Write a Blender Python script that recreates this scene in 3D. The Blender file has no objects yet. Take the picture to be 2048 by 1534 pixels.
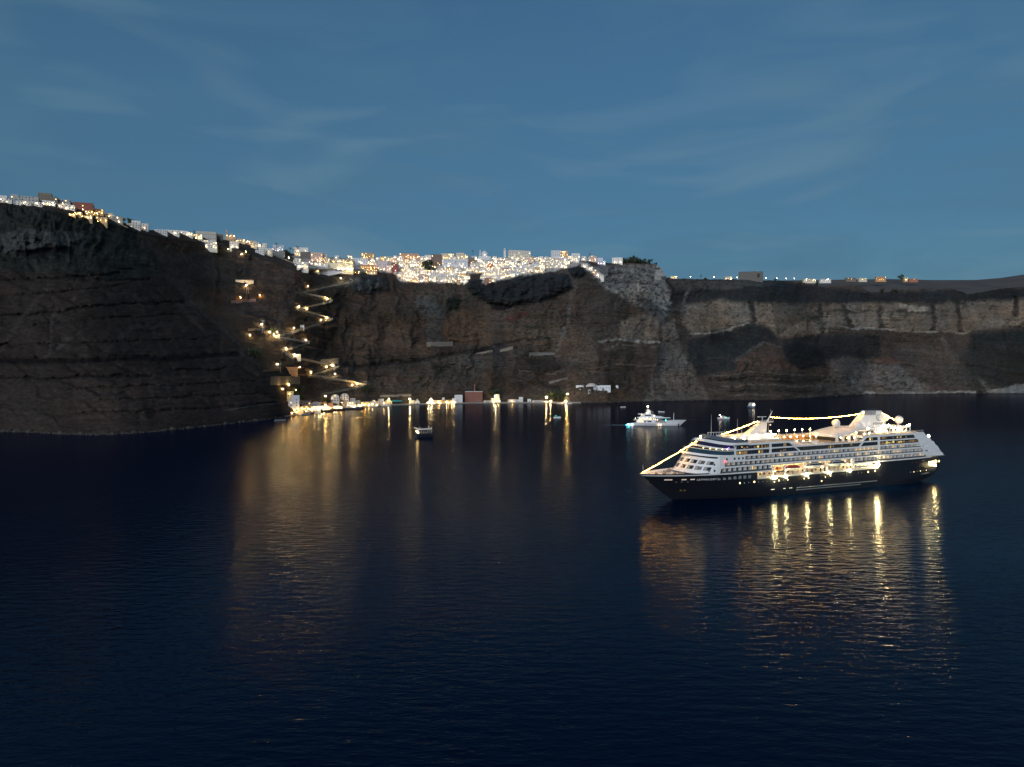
import bpy, math, random
import numpy as np
from mathutils import Vector, Matrix

random.seed(7)
rng = np.random.default_rng(11)
SC = bpy.context.scene
COL = SC.collection

# ------------------------------------------------------------------ camera
F = 1420.0            # focal length in pixels of a 2048 wide picture
CAM_H = 63.0          # the drone hangs 63 m above the water
PITCH = math.atan(27.0 / F)
cam_d = bpy.data.cameras.new("camera")
cam = bpy.data.objects.new("camera", cam_d)
COL.objects.link(cam)
cam.location = (0, 0, CAM_H)
cam.rotation_euler = (math.pi / 2 - PITCH, 0, 0)
cam_d.sensor_fit = 'HORIZONTAL'
cam_d.angle = 2 * math.atan(1024 / F)
cam_d.clip_start = 0.5
cam_d.clip_end = 60000
SC.camera = cam

# ------------------------------------------------------------------ sky
world = bpy.data.worlds.new("World")
SC.world = world
world.use_nodes = True
wn = world.node_tree
wl = wn.links
bg = wn.nodes["Background"]
sky = wn.nodes.new("ShaderNodeTexSky")
sky.sky_type = 'NISHITA'
sky.sun_disc = False
SUN_EL, SUN_ROT = math.radians(3.6), math.radians(200)
sky.sun_elevation = SUN_EL
sky.sun_rotation = SUN_ROT
sky.air_density = 1.0
sky.dust_density = 0.25
sky.ozone_density = 3.7
SKY_STRENGTH = 0.142
bg.inputs[1].default_value = SKY_STRENGTH
tc = wn.nodes.new("ShaderNodeTexCoord")
mp = wn.nodes.new("ShaderNodeMapping")
mp.inputs['Scale'].default_value = (1.0, 1.0, 4.2)
mp.inputs['Rotation'].default_value = (0.0, 0.10, 0.3)
wl.new(tc.outputs['Generated'], mp.inputs['Vector'])
n1 = wn.nodes.new("ShaderNodeTexNoise")
n1.inputs['Scale'].default_value = 2.6
n1.inputs['Detail'].default_value = 7
n1.inputs['Roughness'].default_value = 0.55
n1.inputs['Distortion'].default_value = 1.3
wl.new(mp.outputs[0], n1.inputs['Vector'])
mr = wn.nodes.new("ShaderNodeMapRange")
mr.inputs['From Min'].default_value = 0.42
mr.inputs['From Max'].default_value = 0.80
mr.inputs['To Min'].default_value = 0.55
mr.inputs['To Max'].default_value = 1.0
wl.new(n1.outputs['Fac'], mr.inputs['Value'])
mixw = wn.nodes.new("ShaderNodeMix")
mixw.data_type = 'RGBA'
mixw.inputs['B'].default_value = (0.52, 1.25, 1.94, 1)     # thin cloud lit by the afterglow
sx = wn.nodes.new("ShaderNodeSeparateXYZ"); wl.new(tc.outputs['Generated'], sx.inputs[0])
thin = wn.nodes.new("ShaderNodeMapRange")            # the veil thins out towards the zenith, as the slant path through it shortens
thin.inputs['From Min'].default_value = 0.30; thin.inputs['From Max'].default_value = 0.72; thin.inputs['To Min'].default_value = 1.0; thin.inputs['To Max'].default_value = 0.08
wl.new(sx.outputs[2], thin.inputs['Value'])
vm = wn.nodes.new("ShaderNodeMath"); vm.operation = 'MULTIPLY'
wl.new(mr.outputs[0], vm.inputs[0]); wl.new(thin.outputs[0], vm.inputs[1])
wl.new(vm.outputs[0], mixw.inputs['Factor'])
wl.new(sky.outputs[0], mixw.inputs['A'])
wisp = wn.nodes.new("ShaderNodeMapRange")
wisp.inputs['From Min'].default_value = 0.50; wisp.inputs['From Max'].default_value = 0.78; wisp.inputs['To Max'].default_value = 0.85
n2 = wn.nodes.new("ShaderNodeTexNoise"); n2.inputs['Scale'].default_value = 3.4; n2.inputs['Detail'].default_value = 6; n2.inputs['Distortion'].default_value = 0.9; n2.inputs['Roughness'].default_value = 0.42
mp2 = wn.nodes.new("ShaderNodeMapping"); mp2.inputs['Scale'].default_value = (1.0, 1.0, 4.2); mp2.inputs['Location'].default_value = (0.7, 0.2, 0.1); mp2.inputs['Rotation'].default_value = (0.0, -0.12, 0.0)
wl.new(tc.outputs['Generated'], mp2.inputs['Vector']); wl.new(mp2.outputs[0], n2.inputs['Vector']); wl.new(n2.outputs['Fac'], wisp.inputs['Value'])
low = wn.nodes.new("ShaderNodeMapRange"); low.inputs['From Min'].default_value = 0.16; low.inputs['From Max'].default_value = 0.48; low.inputs['To Min'].default_value = 1.0; low.inputs['To Max'].default_value = 0.22
wl.new(sx.outputs[2], low.inputs['Value'])
mix2 = wn.nodes.new("ShaderNodeMix"); mix2.data_type = 'RGBA'; mix2.inputs['B'].default_value = (1.0, 1.74, 2.32, 1)
wv = wn.nodes.new("ShaderNodeMath"); wv.operation = 'MULTIPLY'; wl.new(wisp.outputs[0], wv.inputs[0]); wl.new(low.outputs[0], wv.inputs[1])
wl.new(wv.outputs[0], mix2.inputs['Factor']); wl.new(mixw.outputs['Result'], mix2.inputs['A'])
wl.new(mix2.outputs['Result'], bg.inputs[0])

# ------------------------------------------------------------------ afterglow of the sun that has just set behind the camera
sun_d = bpy.data.lights.new("sun", 'SUN')
sun_d.energy = 2.3
sun_d.angle = math.radians(60)
sun_d.color = (0.95, 0.97, 1.0)
sun = bpy.data.objects.new("sun", sun_d)
COL.objects.link(sun)
_sd = Vector((math.sin(SUN_ROT) * math.cos(math.radians(16)), math.cos(SUN_ROT) * math.cos(math.radians(16)), math.sin(math.radians(16))))
sun.rotation_euler = _sd.to_track_quat('Z', 'Y').to_euler()

SC.view_settings.view_transform = 'Standard'
SC.view_settings.look = 'None'
SC.view_settings.exposure = 0.0
SC.view_settings.gamma = 1.0
SC.view_settings.use_curve_mapping = False
SC.render.engine = 'CYCLES'
SC.cycles.use_denoising = True
SC.cycles.max_bounces = 5
SC.cycles.diffuse_bounces = 2
SC.cycles.glossy_bounces = 3
SC.cycles.transmission_bounces = 2
SC.cycles.sample_clamp_indirect = 6
SC.cycles.sample_clamp_direct = 0
SC.cycles.caustics_reflective = False
SC.cycles.caustics_refractive = False
SC.cycles.use_light_tree = True

# ------------------------------------------------------------------ surveying: what bearing a point of the photograph has
def ray(px, py):
    a = (px - 1024) / F
    b = (767 - py) / F
    return np.array([a, math.cos(PITCH) + b * math.sin(PITCH), -math.sin(PITCH) + b * math.cos(PITCH)])
def at_depth(px, py, d):
    r = ray(px, py)
    return Vector(np.array([0, 0, CAM_H]) + r * (d / r[1]))
def on_level(px, py, z):
    r = ray(px, py)
    return Vector(np.array([0, 0, CAM_H]) + r * ((z - CAM_H) / r[2]))

# ------------------------------------------------------------------ noise
def _hash(ix, iy, seed):
    h = (ix.astype(np.int64) * 374761393 + iy.astype(np.int64) * 668265263 + seed * 1442695041) & 0xffffffff
    h = ((h ^ (h >> 13)) * 1274126177) & 0xffffffff
    return ((h ^ (h >> 16)) & 0xffff) / 65535.0
def vnoise(x, y, seed=0):
    x0 = np.floor(x); y0 = np.floor(y)
    fx = x - x0; fy = y - y0
    fx = fx * fx * fx * (fx * (fx * 6 - 15) + 10); fy = fy * fy * fy * (fy * (fy * 6 - 15) + 10)
    a = _hash(x0, y0, seed); b = _hash(x0 + 1, y0, seed); c = _hash(x0, y0 + 1, seed); d = _hash(x0 + 1, y0 + 1, seed)
    return (a * (1 - fx) + b * fx) * (1 - fy) + (c * (1 - fx) + d * fx) * fy
def fbm(x, y, octv=4, seed=0, gain=0.5):
    s = 0.0; a = 1.0; n = 0.0
    for o in range(octv):
        s = s + a * (vnoise(x, y, seed + o * 17) * 2 - 1)
        n += a; a *= gain; x = x * 2.03 + 11.3; y = y * 2.03 + 5.7
    return s / n
def ridged(x, y, octv=3, seed=0):
    s = 0.0; a = 1.0; n = 0.0
    for o in range(octv):
        s = s + a * (1 - np.abs(vnoise(x, y, seed + o * 31) * 2 - 1))
        n += a; a *= 0.5; x = x * 2.1 + 3.1; y = y * 2.1 + 8.9
    return s / n
def sstep(a, b, x):
    t = np.clip((x - a) / (b - a), 0, 1)
    return t * t * (3 - 2 * t)

# ------------------------------------------------------------------ materials
MATS = {}
def pmat(name, color, rough=0.6, metal=0.0, var=0.12, scale=0.6, emit=None, estr=0.0, coat=0.0):
    if name in MATS: return MATS[name]
    m = bpy.data.materials.new(name); m.use_nodes = True
    nt = m.node_tree; b = nt.nodes["Principled BSDF"]
    b.inputs['Roughness'].default_value = rough
    b.inputs['Metallic'].default_value = metal
    if coat: b.inputs['Coat Weight'].default_value = coat
    t = nt.nodes.new("ShaderNodeTexCoord")
    n = nt.nodes.new("ShaderNodeTexNoise"); n.inputs['Scale'].default_value = scale; n.inputs['Detail'].default_value = 4
    nt.links.new(t.outputs['Object'], n.inputs['Vector'])
    mx = nt.nodes.new("ShaderNodeMix"); mx.data_type = 'RGBA'
    c = np.array(color[:3])
    mx.inputs['A'].default_value = (*np.clip(c * (1 - var), 0, 1), 1)
    mx.inputs['B'].default_value = (*np.clip(c * (1 + var), 0, 0.9), 1)
    nt.links.new(n.outputs['Fac'], mx.inputs['Factor'])
    nt.links.new(mx.outputs['Result'], b.inputs['Base Color'])
    if emit:
        b.inputs['Emission Color'].default_value = (*emit, 1)
        b.inputs['Emission Strength'].default_value = estr
    MATS[name] = m
    return m
def omat(name, rough=0.75, var=0.16, scale=0.35):
    """a painted wall whose paint is the object's own colour"""
    if name in MATS: return MATS[name]
    m = bpy.data.materials.new(name); m.use_nodes = True
    nt = m.node_tree; b = nt.nodes["Principled BSDF"]; b.inputs['Roughness'].default_value = rough
    oi = nt.nodes.new("ShaderNodeObjectInfo")
    t = nt.nodes.new("ShaderNodeTexCoord")
    n = nt.nodes.new("ShaderNodeTexNoise"); n.inputs['Scale'].default_value = scale; n.inputs['Detail'].default_value = 5
    nt.links.new(t.outputs['Object'], n.inputs['Vector'])
    mr = nt.nodes.new("ShaderNodeMapRange"); mr.inputs['From Min'].default_value = 0.3; mr.inputs['From Max'].default_value = 0.7
    mr.inputs['To Min'].default_value = 1 - var; mr.inputs['To Max'].default_value = 1 + var * 0.4
    nt.links.new(n.outputs['Fac'], mr.inputs['Value'])
    mx = nt.nodes.new("ShaderNodeMix"); mx.data_type = 'RGBA'; mx.blend_type = 'MULTIPLY'; mx.inputs['Factor'].default_value = 1
    nt.links.new(oi.outputs['Color'], mx.inputs['A']); nt.links.new(mr.outputs[0], mx.inputs['B'])
    nt.links.new(mx.outputs['Result'], b.inputs['Base Color'])
    MATS[name] = m
    return m
def emat(name, color, strength):
    if name in MATS: return MATS[name]
    m = bpy.data.materials.new(name); m.use_nodes = True
    nt = m.node_tree
    for n in list(nt.nodes):
        if n.type == 'BSDF_PRINCIPLED': nt.nodes.remove(n)
    e = nt.nodes.new("ShaderNodeEmission"); e.inputs[0].default_value = (*color, 1); e.inputs[1].default_value = strength
    nt.links.new(e.outputs[0], nt.nodes["Material Output"].inputs[0])
    m.cycles.emission_sampling = 'FRONT'
    MATS[name] = m
    return m

# ------------------------------------------------------------------ mesh building
class MB:
    def __init__(self): self.v = []; self.f = []; self.m = []
    def add(self, vs, fs, mi=0):
        o = len(self.v)
        self.v += [tuple(p) for p in vs]
        for q in fs: self.f.append(tuple(o + i for i in q)); self.m.append(mi)
    def box(self, x0, x1, y0, y1, z0, z1, mi=0):
        self.add([(x0,y0,z0),(x1,y0,z0),(x1,y1,z0),(x0,y1,z0),(x0,y0,z1),(x1,y0,z1),(x1,y1,z1),(x0,y1,z1)],
                 [(0,3,2,1),(4,5,6,7),(0,1,5,4),(1,2,6,5),(2,3,7,6),(3,0,4,7)], mi)
    def hexa(self, p, mi=0):
        self.add(p, [(0,3,2,1),(4,5,6,7),(0,1,5,4),(1,2,6,5),(2,3,7,6),(3,0,4,7)], mi)
    def tube(self, a, b, r, r2=None, n=6, mi=0):
        a = Vector(a); b = Vector(b); r2 = r if r2 is None else r2
        d = (b - a).normalized(); u = d.orthogonal().normalized(); w = d.cross(u)
        vs = []
        for c, rr in ((a, r), (b, r2)):
            for i in range(n):
                t = 2 * math.pi * i / n
                vs.append(c + u * (rr * math.cos(t)) + w * (rr * math.sin(t)))
        self.add(vs, [(i, (i+1) % n, n + (i+1) % n, n + i) for i in range(n)] + [tuple(range(n-1, -1, -1)), tuple(range(n, 2*n))], mi)
    def ball(self, c, r, mi=0, nu=8, nv=5, sz=1.0):
        c = Vector(c); vs = [c + Vector((0,0,-r*sz))]
        for j in range(1, nv):
            t = -math.pi/2 + math.pi*j/nv
            for i in range(nu):
                p = 2*math.pi*i/nu
                vs.append(c + Vector((r*math.cos(t)*math.cos(p), r*math.cos(t)*math.sin(p), r*sz*math.sin(t))))
        vs.append(c + Vector((0,0,r*sz)))
        fs = [(0, 1+(i+1) % nu, 1+i) for i in range(nu)]
        for j in range(nv-2):
            for i in range(nu):
                a = 1+j*nu+i; b = 1+j*nu+(i+1) % nu
                fs.append((a, b, b+nu, a+nu))
        l = len(vs)-1; o = 1+(nv-2)*nu
        fs += [(o+i, o+(i+1) % nu, l) for i in range(nu)]
        self.add(vs, fs, mi)
    def lathe(self, c, prof, n=12, mi=0):
        c = Vector(c); vs = []; fs = []
        for r, z in prof:
            for i in range(n):
                t = 2*math.pi*i/n
                vs.append(c + Vector((r*math.cos(t), r*math.sin(t), z)))
        for j in range(len(prof)-1):
            for i in range(n):
                fs.append((j*n+i, j*n+(i+1) % n, (j+1)*n+(i+1) % n, (j+1)*n+i))
        fs.append(tuple(range(n-1,-1,-1))); k = (len(prof)-1)*n; fs.append(tuple(range(k, k+n)))
        self.add(vs, fs, mi)
    def prism(self, pts, y0, y1, mi=0):
        """outline pts in (x, z), extruded from y0 to y1"""
        n = len(pts)
        vs = [(x, y0, z) for x, z in pts] + [(x, y1, z) for x, z in pts]
        self.add(vs, [tuple(range(n)), tuple(range(2*n-1, n-1, -1))] + [((i+1) % n, i, n+i, n+(i+1) % n) for i in range(n)], mi)
    def grid(self, rows, mi=0, close=False):
        o = len(self.v); nr = len(rows); nc = len(rows[0])
        for r in rows: self.v += [tuple(p) for p in r]
        for j in range(nr-1):
            for i in range(nc-1):
                self.f.append((o+j*nc+i, o+j*nc+i+1, o+(j+1)*nc+i+1, o+(j+1)*nc+i)); self.m.append(mi)
    def mesh(self, name, mats, xf=None, smooth=False):
        me = bpy.data.meshes.new(name)
        vs = [xf(p) for p in self.v] if xf else self.v
        me.from_pydata(vs, [], self.f)
        for m in mats: me.materials.append(m)
        if len(mats) > 1: me.polygons.foreach_set("material_index", self.m)
        if smooth: me.polygons.foreach_set("use_smooth", [True]*len(self.f))
        me.update()
        return me
    def build(self, name, mats, parent=None, xf=None, smooth=False, loc=None):
        if not isinstance(mats, (list, tuple)): mats = [mats]
        return put(name, self.mesh(name, mats, xf, smooth), parent, loc)
def put(name, data, parent=None, loc=None, rotz=0.0, scale=None, color=None):
    o = bpy.data.objects.new(name, data)
    COL.objects.link(o)
    if parent is not None: o.parent = parent
    if loc is not None: o.location = loc
    if rotz: o.rotation_euler = (0, 0, rotz)
    if scale is not None: o.scale = scale
    if color is not None: o.color = (*color, 1)
    return o
def tag(o, label, cat, group=None):
    o['label'] = label; o['category'] = cat
    if group: o['group'] = group
    return o
def thing(name, label, cat, loc=(0,0,0), rotz=0.0, group=None):
    o = put(name, None, None, loc, rotz)
    o.empty_display_size = 1
    return tag(o, label, cat, group)
def kind(o, k): o['kind'] = k; return o
def text_mesh(name, s, size, mat, parent, loc, rot, ext=0.02, sx=1.0, shear=0.0):
    cu = bpy.data.curves.new(name, 'FONT'); cu.body = s; cu.size = size; cu.extrude = ext; cu.shear = shear
    tmp = bpy.data.objects.new(name, cu); COL.objects.link(tmp)
    dg = bpy.context.evaluated_depsgraph_get()
    me = bpy.data.meshes.new_from_object(tmp.evaluated_get(dg))
    COL.objects.unlink(tmp); bpy.data.objects.remove(tmp)
    me.materials.clear(); me.materials.append(mat)
    o = put(name, me, parent, loc); o.rotation_euler = rot; o.scale = (sx, 1, 1)
    return o

# bulbs shared by many lamps
def ball_mesh(name, r, mat, nu=8, nv=5):
    b = MB(); b.ball((0,0,0), r, 0, nu, nv); return b.mesh(name, [mat])
# ================================================================== the sea
def sea():
    m = bpy.data.materials.new("sea_water"); m.use_nodes = True
    nt = m.node_tree; L = nt.links; b = nt.nodes["Principled BSDF"]
    b.inputs['Base Color'].default_value = (0.0004, 0.0060, 0.023, 1)
    b.inputs['Specular IOR Level'].default_value = 0.24
    b.inputs['IOR'].default_value = 1.33
    g = bpy.data.node_groups.new("wave_height", 'ShaderNodeTree')
    g.interface.new_socket("P", in_out='INPUT', socket_type='NodeSocketVector')
    g.interface.new_socket("K", in_out='INPUT', socket_type='NodeSocketFloat')
    g.interface.new_socket("H", in_out='OUTPUT', socket_type='NodeSocketFloat')
    gi = g.nodes.new("NodeGroupInput"); go = g.nodes.new("NodeGroupOutput")
    tot = None
    for sx, sy, rot, det, amp in ((0.15, 0.40, 0.10, 3.0, 0.29), (0.50, 1.50, -0.16, 3.0, 0.072)):
        mpn = g.nodes.new("ShaderNodeMapping")
        mpn.inputs['Rotation'].default_value = (0, 0, rot)
        mpn.inputs['Scale'].default_value = (sx, sy, 1)
        g.links.new(gi.outputs[0], mpn.inputs['Vector'])
        nn = g.nodes.new("ShaderNodeTexNoise"); nn.noise_dimensions = '2D'
        nn.inputs['Scale'].default_value = 1; nn.inputs['Detail'].default_value = det; nn.inputs['Roughness'].default_value = 0.5
        g.links.new(mpn.outputs[0], nn.inputs['Vector'])
        mu = g.nodes.new("ShaderNodeMath"); mu.operation = 'MULTIPLY'; mu.inputs[1].default_value = amp
        g.links.new(nn.outputs['Fac'], mu.inputs[0])
        if tot is not None:
            mk = g.nodes.new("ShaderNodeMath"); mk.operation = 'MULTIPLY'; g.links.new(mu.outputs[0], mk.inputs[0]); g.links.new(gi.outputs[1], mk.inputs[1]); mu = mk
        if tot is None: tot = mu
        else:
            ad = g.nodes.new("ShaderNodeMath"); ad.operation = 'ADD'
            g.links.new(tot.outputs[0], ad.inputs[0]); g.links.new(mu.outputs[0], ad.inputs[1]); tot = ad
    g.links.new(tot.outputs[0], go.inputs[0])
    geo = nt.nodes.new("ShaderNodeNewGeometry")
    D = 0.12
    hs = []
    for off in ((0,0,0), (D,0,0), (0,D,0)):
        va = nt.nodes.new("ShaderNodeVectorMath"); va.operation = 'ADD'; va.inputs[1].default_value = off
        L.new(geo.outputs['Position'], va.inputs[0])
        gn = nt.nodes.new("ShaderNodeGroup"); gn.node_tree = g
        L.new(va.outputs[0], gn.inputs[0]); hs.append(gn)
    ln = nt.nodes.new("ShaderNodeVectorMath"); ln.operation = 'LENGTH'; L.new(geo.outputs['Position'], ln.inputs[0])
    fk = nt.nodes.new("ShaderNodeMapRange"); fk.inputs['From Min'].default_value = 150; fk.inputs['From Max'].default_value = 420; fk.inputs['To Min'].default_value = 1.0; fk.inputs['To Max'].default_value = 0.12
    L.new(ln.outputs['Value'], fk.inputs['Value'])
    for gn in hs: L.new(fk.outputs[0], gn.inputs[1])
    # calmer and rougher patches of water, tens of metres across
    pn = nt.nodes.new("ShaderNodeTexNoise"); pn.noise_dimensions = '2D'; pn.inputs['Scale'].default_value = 0.011; pn.inputs['Detail'].default_value = 3
    L.new(geo.outputs['Position'], pn.inputs['Vector'])
    pr = nt.nodes.new("ShaderNodeMapRange"); pr.inputs['From Min'].default_value = 0.3; pr.inputs['From Max'].default_value = 0.7
    pr.inputs['To Min'].default_value = 0.70 / D; pr.inputs['To Max'].default_value = 1.20 / D
    # far out the ripples are far smaller than anything one can see: there they count as roughness of the surface
    ro = nt.nodes.new("ShaderNodeMapRange"); ro.inputs['From Min'].default_value = 120; ro.inputs['From Max'].default_value = 460; ro.inputs['To Min'].default_value = 0.09; ro.inputs['To Max'].default_value = 0.19
    L.new(ln.outputs['Value'], ro.inputs['Value'])
    lee = nt.nodes.new("ShaderNodeMapRange"); lee.inputs['From Min'].default_value = 480; lee.inputs['From Max'].default_value = 1050; lee.inputs['To Min'].default_value = 1.0; lee.inputs['To Max'].default_value = 0.62   # calmer in the lee of the cliff
    L.new(ln.outputs['Value'], lee.inputs['Value'])
    rl = nt.nodes.new("ShaderNodeMath"); rl.operation = 'MULTIPLY'; L.new(ro.outputs[0], rl.inputs[0]); L.new(lee.outputs[0], rl.inputs[1]); L.new(rl.outputs[0], b.inputs['Roughness'])
    fa = nt.nodes.new("ShaderNodeMapRange"); fa.inputs['From Min'].default_value = 250; fa.inputs['From Max'].default_value = 1000; fa.inputs['To Min'].default_value = 1.0; fa.inputs['To Max'].default_value = 0.38
    L.new(ln.outputs['Value'], fa.inputs['Value'])
    L.new(pn.outputs['Fac'], pr.inputs['Value'])
    cx = nt.nodes.new("ShaderNodeCombineXYZ"); cx.inputs[2].default_value = 1.0
    for k in (1, 2):
        sb = nt.nodes.new("ShaderNodeMath"); sb.operation = 'SUBTRACT'
        L.new(hs[0].outputs[0], sb.inputs[0]); L.new(hs[k].outputs[0], sb.inputs[1])
        mu = nt.nodes.new("ShaderNodeMath"); mu.operation = 'MULTIPLY'
        L.new(sb.outputs[0], mu.inputs[0]); L.new(pr.outputs[0], mu.inputs[1])
        m2 = nt.nodes.new("ShaderNodeMath"); m2.operation = 'MULTIPLY'; L.new(mu.outputs[0], m2.inputs[0]); L.new(fa.outputs[0], m2.inputs[1]); mu = m2
        L.new(mu.outputs[0], cx.inputs[k-1])
    nm = nt.nodes.new("ShaderNodeVectorMath"); nm.operation = 'NORMALIZE'
    L.new(cx.outputs[0], nm.inputs[0]); L.new(nm.outputs[0], b.inputs['Normal'])
    # plain dark blue diffuse mixed in evenly, to dim what the sea reflects
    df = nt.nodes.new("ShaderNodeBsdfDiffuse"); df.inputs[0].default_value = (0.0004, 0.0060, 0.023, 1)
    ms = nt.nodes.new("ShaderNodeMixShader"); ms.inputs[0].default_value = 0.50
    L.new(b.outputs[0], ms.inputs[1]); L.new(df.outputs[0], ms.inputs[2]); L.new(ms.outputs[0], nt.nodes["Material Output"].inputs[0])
    s = MB(); R = 30000
    s.add([(-R,-R,0),(R,-R,0),(R,R,0),(-R,R,0)], [(0,1,2,3)])
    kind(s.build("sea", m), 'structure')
sea()

# ================================================================== the caldera cliff
def curve(pts):
    xs = np.array([p[0] for p in pts], float); ys = np.array([p[1] for p in pts], float)
    return lambda x: np.interp(x, xs, ys)
Y_SHORE = curve([(-700,872),(-200,866),(0,862),(60,865),(140,869),(190,872),(260,868),(330,862),(420,852),(500,843),(560,836),(580,832),
                 (640,823.5),(700,817),(760,811.5),(850,809),(960,806.5),(1050,806.5),(1150,806.5),(1200,806),(1260,804),(1400,801),(1560,800),(1640,793),(1740,789.5),(1900,788),(2048,787),(2800,783)])
Y_TOP = curve([(-700,396),(0,399),(80,402),(146,413),(185,416),(215,432),(255,448),(300,460),(350,464),(390,472),(450,480),(480,486),(520,494),(560,503),(600,509),
               (640,514),(720,517),(800,519),(900,519),(1000,519),(1060,516),(1100,516),(1140,519),(1200,525),(1235,527),(1250,523),(1285,523),(1312,529),(1323,536),(1328,546),(1332,555),(1345,557),
               (1480,559),(1560,561),(1610,566),(1640,573),(1700,571),(1722,573),(1738,584),(1775,584),(1795,580),(1850,577),(1905,577),(1935,588),(1975,582),(2010,576),(2048,573),(2120,570),(2800,560)])
_fx = np.arange(-900, 3000, 2.0); _k = np.hanning(31); _k /= _k.sum()
_fy = np.convolve(np.pad(Y_SHORE(_fx), 15, mode='edge'), _k, mode='valid')
def _blur(v, n):
    k = np.hanning(n); k /= k.sum(); return np.convolve(np.pad(v, n // 2, mode='edge'), k, mode='valid')
_w = np.clip((540 - _fx) / 120, 0, 1)
_fy = _blur(Y_SHORE(_fx), 111) * _w + _fy * (1 - _w)
Y_SHORE = lambda x: np.interp(x, _fx, _fy)
D_TOP = curve([(-700,900),(0,990),(150,1060),(300,1180),(450,1330),(600,1500),(750,1560),(900,1570),(1100,1600),(1240,1640),(1330,1700),(1500,1790),(1700,1980),(2048,2120),(2800,2400)])
_fd = _blur(D_TOP(_fx), 101)
D_TOP = lambda x: np.interp(x, _fx, _fd)
QUAY_X0, QUAY_X1 = 574, 1160
CX = np.concatenate([np.arange(-700, -20, 8.0), np.arange(-20, 2070, 1.9), np.arange(2070, 2800, 8.0)])
NT = 210
TT = np.linspace(0, 1, NT)
ysh = Y_SHORE(CX).copy()
wq = np.clip(np.interp(CX, [562,578,1150,1215], [0,1,1,0]), 0, 1)
base_z = 1.9 * wq
yst = ysh - 3.2 * wq
ytp = Y_TOP(CX)
GX = np.repeat(CX[:, None], NT, 1)
GT = np.repeat(TT[None, :], len(CX), 0)
# a little raggedness in the skyline itself
_rag = fbm(CX / 9.0, CX * 0 + 3.3, 4, 91) * np.where((CX > 1330), 1.6, 1.0) * np.where((CX > 590) & (CX < 1180), 0.4, 1.0)
GY = yst[:, None] + (ytp + _rag - yst)[:, None] * GT

def inpoly(px, py, poly):
    inside = np.zeros(px.shape, bool); d2 = np.full(px.shape, 1e9)
    n = len(poly)
    for i in range(n):
        x0, y0 = poly[i]; x1, y1 = poly[(i+1) % n]
        c = ((y0 > py) != (y1 > py))
        with np.errstate(divide='ignore', invalid='ignore'):
            xi = (x1 - x0) * (py - y0) / ((y1 - y0) if y1 != y0 else 1e-9) + x0
        inside ^= c & (px < xi)
        dx, dy = x1 - x0, y1 - y0
        t = np.clip(((px - x0) * dx + (py - y0) * dy) / (dx*dx + dy*dy + 1e-9), 0, 1)
        d2 = np.minimum(d2, (px - x0 - t*dx)**2 + (py - y0 - t*dy)**2)
    d = np.sqrt(d2)
    return np.where(inside, d, -d)
def lined(px, py, pts):
    d2 = np.full(px.shape, 1e9)
    for (x0, y0), (x1, y1) in zip(pts[:-1], pts[1:]):
        dx, dy = x1 - x0, y1 - y0
        t = np.clip(((px - x0) * dx + (py - y0) * dy) / (dx*dx + dy*dy + 1e-9), 0, 1)
        d2 = np.minimum(d2, (px - x0 - t*dx)**2 + (py - y0 - t*dy)**2)
    return np.sqrt(d2)

WX = GX + 6 * fbm(GX/26, GY/20, 4, 5) + 3 * fbm(GX/7, GY/6, 3, 8)
WY = GY + 4 * fbm(GX/30, GY/22, 4, 6) + 2.5 * fbm(GX/6, GY/6, 3, 9)

ALB = np.zeros(GX.shape + (3,))
def setc(c): return np.array(c, float)
ALB[:] = setc((0.085, 0.068, 0.058))
DEP = np.zeros(GX.shape)           # local advance (-) or retreat (+) of the rock, in metres
def paint(mask, col, a=1.0):
    global ALB
    m = (np.clip(mask, 0, 1) * a)[..., None]
    ALB = ALB * (1 - m) + setc(col) * m
def area(poly, col, soft=6, a=1.0, push=0.0, psoft=10):
    global DEP
    d = inpoly(WX, WY, poly)
    paint(sstep(-soft * 0.5, soft * 0.5, d), col, a)
    if push: DEP = DEP + push * sstep(-psoft * 0.3, psoft, d)
def streak(pts, col, w=3, a=1.0, push=0.0, br=0.6):
    global DEP
    d = lined(WX, WY, pts)
    brk = 1 - br * np.clip(0.55 - (fbm(GX/12, GY/9, 3, 44) + 0.2), 0, 1)
    paint((1 - sstep(w * 0.4, w * 1.3, d)) * np.clip(brk, 0, 1), col, a)
    if push: DEP = DEP + push * (1 - sstep(w * 0.3, w * 1.8, d))

# --- headland on the left
HEADLINE = [(240,440),(316,534),(381,603),(463,675),(513,728),(547,791),(572,835)]
hx = np.interp(GY, [p[1] for p in HEADLINE], [p[0] for p in HEADLINE])
SD = GX - hx
paint(1 - sstep(-6, 4, SD + 6 * fbm(GX/14, GY/14, 3, 70)), (0.052, 0.043, 0.038))
area([(-50,400),(250,440),(330,540),(260,560),(120,545),(0,540),(-50,530)], (0.040, 0.044, 0.040), 14)
area([(0,470),(40,455),(110,462),(125,492),(60,505),(10,505)], (0.095,0.098,0.098), 8, 0.7, -6)
area([(120,462),(180,470),(170,498),(125,495)], (0.085,0.09,0.09), 8, 0.6, -5)
area([(30,500),(140,492),(145,505),(60,520)], (0.02,0.022,0.022), 5, 0.9, 6)
area([(330,520),(440,500),(500,540),(470,590),(390,570)], (0.05,0.05,0.048), 14, 0.8)
area([(150,760),(420,745),(560,800),(520,845),(200,868),(140,840)], (0.075,0.058,0.050), 14, 0.8)
area([(0,770),(150,770),(140,860),(0,860)], (0.06,0.05,0.046), 14, 0.7)
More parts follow.
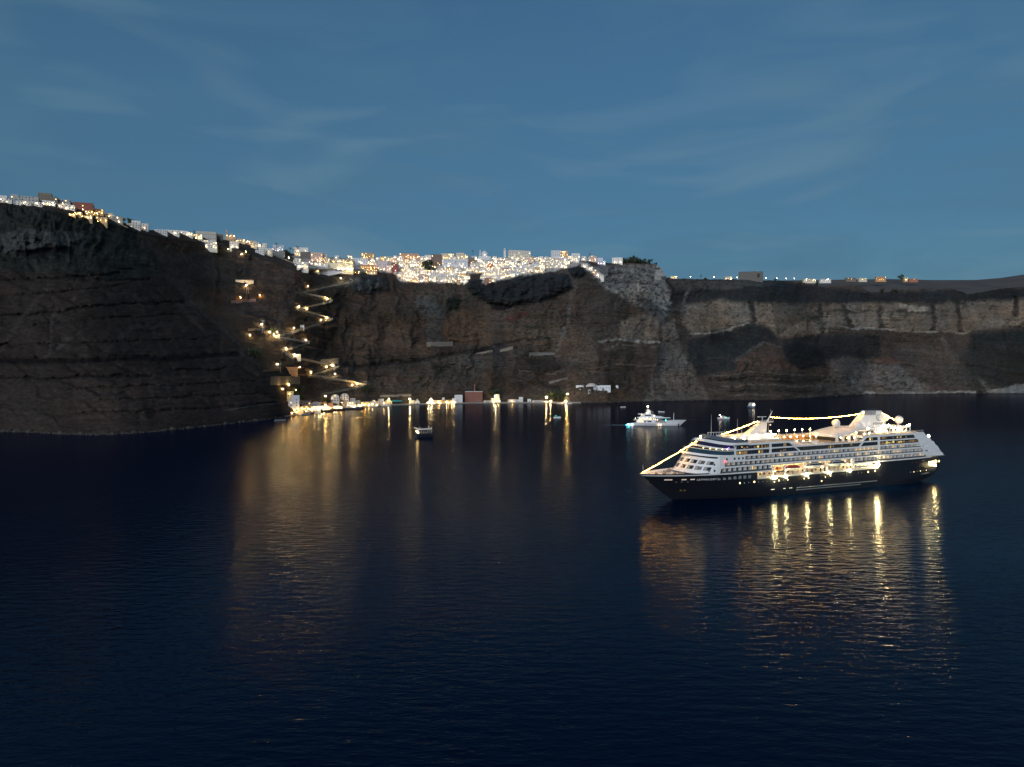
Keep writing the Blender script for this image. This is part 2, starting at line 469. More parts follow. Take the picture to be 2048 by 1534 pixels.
for pts, w, a in (([(-30,722),(100,722),(230,718),(360,716),(478,706)], 6, 0.95), ([(-30,756),(110,756),(200,752),(305,752)], 3, 0.8), ([(-20,632),(80,628),(200,612),(300,606),(370,606)], 2.5, 0.8),
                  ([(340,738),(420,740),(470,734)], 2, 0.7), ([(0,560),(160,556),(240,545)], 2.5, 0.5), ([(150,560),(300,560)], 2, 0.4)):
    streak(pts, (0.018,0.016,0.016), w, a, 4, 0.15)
for pts in ([(316,534),(345,565),(381,603),(405,620)], [(404,625),(463,675),(490,702)], [(100,700),(104,640),(112,612)], [(90,715),(140,680),(160,664)], [(480,700),(513,728)], [(250,505),(300,520)]):
    streak(pts, (0.088,0.080,0.073), 3.2, 0.7, 1)
# --- the cove with the stair path
area([(600,545),(700,560),(690,640),(600,640)], (0.05,0.05,0.045), 18, 0.7)
area([(690,560),(720,548),(770,552),(782,580),(740,588),(700,586)], (0.055,0.06,0.063), 8, 0.95, -14)
for p in ([(715,556),(720,578)], [(735,560),(742,578)], [(755,556),(752,572)]): streak(p, (0.14,0.145,0.15), 3, 0.7)
area([(830,590),(870,590),(890,640),(885,690),(850,690),(845,630)], (0.10,0.098,0.095), 10, 0.8)
area([(890,600),(905,592),(925,600),(915,620),(893,618)], (0.022,0.03,0.024), 5, 0.9)
area([(930,560),(1000,555),(1060,545),(1135,548),(1148,575),(1100,600),(1050,610),(1000,618),(960,600),(938,590)], (0.033,0.037,0.042), 7, 0.95, -24, 14)
area([(975,605),(1040,610),(1000,622),(985,620)], (0.018,0.019,0.022), 4, 0.9, 6)
area([(888,640),(930,620),(975,640),(985,690),(890,690)], (0.125,0.088,0.062), 8, 0.85, -6)
area([(1005,650),(1040,625),(1120,615),(1140,690),(1010,690)], (0.105,0.08,0.062), 10, 0.8, -5)
area([(700,640),(850,640),(860,712),(690,722)], (0.098,0.073,0.058), 14, 0.8)
area([(1005,640),(1040,622),(1060,628),(1030,646)], (0.10,0.045,0.036), 5, 0.8)
streak([(640,735),(760,728),(860,718),(960,700),(1000,690)], (0.022,0.02,0.02), 4.5, 0.95, 5)
streak([(1005,684),(1060,680),(1100,676)], (0.025,0.022,0.022), 3, 0.8, 3)
area([(980,690),(1012,690),(1008,800),(990,800)], (0.055,0.052,0.052), 10, 0.7, 7)
streak([(1146,572),(1138,610),(1130,660),(1112,700)], (0.125,0.12,0.115), 4, 0.8, 3)
area([(770,745),(820,760),(815,790),(770,775)], (0.10,0.070,0.055), 8, 0.7)
area([(1020,730),(1220,725),(1230,780),(1040,790)], (0.062,0.052,0.047), 14, 0.7)
# --- light grey crag at the end of the town
area([(1165,535),(1235,530),(1330,530),(1345,600),(1330,645),(1270,610),(1215,580)], (0.175,0.168,0.158), 10, 0.9, -8)
area([(1308,528),(1326,533),(1330,556),(1310,560)], (0.27,0.255,0.23), 6, 0.9)
area([(1135,535),(1150,525),(1168,532),(1170,552),(1145,560)], (0.03,0.033,0.036), 4, 0.95, -10)
area([(1270,590),(1300,600),(1345,640),(1310,650)], (0.055,0.05,0.05), 12, 0.7)
spk = fbm(GX/4.2, GY/3.4, 3, 33)
crag = sstep(-4, 6, inpoly(WX, WY, [(1165,530),(1330,530),(1350,620),(1330,665),(1220,600)]))
paint(sstep(0.05, 0.35, spk) * crag, (0.05,0.053,0.05), 0.8)
# --- pale tuff band and what lies round it, on the right
area([(1335,557),(1560,562),(1740,585),(2100,575),(2100,600),(1950,604),(1800,606),(1560,606),(1420,600),(1345,610)], (0.036,0.037,0.040), 8, 0.95, 6)
area([(1335,556),(1400,558),(1480,560),(1560,566),(1450,578),(1350,580)], (0.10,0.095,0.088), 8, 0.7)
streak([(1378,575),(1370,600),(1362,625)], (0.13,0.125,0.12), 4, 0.7)
PALE = (0.165,0.135,0.108)
area([(1366,612),(1420,606),(1440,598),(1490,606),(1545,606),(1600,622),(1640,612),(1700,606),(1790,604),(1855,612),(1885,610),(1960,600),(2060,596),(2300,590),
      (2300,645),(2048,652),(1960,660),(1935,668),(1870,664),(1790,660),(1700,656),(1640,666),(1560,676),(1535,652),(1498,642),(1450,660),(1385,668),(1366,650)], PALE, 10, 0.95, -9, 9)
area([(1241,640),(1285,628),(1320,640),(1322,684),(1240,684)], PALE, 9, 0.92, -8, 8)
area([(1325,652),(1352,640),(1356,672),(1330,684)], PALE, 8, 0.9, -6)
area([(1545,606),(1600,606),(1640,640),(1610,640),(1570,660),(1552,672)], (0.10,0.088,0.075), 6, 0.75, 5)
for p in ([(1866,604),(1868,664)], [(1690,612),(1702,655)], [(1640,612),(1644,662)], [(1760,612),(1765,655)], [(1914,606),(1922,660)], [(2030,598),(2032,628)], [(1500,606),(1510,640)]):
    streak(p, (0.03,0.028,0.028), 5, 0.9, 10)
streak([(1640,622),(1720,624),(1800,622),(1862,628)], (0.08,0.07,0.06), 3, 0.8, 3)
streak([(1800,612),(1850,618)], (0.26,0.23,0.19), 6, 0.7)
streak([(1380,668),(1440,664),(1495,645)], (0.27,0.25,0.23), 2.2, 0.7)
streak([(1690,656),(1790,660),(1860,664),(1940,664)], (0.26,0.245,0.22), 2.2, 0.7)
streak([(1195,682),(1240,680),(1322,684)], (0.24,0.225,0.205), 3.0, 0.8)
area([(1375,680),(1450,664),(1500,648),(1540,660),(1560,690),(1500,700),(1470,740),(1400,750),(1380,720)], (0.034,0.036,0.038), 10, 0.9)
area([(1560,680),(1640,668),(1760,672),(1760,715),(1650,722),(1590,720)], (0.036,0.036,0.040), 9, 0.9, 4)
area([(1470,722),(1530,685),(1545,682),(1590,715),(1600,738),(1540,742),(1480,745)], (0.088,0.058,0.047), 12, 0.7, -12, 16)
streak([(1470,722),(1500,700),(1528,686)], (0.15,0.135,0.12), 2.5, 0.5)
streak([(1530,684),(1565,696)], (0.14,0.13,0.12), 2.5, 0.4)
area([(1440,742),(1640,735),(1660,795),(1420,798)], (0.088,0.07,0.058), 10, 0.85)
streak([(1490,760),(1560,758)], (0.20,0.17,0.14), 2.2, 0.8, -3)
streak([(1420,757),(1640,764)], (0.03,0.026,0.025), 3, 0.7, 4)
area([(1660,720),(1690,712),(1720,722),(1760,716),(1830,760),(1850,788),(1650,792)], (0.115,0.10,0.090), 9, 0.85, -10, 18)
for p in ([(1735,728),(1755,755),(1760,785)], [(1765,725),(1780,760),(1788,785)], [(1775,716),(1830,770)], [(1885,676),(1898,710),(1905,735)], [(1915,722),(1990,788)], [(1690,740),(1720,782)]):
    streak(p, (0.165,0.155,0.145), 4, 0.6)
area([(1940,670),(2100,655),(2100,770),(2000,775),(1930,740)], (0.032,0.034,0.034), 16, 0.85)
area([(1850,700),(1940,700),(1960,770),(1880,770)], (0.055,0.048,0.042), 14, 0.7)
area([(1910,775),(1950,765),(1970,790),(1900,790)], (0.03,0.032,0.030), 4, 0.9)
area([(1975,785),(2000,775),(2048,768),(2120,765),(2120,792)], (0.20,0.19,0.175), 5, 0.8)
streak([(1730,786),(1800,783),(1880,785),(1950,784)], (0.26,0.25,0.235), 2.6, 0.9)
area([(1320,690),(1352,690),(1365,790),(1310,796)], (0.095,0.085,0.075), 10, 0.8, 6)
area([(1155,785),(1235,778),(1280,800),(1170,806)], (0.12,0.085,0.06), 6, 0.8, -4)
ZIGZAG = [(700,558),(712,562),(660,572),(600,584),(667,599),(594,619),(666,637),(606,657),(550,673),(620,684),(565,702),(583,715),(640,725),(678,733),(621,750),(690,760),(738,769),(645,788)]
streak(ZIGZAG, (0.20,0.175,0.14), 6, 0.6)                  # rock colour lightened along the path so the lamps' glow pools show
# --- fans, spurs and ledges on the right-hand wall
area([(1334,645),(1350,640),(1362,700),(1420,800),(1285,802),(1322,700)], (0.135,0.122,0.112), 9, 0.8, 9, 14)
area([(1560,690),(1600,684),(1640,700),(1648,730),(1600,738),(1572,722)], (0.026,0.028,0.032), 7, 0.9, -8)
area([(1690,714),(1716,722),(1700,760),(1640,794),(1600,796),(1650,760)], (0.10,0.085,0.075), 9, 0.8, -10, 14)
area([(1752,716),(1790,722),(1850,770),(1870,788),(1760,790),(1740,750)], (0.145,0.128,0.115), 9, 0.75, -14, 18)
area([(1745,716),(1775,712),(1800,724),(1770,730)], (0.13,0.075,0.055), 6, 0.8)
area([(1835,690),(1900,690),(1960,780),(1900,786),(1870,740)], (0.095,0.078,0.066), 12, 0.7, -6, 14)
for k, yy in enumerate((748, 757, 771, 782, 790)):
    streak([(1430 + 7*k, yy + 2), (1500, yy - 2), (1580, yy), (1650 - 4*k, yy + 3)], (0.028,0.024,0.022) if k % 2 else (0.17,0.145,0.12), 1.6, 0.7, 3 if k % 2 else -2)
for p in ([(1205,700),(1240,690),(1320,694)], [(1165,742),(1230,730),(1310,732)], [(1090,718),(1140,708),(1190,712)], [(1040,742),(1100,750),(1130,742)]): streak(p, (0.16,0.14,0.12), 2.0, 0.6, -3)
area([(1140,700),(1190,690),(1215,790),(1120,795)], (0.105,0.088,0.075), 12, 0.7, 5, 14)
area([(1050,720),(1110,712),(1125,740),(1070,752)], (0.045,0.036,0.033), 8, 0.8, -8)
area([(660,735),(760,735),(830,790),(700,795)], (0.095,0.078,0.066), 14, 0.7, -6, 16)
area([(850,720),(940,706),(985,790),(860,795)], (0.088,0.074,0.064), 14, 0.7, -5, 16)
area([(640,600),(690,590),(720,650),(650,700)], (0.042,0.036,0.033), 12, 0.7, 6)
# --- more beds on the headland
for pts, w in (([(-20,590),(120,584),(240,570),(300,556)], 1.8), ([(60,650),(220,636),(390,628)], 1.6), ([(0,690),(180,684),(420,676)], 1.5), ([(140,778),(330,770),(520,762)], 1.6), ([(200,800),(380,792),(540,786)], 1.6), ([(160,826),(360,818),(548,808)], 1.8)):
    streak(pts, (0.024,0.021,0.020), w, 0.7, 3, 0.3)
for pts in ([(0,700),(40,640),(90,580)], [(200,712),(260,660),(310,640)], [(330,704),(300,650),(270,590)], [(430,690),(395,650),(350,600)], [(150,600),(200,540)]): streak(pts, (0.085,0.075,0.068), 5, 0.55, 0, 0.4)
_m = np.array([0.082, 0.070, 0.062])
ALB = _m * np.power(np.clip(ALB / _m, 0.05, 8), 1.22)
# shoreline rock bleached by the sea
paint((1 - sstep(1.5, 5.0, np.abs(GY - ysh[:, None]))) * (GX < 560), (0.10,0.085,0.075), 0.6)
paint((1 - sstep(0.3, 2.0, np.abs(GY - ysh[:, None]))), (0.02,0.02,0.02), 0.7)
_tone = ALB.mean(-1, keepdims=True)
ALB *= (0.60 + 0.20 * sstep(560, 1250, GX))[..., None]  # lightened towards the right: softer dusk fill put into the rock colour
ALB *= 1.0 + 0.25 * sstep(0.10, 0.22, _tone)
# dark scrub in clumps and general mottling
scr = fbm(GX/5, GY/4, 4, 61) + 0.35 * fbm(GX/60, GY/40, 3, 62)
pal = sstep(0.12, 0.17, ALB.mean(-1))
paint(sstep(0.30, 0.46, scr) * (1 - 0.6 * crag) * (1 - 0.75 * pal) * sstep(560, 640, GX), (0.026,0.034,0.024), 0.75)
ALB *= (1 + pal * (0.35 * fbm(GX/5.5, GY/70, 3, 77) + 0.25 * fbm(GX/90, GY/6, 3, 78)))[..., None]      # flutes and bedding of the tuff
ALB *= (1.0 + 0.22 * fbm(GX/3.1, GY/2.2, 3, 51) + 0.16 * fbm(GX/40, GY/5, 4, 52))[..., None]
ALB *= (1.0 + (0.16 + 0.26 * sstep(0, 60, SD)) * fbm(GX/110, GY/45, 3, 55) + 0.14 * fbm((GX - 0.35 * GY)/9, GY/60, 3, 56))[..., None]
hue = (fbm(GX/55, GY/28, 3, 57) * (0.4 + 0.6 * sstep(0, 60, SD)))[..., None]
ALB *= 1 + hue * np.array([0.16, 0.0, -0.14])
ALB *= np.array([1.0, 0.98, 0.965])
ALB = np.clip(ALB, 0.008, 0.6)

# --- paved and whitewashed ground between the houses
TOWN = [(585,512),(640,512),(720,515),(900,516),(1060,514),(1140,517),(1172,524),(1210,552),(1204,558),(1160,532),(1135,537),(1095,545),(1040,552),(1000,562),(965,567),(962,547),(938,547),(934,568),(868,565),(800,564),(786,545),(700,545),(655,543),(600,540)]
dtw = inpoly(GX, GY, TOWN)
paint(sstep(-1.5, 2.5, dtw + 2.5 * fbm(GX/6, GY/4, 3, 95)), (0.50,0.48,0.45), 0.85)
paint(sstep(-1, 2, dtw) * sstep(0.15, 0.3, fbm(GX/5, GY/4, 3, 96)), (0.12,0.11,0.09), 0.7)
# --- depth of the cliff
d0 = np.empty(len(CX))
for i, x in enumerate(CX): d0[i] = on_level(x, yst[i], base_z[i]).y
d1 = D_TOP(CX)
_yts = np.interp(CX, _fx, _blur(Y_TOP(_fx), 141))          # depth follows a smoothed rim, so that no crease runs down the wall
tt = np.clip((yst[:, None] - GY) / (yst - _yts)[:, None], 0, 1.25)
edge_off = np.interp(CX, [0,470,580,620,720,800,880,970,1060,1130,1200,1300,1400], [10,12,34,43,39,48,49,47,36,22,20,12,10])
town_w = np.interp(CX, [440,590,1150,1260], [0,1,1,0])
te = np.clip(1 - edge_off / (yst - ytp), 0.6, 0.97)[:, None]
gentle = (0.12 + 0.36 * town_w)[:, None]
G = np.where(tt < te, (tt / te) ** 1.12 * (1 - gentle), (1 - gentle) + gentle * (tt - te) / (1 - te + 1e-6))
dd = (D_TOP(CX) - d0)[:, None]
DPT = d0[:, None] + dd * G
amp = sstep(0.0, 0.10, tt) * (1 - 0.85 * sstep(-0.03, 0.02, tt - te) * sstep(-4, 6, dtw))
hl = sstep(-10, 70, SD) * sstep(420, 520, GY) * (1 - sstep(640, 800, GX))
DPT += amp * 75 * hl
DPT += amp * (DEP * (0.8 + 0.4 * fbm(GX/10, GY/10, 3, 21)))
soft = 1 - 0.90 * (1 - sstep(-15, 30, SD)) * sstep(490, 560, GY)          # the headland's lower slopes are smooth scree
soft = soft * (0.55 + 0.45 * sstep(-0.25, 0.25, fbm(GX/60, GY/45, 3, 71)))
DPT += amp * (26 * (0.25 + 0.75 * sstep(0, 60, SD)) * fbm(GX/85, GY/120, 3, 1) - soft * 15 * (ridged(GX/30 + 0.6 * fbm(GX/40, GY/30, 2, 3), GY/95, 3, 2) - 0.55) + soft * 4.5 * fbm(GX/12, GY/13, 4, 4) + soft * 1.7 * fbm(GX/3.6, GY/3.2, 3, 14))
ZZ = CAM_H + (740 - GY) / F * DPT
lz = ZZ / 17.0 + 0.8 * fbm(GX/70, GY/50, 3, 12) + 0.01 * GX
fr = lz - np.floor(lz)
DPT += amp * 7.5 * (sstep(0.0, 0.25, fr) - fr) * np.clip(0.6 + 1.2 * fbm(GX/50, lz, 3, 13), 0.1, 1.3)
lz2 = ZZ / 5.5 + 0.6 * fbm(GX/30, GY/30, 3, 15)
fr2 = lz2 - np.floor(lz2)
DPT += amp * 2.8 * (sstep(0.0, 0.3, fr2) - fr2) * np.clip(0.6 + 1.4 * fbm(GX/20, lz2, 2, 16), 0, 1.3)

bed = fbm(lz * 2.4, GX / 260, 4, 140, 0.7) * 0.7 + fbm(lz2 * 1.3, GX / 120, 3, 141) * 0.4
ALB *= np.clip(1 + 0.30 * bed * (1 - sstep(-3, 3, dtw)), 0.35, 1.8)[..., None]
A = (GX - 1024) / F
Bv = (767 - GY) / F
cp, sp = math.cos(PITCH), math.sin(PITCH)
DY = cp + Bv * sp; DZ = -sp + Bv * cp
PX = A * DPT / DY; PY = DPT.copy(); PZ = CAM_H + DZ * DPT / DY
PZ = np.maximum(PZ, base_z[:, None] + 0.15 * (tt > 0))
# the plateau falls away behind the edge; the foot goes under water
back = []
for dk, dzk in ((60, 1.0), (250, -6.0), (800, -60.0), (1800, -160.0)):
    s = (DPT[:, -1] + dk) / DPT[:, -1]
    back.append(np.stack([PX[:, -1] * s, PY[:, -1] + dk, PZ[:, -1] + dzk], -1))
foot = np.stack([PX[:, 0], PY[:, 0] - 14, np.full(len(CX), -6.0)], -1)
P3 = np.concatenate([foot[:, None], np.stack([PX, PY, PZ], -1), np.stack(back, 1)], 1)
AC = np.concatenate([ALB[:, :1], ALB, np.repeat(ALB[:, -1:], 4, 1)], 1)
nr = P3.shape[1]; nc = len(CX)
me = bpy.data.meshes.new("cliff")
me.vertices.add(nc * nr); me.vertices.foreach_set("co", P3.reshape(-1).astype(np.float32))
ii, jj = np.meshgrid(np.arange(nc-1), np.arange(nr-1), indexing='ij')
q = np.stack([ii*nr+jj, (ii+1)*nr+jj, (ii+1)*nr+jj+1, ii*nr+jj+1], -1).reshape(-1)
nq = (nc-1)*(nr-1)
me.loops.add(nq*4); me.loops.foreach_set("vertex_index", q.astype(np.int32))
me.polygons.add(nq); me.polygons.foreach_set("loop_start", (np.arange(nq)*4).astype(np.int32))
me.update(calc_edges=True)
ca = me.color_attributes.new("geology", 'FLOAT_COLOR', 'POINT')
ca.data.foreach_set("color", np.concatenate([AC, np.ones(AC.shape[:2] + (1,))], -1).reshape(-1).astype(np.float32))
def rock_mat():
    m = bpy.data.materials.new("volcanic_rock"); m.use_nodes = True
    nt = m.node_tree; L = nt.links; b = nt.nodes["Principled BSDF"]; b.inputs['Roughness'].default_value = 0.95
    b.inputs['Specular IOR Level'].default_value = 0.1
    a = nt.nodes.new("ShaderNodeAttribute"); a.attribute_name = "geology"
    g = nt.nodes.new("ShaderNodeNewGeometry")
    cur = a.outputs['Color']
    for sc, lo, hi, vec in ((0.16, 0.62, 1.38, (1,1,2.6)), (0.55, 0.75, 1.25, (1,1,1.6))):
        mpn = nt.nodes.new("ShaderNodeMapping"); mpn.inputs['Scale'].default_value = vec; L.new(g.outputs['Position'], mpn.inputs['Vector'])
        n = nt.nodes.new("ShaderNodeTexNoise"); n.inputs['Scale'].default_value = sc; n.inputs['Detail'].default_value = 4; n.inputs['Roughness'].default_value = 0.65
        L.new(mpn.outputs[0], n.inputs['Vector'])
        r = nt.nodes.new("ShaderNodeMapRange"); r.inputs['From Min'].default_value = 0.3; r.inputs['From Max'].default_value = 0.7
        r.inputs['To Min'].default_value = lo; r.inputs['To Max'].default_value = hi; L.new(n.outputs['Fac'], r.inputs['Value'])
        mx = nt.nodes.new("ShaderNodeMix"); mx.data_type = 'RGBA'; mx.blend_type = 'MULTIPLY'; mx.inputs['Factor'].default_value = 1
        L.new(cur, mx.inputs['A']); L.new(r.outputs[0], mx.inputs['B']); cur = mx.outputs['Result']
    L.new(cur, b.inputs['Base Color'])
    return m
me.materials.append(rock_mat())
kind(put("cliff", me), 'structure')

def T(px, py):
    """the point of the cliff that lies on this bearing"""
    i = int(np.clip(np.searchsorted(CX, px) - 1, 0, nc - 2)); w = (px - CX[i]) / (CX[i+1] - CX[i])
    def dep(k):
        yy = GY[k]
        return np.interp(-py, -yy, DPT[k])
    return at_depth(px, py, float(dep(i) * (1-w) + dep(i+1) * w))

# --- the far terraced slope behind the cliff edge on the right
def far_slope():
    xs = np.arange(1540, 2500, 5.0)
    top = np.interp(xs, [1540,1560,1700,1780,1860,1950,2000,2048,2500], [566,561,559,558,560,560,556,549,520])
    rows = []
    for k, t in enumerate(np.linspace(0, 1, 26)):
        y = 606 + (top - 606) * t
        d = 2130 + 700 * t + 14 * fbm(xs/40, xs*0 + t*5, 3, 80) + (k % 3 == 0) * 9
        rows.append([at_depth(float(x), float(yy), float(q)) for x, yy, q in zip(xs, y, d)])
    last = rows[-1]
    rows.append([p + Vector((0, 400, -40)) for p in last])
    b = MB(); b.grid(rows)
    kind(b.build("far_slope", pmat("dry_terraces", (0.085,0.076,0.068), 0.95, 0, 0.5, 0.012), smooth=True), 'structure')
far_slope()

# --- the quay of the old port
def quay():
    xs = np.arange(QUAY_X0 - 4, QUAY_X1 + 4, 4.0)
    fr0, fr1, tp = [], [], []
    for x in xs:
        w = on_level(float(x), float(Y_SHORE(x)), 0.0)
        out = Vector((w.x, w.y, 0)).normalized()
        fr0.append((w.x, w.y, -3)); fr1.append((w.x, w.y, 1.75))
        e = w + out * 95
        tp.append((e.x, e.y, 1.75))
    b = MB(); b.grid([fr0, fr1, tp])
    kind(b.build("quay", pmat("quay_stone", (0.30,0.28,0.25), 0.85, 0, 0.25, 0.2)), 'structure')
quay()
def quay_front(px): return on_level(px, float(Y_SHORE(px)), 0.0).y
# ================================================================== the cruise ship
TH = math.radians(23.6)
SHIP_LOC = Vector((77.8, 344.0, 0))
WHITE = pmat("ship_white_paint", (0.78,0.78,0.78), 0.45, 0, 0.05, 0.15)
BLACK = pmat("ship_hull_paint", (0.012,0.014,0.020), 0.42, 0, 0.3, 0.12)
GREYW = pmat("ship_windbreak_glass", (0.10,0.12,0.15), 0.15, 0, 0.2, 0.4)
GLASS = pmat("ship_dark_glass", (0.018,0.03,0.042), 0.07, 0, 0.5, 0.3)
GLASSB = pmat("ship_bridge_glass", (0.03,0.06,0.08), 0.08, 0, 0.4, 0.2)
DECK = pmat("ship_teak_deck", (0.36,0.27,0.19), 0.8, 0, 0.15, 0.8)
WALLIN = pmat("ship_cabin_wall", (0.10,0.10,0.105), 0.7, 0, 0.1, 0.4)
GREYM = pmat("ship_machinery_grey", (0.32,0.32,0.32), 0.5, 0.2, 0.15, 0.8)
DARKM = pmat("dark_opening", (0.02,0.02,0.022), 0.6)
RED = pmat("tender_canopy_red", (0.33,0.05,0.045), 0.5)
ORANGE = pmat("rescue_orange", (0.55,0.12,0.03), 0.5)
NAVY = pmat("boat_navy", (0.03,0.05,0.09), 0.35)
WARMWIN = emat("lit_cabin_window", (1.0, 0.62, 0.18), 1.25)
WARMDIM = emat("dim_cabin_window", (1.0, 0.62, 0.25), 0.26)
YELLOWWIN = emat("yellow_lounge_window", (1.0, 0.80, 0.25), 0.9)
BULB = emat("warm_string_bulb", (1.0, 0.50, 0.075), 230.0)
LAMPW = emat("deck_lamp_light", (1.0, 0.66, 0.26), 120.0)
FLOOD = emat("flood_light", (1.0, 0.78, 0.36), 620.0)
FLOODG = emat("cool_flood_light", (0.98, 0.88, 0.42), 520.0)
PURPLE = emat("purple_lounge_light", (0.25, 0.10, 1.0), 3.0)
REDL = emat("red_side_light", (1.0, 0.04, 0.08), 5.0)

ship = thing("cruise_ship", "black hulled white cruise ship strung with lights, lying on the right", "cruise ship", SHIP_LOC, TH)
def shr(p):
    x, y, z = p
    return (x, y, z + 0.0085 * max(0.0, x - 45.0))
def zs(x): return 0.0085 * max(0.0, x - 45.0)
def lerp(a, b, t): return a + (b - a) * t
def stem(z): return -17.7 * (max(z, 0) / 13.1) ** 0.88 if z > 0 else 0.4
def transom(z): return float(np.interp(z, [-3,0,1.5,3,6,9,14], [160,166,173,176.5,179,180,180.5]))
def halfb(s, z):
    zz = min(max(z, 0), 13.2) / 13.2
    u = (s - stem(z)) / lerp(66, 45, zz)
    bb = 12.7 * math.sin(math.pi/2 * min(max(u, 0), 1)) ** lerp(1.0, 0.62, zz)
    v = (transom(z) - s) / 30.0
    bs = 12.7 * (0.80 + 0.20 * math.sin(math.pi/2 * min(max(v, 0), 1)))
    if v < 0.06: bs *= math.sqrt(max(0.0, 1 - (1 - v / 0.06) ** 2)) * 0.12 + 0.88
    return min(bb, bs)
def hull_rows(zlist, sa=None, sb=None, n=70, side=-1, out=0.0):
    rows = []
    for z in zlist:
        a = stem(z) if sa is None else sa
        b = transom(z) if sb is None else sb
        r = []
        for i in range(n + 1):
            w = i / n
            w = w ** 1.6 if sa is None else w
            s = a + (b - a) * w
            y = halfb(s, z) + (out if y_ok(s, z) else 0)
            r.append((s, side * y, z))
        rows.append(r)
    return rows
def y_ok(s, z): return s > stem(z) + 0.2
def hullpart(name, zl, sa, sb, mat, n=70, out=0.0, cap=None, transom_face=True, parent=ship):
    b = MB()
    L = hull_rows(zl, sa, sb, n, -1, out); R = hull_rows(zl, sa, sb, n, 1, out)
    b.grid(L[::-1]); b.grid(R)
    for k in range(len(zl)-1):     # closing face at the after end, and at the fore end where the part starts amidships
        b.add([L[k][-1], R[k][-1], R[k+1][-1], L[k+1][-1]], [(0,1,2,3)])
        if sa is not None: b.add([R[k][0], L[k][0], L[k+1][0], R[k+1][0]], [(0,1,2,3)])
    if cap is not None:
        for i in range(n):
            b.add([L[-1][i], L[-1][i+1], R[-1][i+1], R[-1][i]], [(0,1,2,3)], cap)
    return b.build(name, mat if isinstance(mat, list) else [mat], parent, shr)
hullpart("hull", [-2.5,0,1.2,2.6,4.5,7,9.2], None, None, [BLACK, DECK], 80, cap=1)
hullpart("fore_hull", [9.2,10.6,12,12.75], None, 41.5, [BLACK, WHITE], 46, cap=1)
hullpart("aft_hull", [9.2,11,12.75], 126.0, None, [BLACK, WHITE], 30, cap=1)
hullpart("bulwark", [12.75,13.1,13.75], None, 21.0, [BLACK], 30, out=0.0)
b = MB()
Lr = hull_rows([12.78,13.72], None, 20.9, 30, -1, -0.12); Rr = hull_rows([12.78,13.72], None, 20.9, 30, 1, -0.12)
b.grid(Lr); b.grid(Rr[::-1]); b.build("bulwark_lining", [WHITE], ship, shr)
for sa, sb, nm in ((None, 50.5, "sheer_stripe"), (107.0, None, "sheer_stripe")):
    b = MB()
    for sd in (-1, 1):
        zl = [12.62, 13.22]
        rw = hull_rows(zl, sa, sb, 50, sd, 0.07)
        inn = hull_rows(zl, sa, sb, 50, sd, -0.2)
        b.grid([inn[0], rw[0], rw[1], inn[1]])
    if sb is None:
        e = [p for p in (hull_rows(zl, sa, sb, 50, -1, 0.07)[0][-1], hull_rows(zl, sa, sb, 50, 1, 0.07)[0][-1])]
        b.box(transom(13)-0.05, transom(13)+0.14, e[0][1], e[1][1], 12.62, 13.22)
    b.build(nm, [WHITE], ship, shr)
# dark deck edge above the stripe, aft
b = MB(); b.box(107, 180.3, -11.6, 11.6, 12.76, 13.5); b.build("aft_deck", [WALLIN], ship, shr)
for z0 in (3.1, 2.0):                                   # the two rubbing strakes
    b = MB()
    sa, sb = 67.0, 124.0 if z0 > 3 else 112.0
    b.box(sa, sb, -halfb(90, z0) - 0.45, -halfb(90, z0) + 0.3, z0, z0 + 0.35)
    b.build("rubbing_strake", [pmat("strake_steel", (0.35,0.35,0.33), 0.35, 0.3)], ship)
# --- fore part of the superstructure: rounded bands
def outline(tip, a, s_end, hb, n=16):
    pts = []
    for i in range(n + 1):
        ph = math.pi/2 * i / n
        pts.append((tip + a * (1 - math.cos(ph)), hb * math.sin(ph)))
    pts.append((max(s_end, tip + a + 0.05), hb))
    return pts
def band(name, tip0, tip1, z0, z1, a, s_end, hb, mat, c0=0.9, c1=None, matcap=None, build=True, n=16, a1=None):
    c1 = c0 if c1 is None else c1
    a1 = a if a1 is None else a1
    b = MB()
    o0 = outline(tip0, a, s_end, hb, n); o1 = outline(tip1, a1, s_end, hb, n)
    f0 = lambda p: z0 + c0 * (1 - min(1, p[1]/hb)**2) if False else z0 + c0 * max(0.0, 1 - (p[1]/hb)**2)
    f1 = lambda p: z1 + c1 * max(0.0, 1 - (p[1]/hb)**2)
    A0 = [(p[0], -p[1], f0(p)) for p in o0]; A1 = [(p[0], -p[1], f1(p)) for p in o1]
    B0 = [(p[0], p[1], f0(p)) for p in o0]; B1 = [(p[0], p[1], f1(p)) for p in o1]
    b.grid([A1, A0]); b.grid([B0, B1])
    m = len(o0)
    for i in range(m-1):
        b.add([A1[i], A1[i+1], B1[i+1], B1[i]], [(0,1,2,3)], 1 if matcap else 0)
        b.add([B0[i], B0[i+1], A0[i+1], A0[i]], [(0,1,2,3)])
    b.add([A0[-1], B0[-1], B1[-1], A1[-1]], [(0,3,2,1)])
    return b.build(name, [mat, matcap] if matcap else [mat], ship, shr)
FT = dict(tip0=2.6, tip1=9.2, z0=13.0, z1=20.2, a=15.6, a1=12.0, hb=12.55)
band("fore_house", FT['tip0'], FT['tip1'], FT['z0'], FT['z1'], FT['a'], 18.4, FT['hb'], WHITE, 0.9, 1.1, a1=FT['a1'])
band("bridge_walkway", 9.9, 9.9, 20.2, 21.0, 15.0, 26.5, 12.35, DARKM, 1.1, 1.3)
band("bridge_bulwark", 6.6, 6.9, 21.0, 21.9, 18.0, 27.2, 12.75, WHITE, 1.3, 1.5)
band("bridge_windows", 7.3, 9.2, 21.9, 23.7, 17.5, 27.0, 12.62, GLASSB, 1.5, 1.5)
band("bridge_rail", 9.0, 9.0, 23.7, 23.95, 17.8, 26.9, 12.72, WHITE, 1.5, 1.5, matcap=DECK)
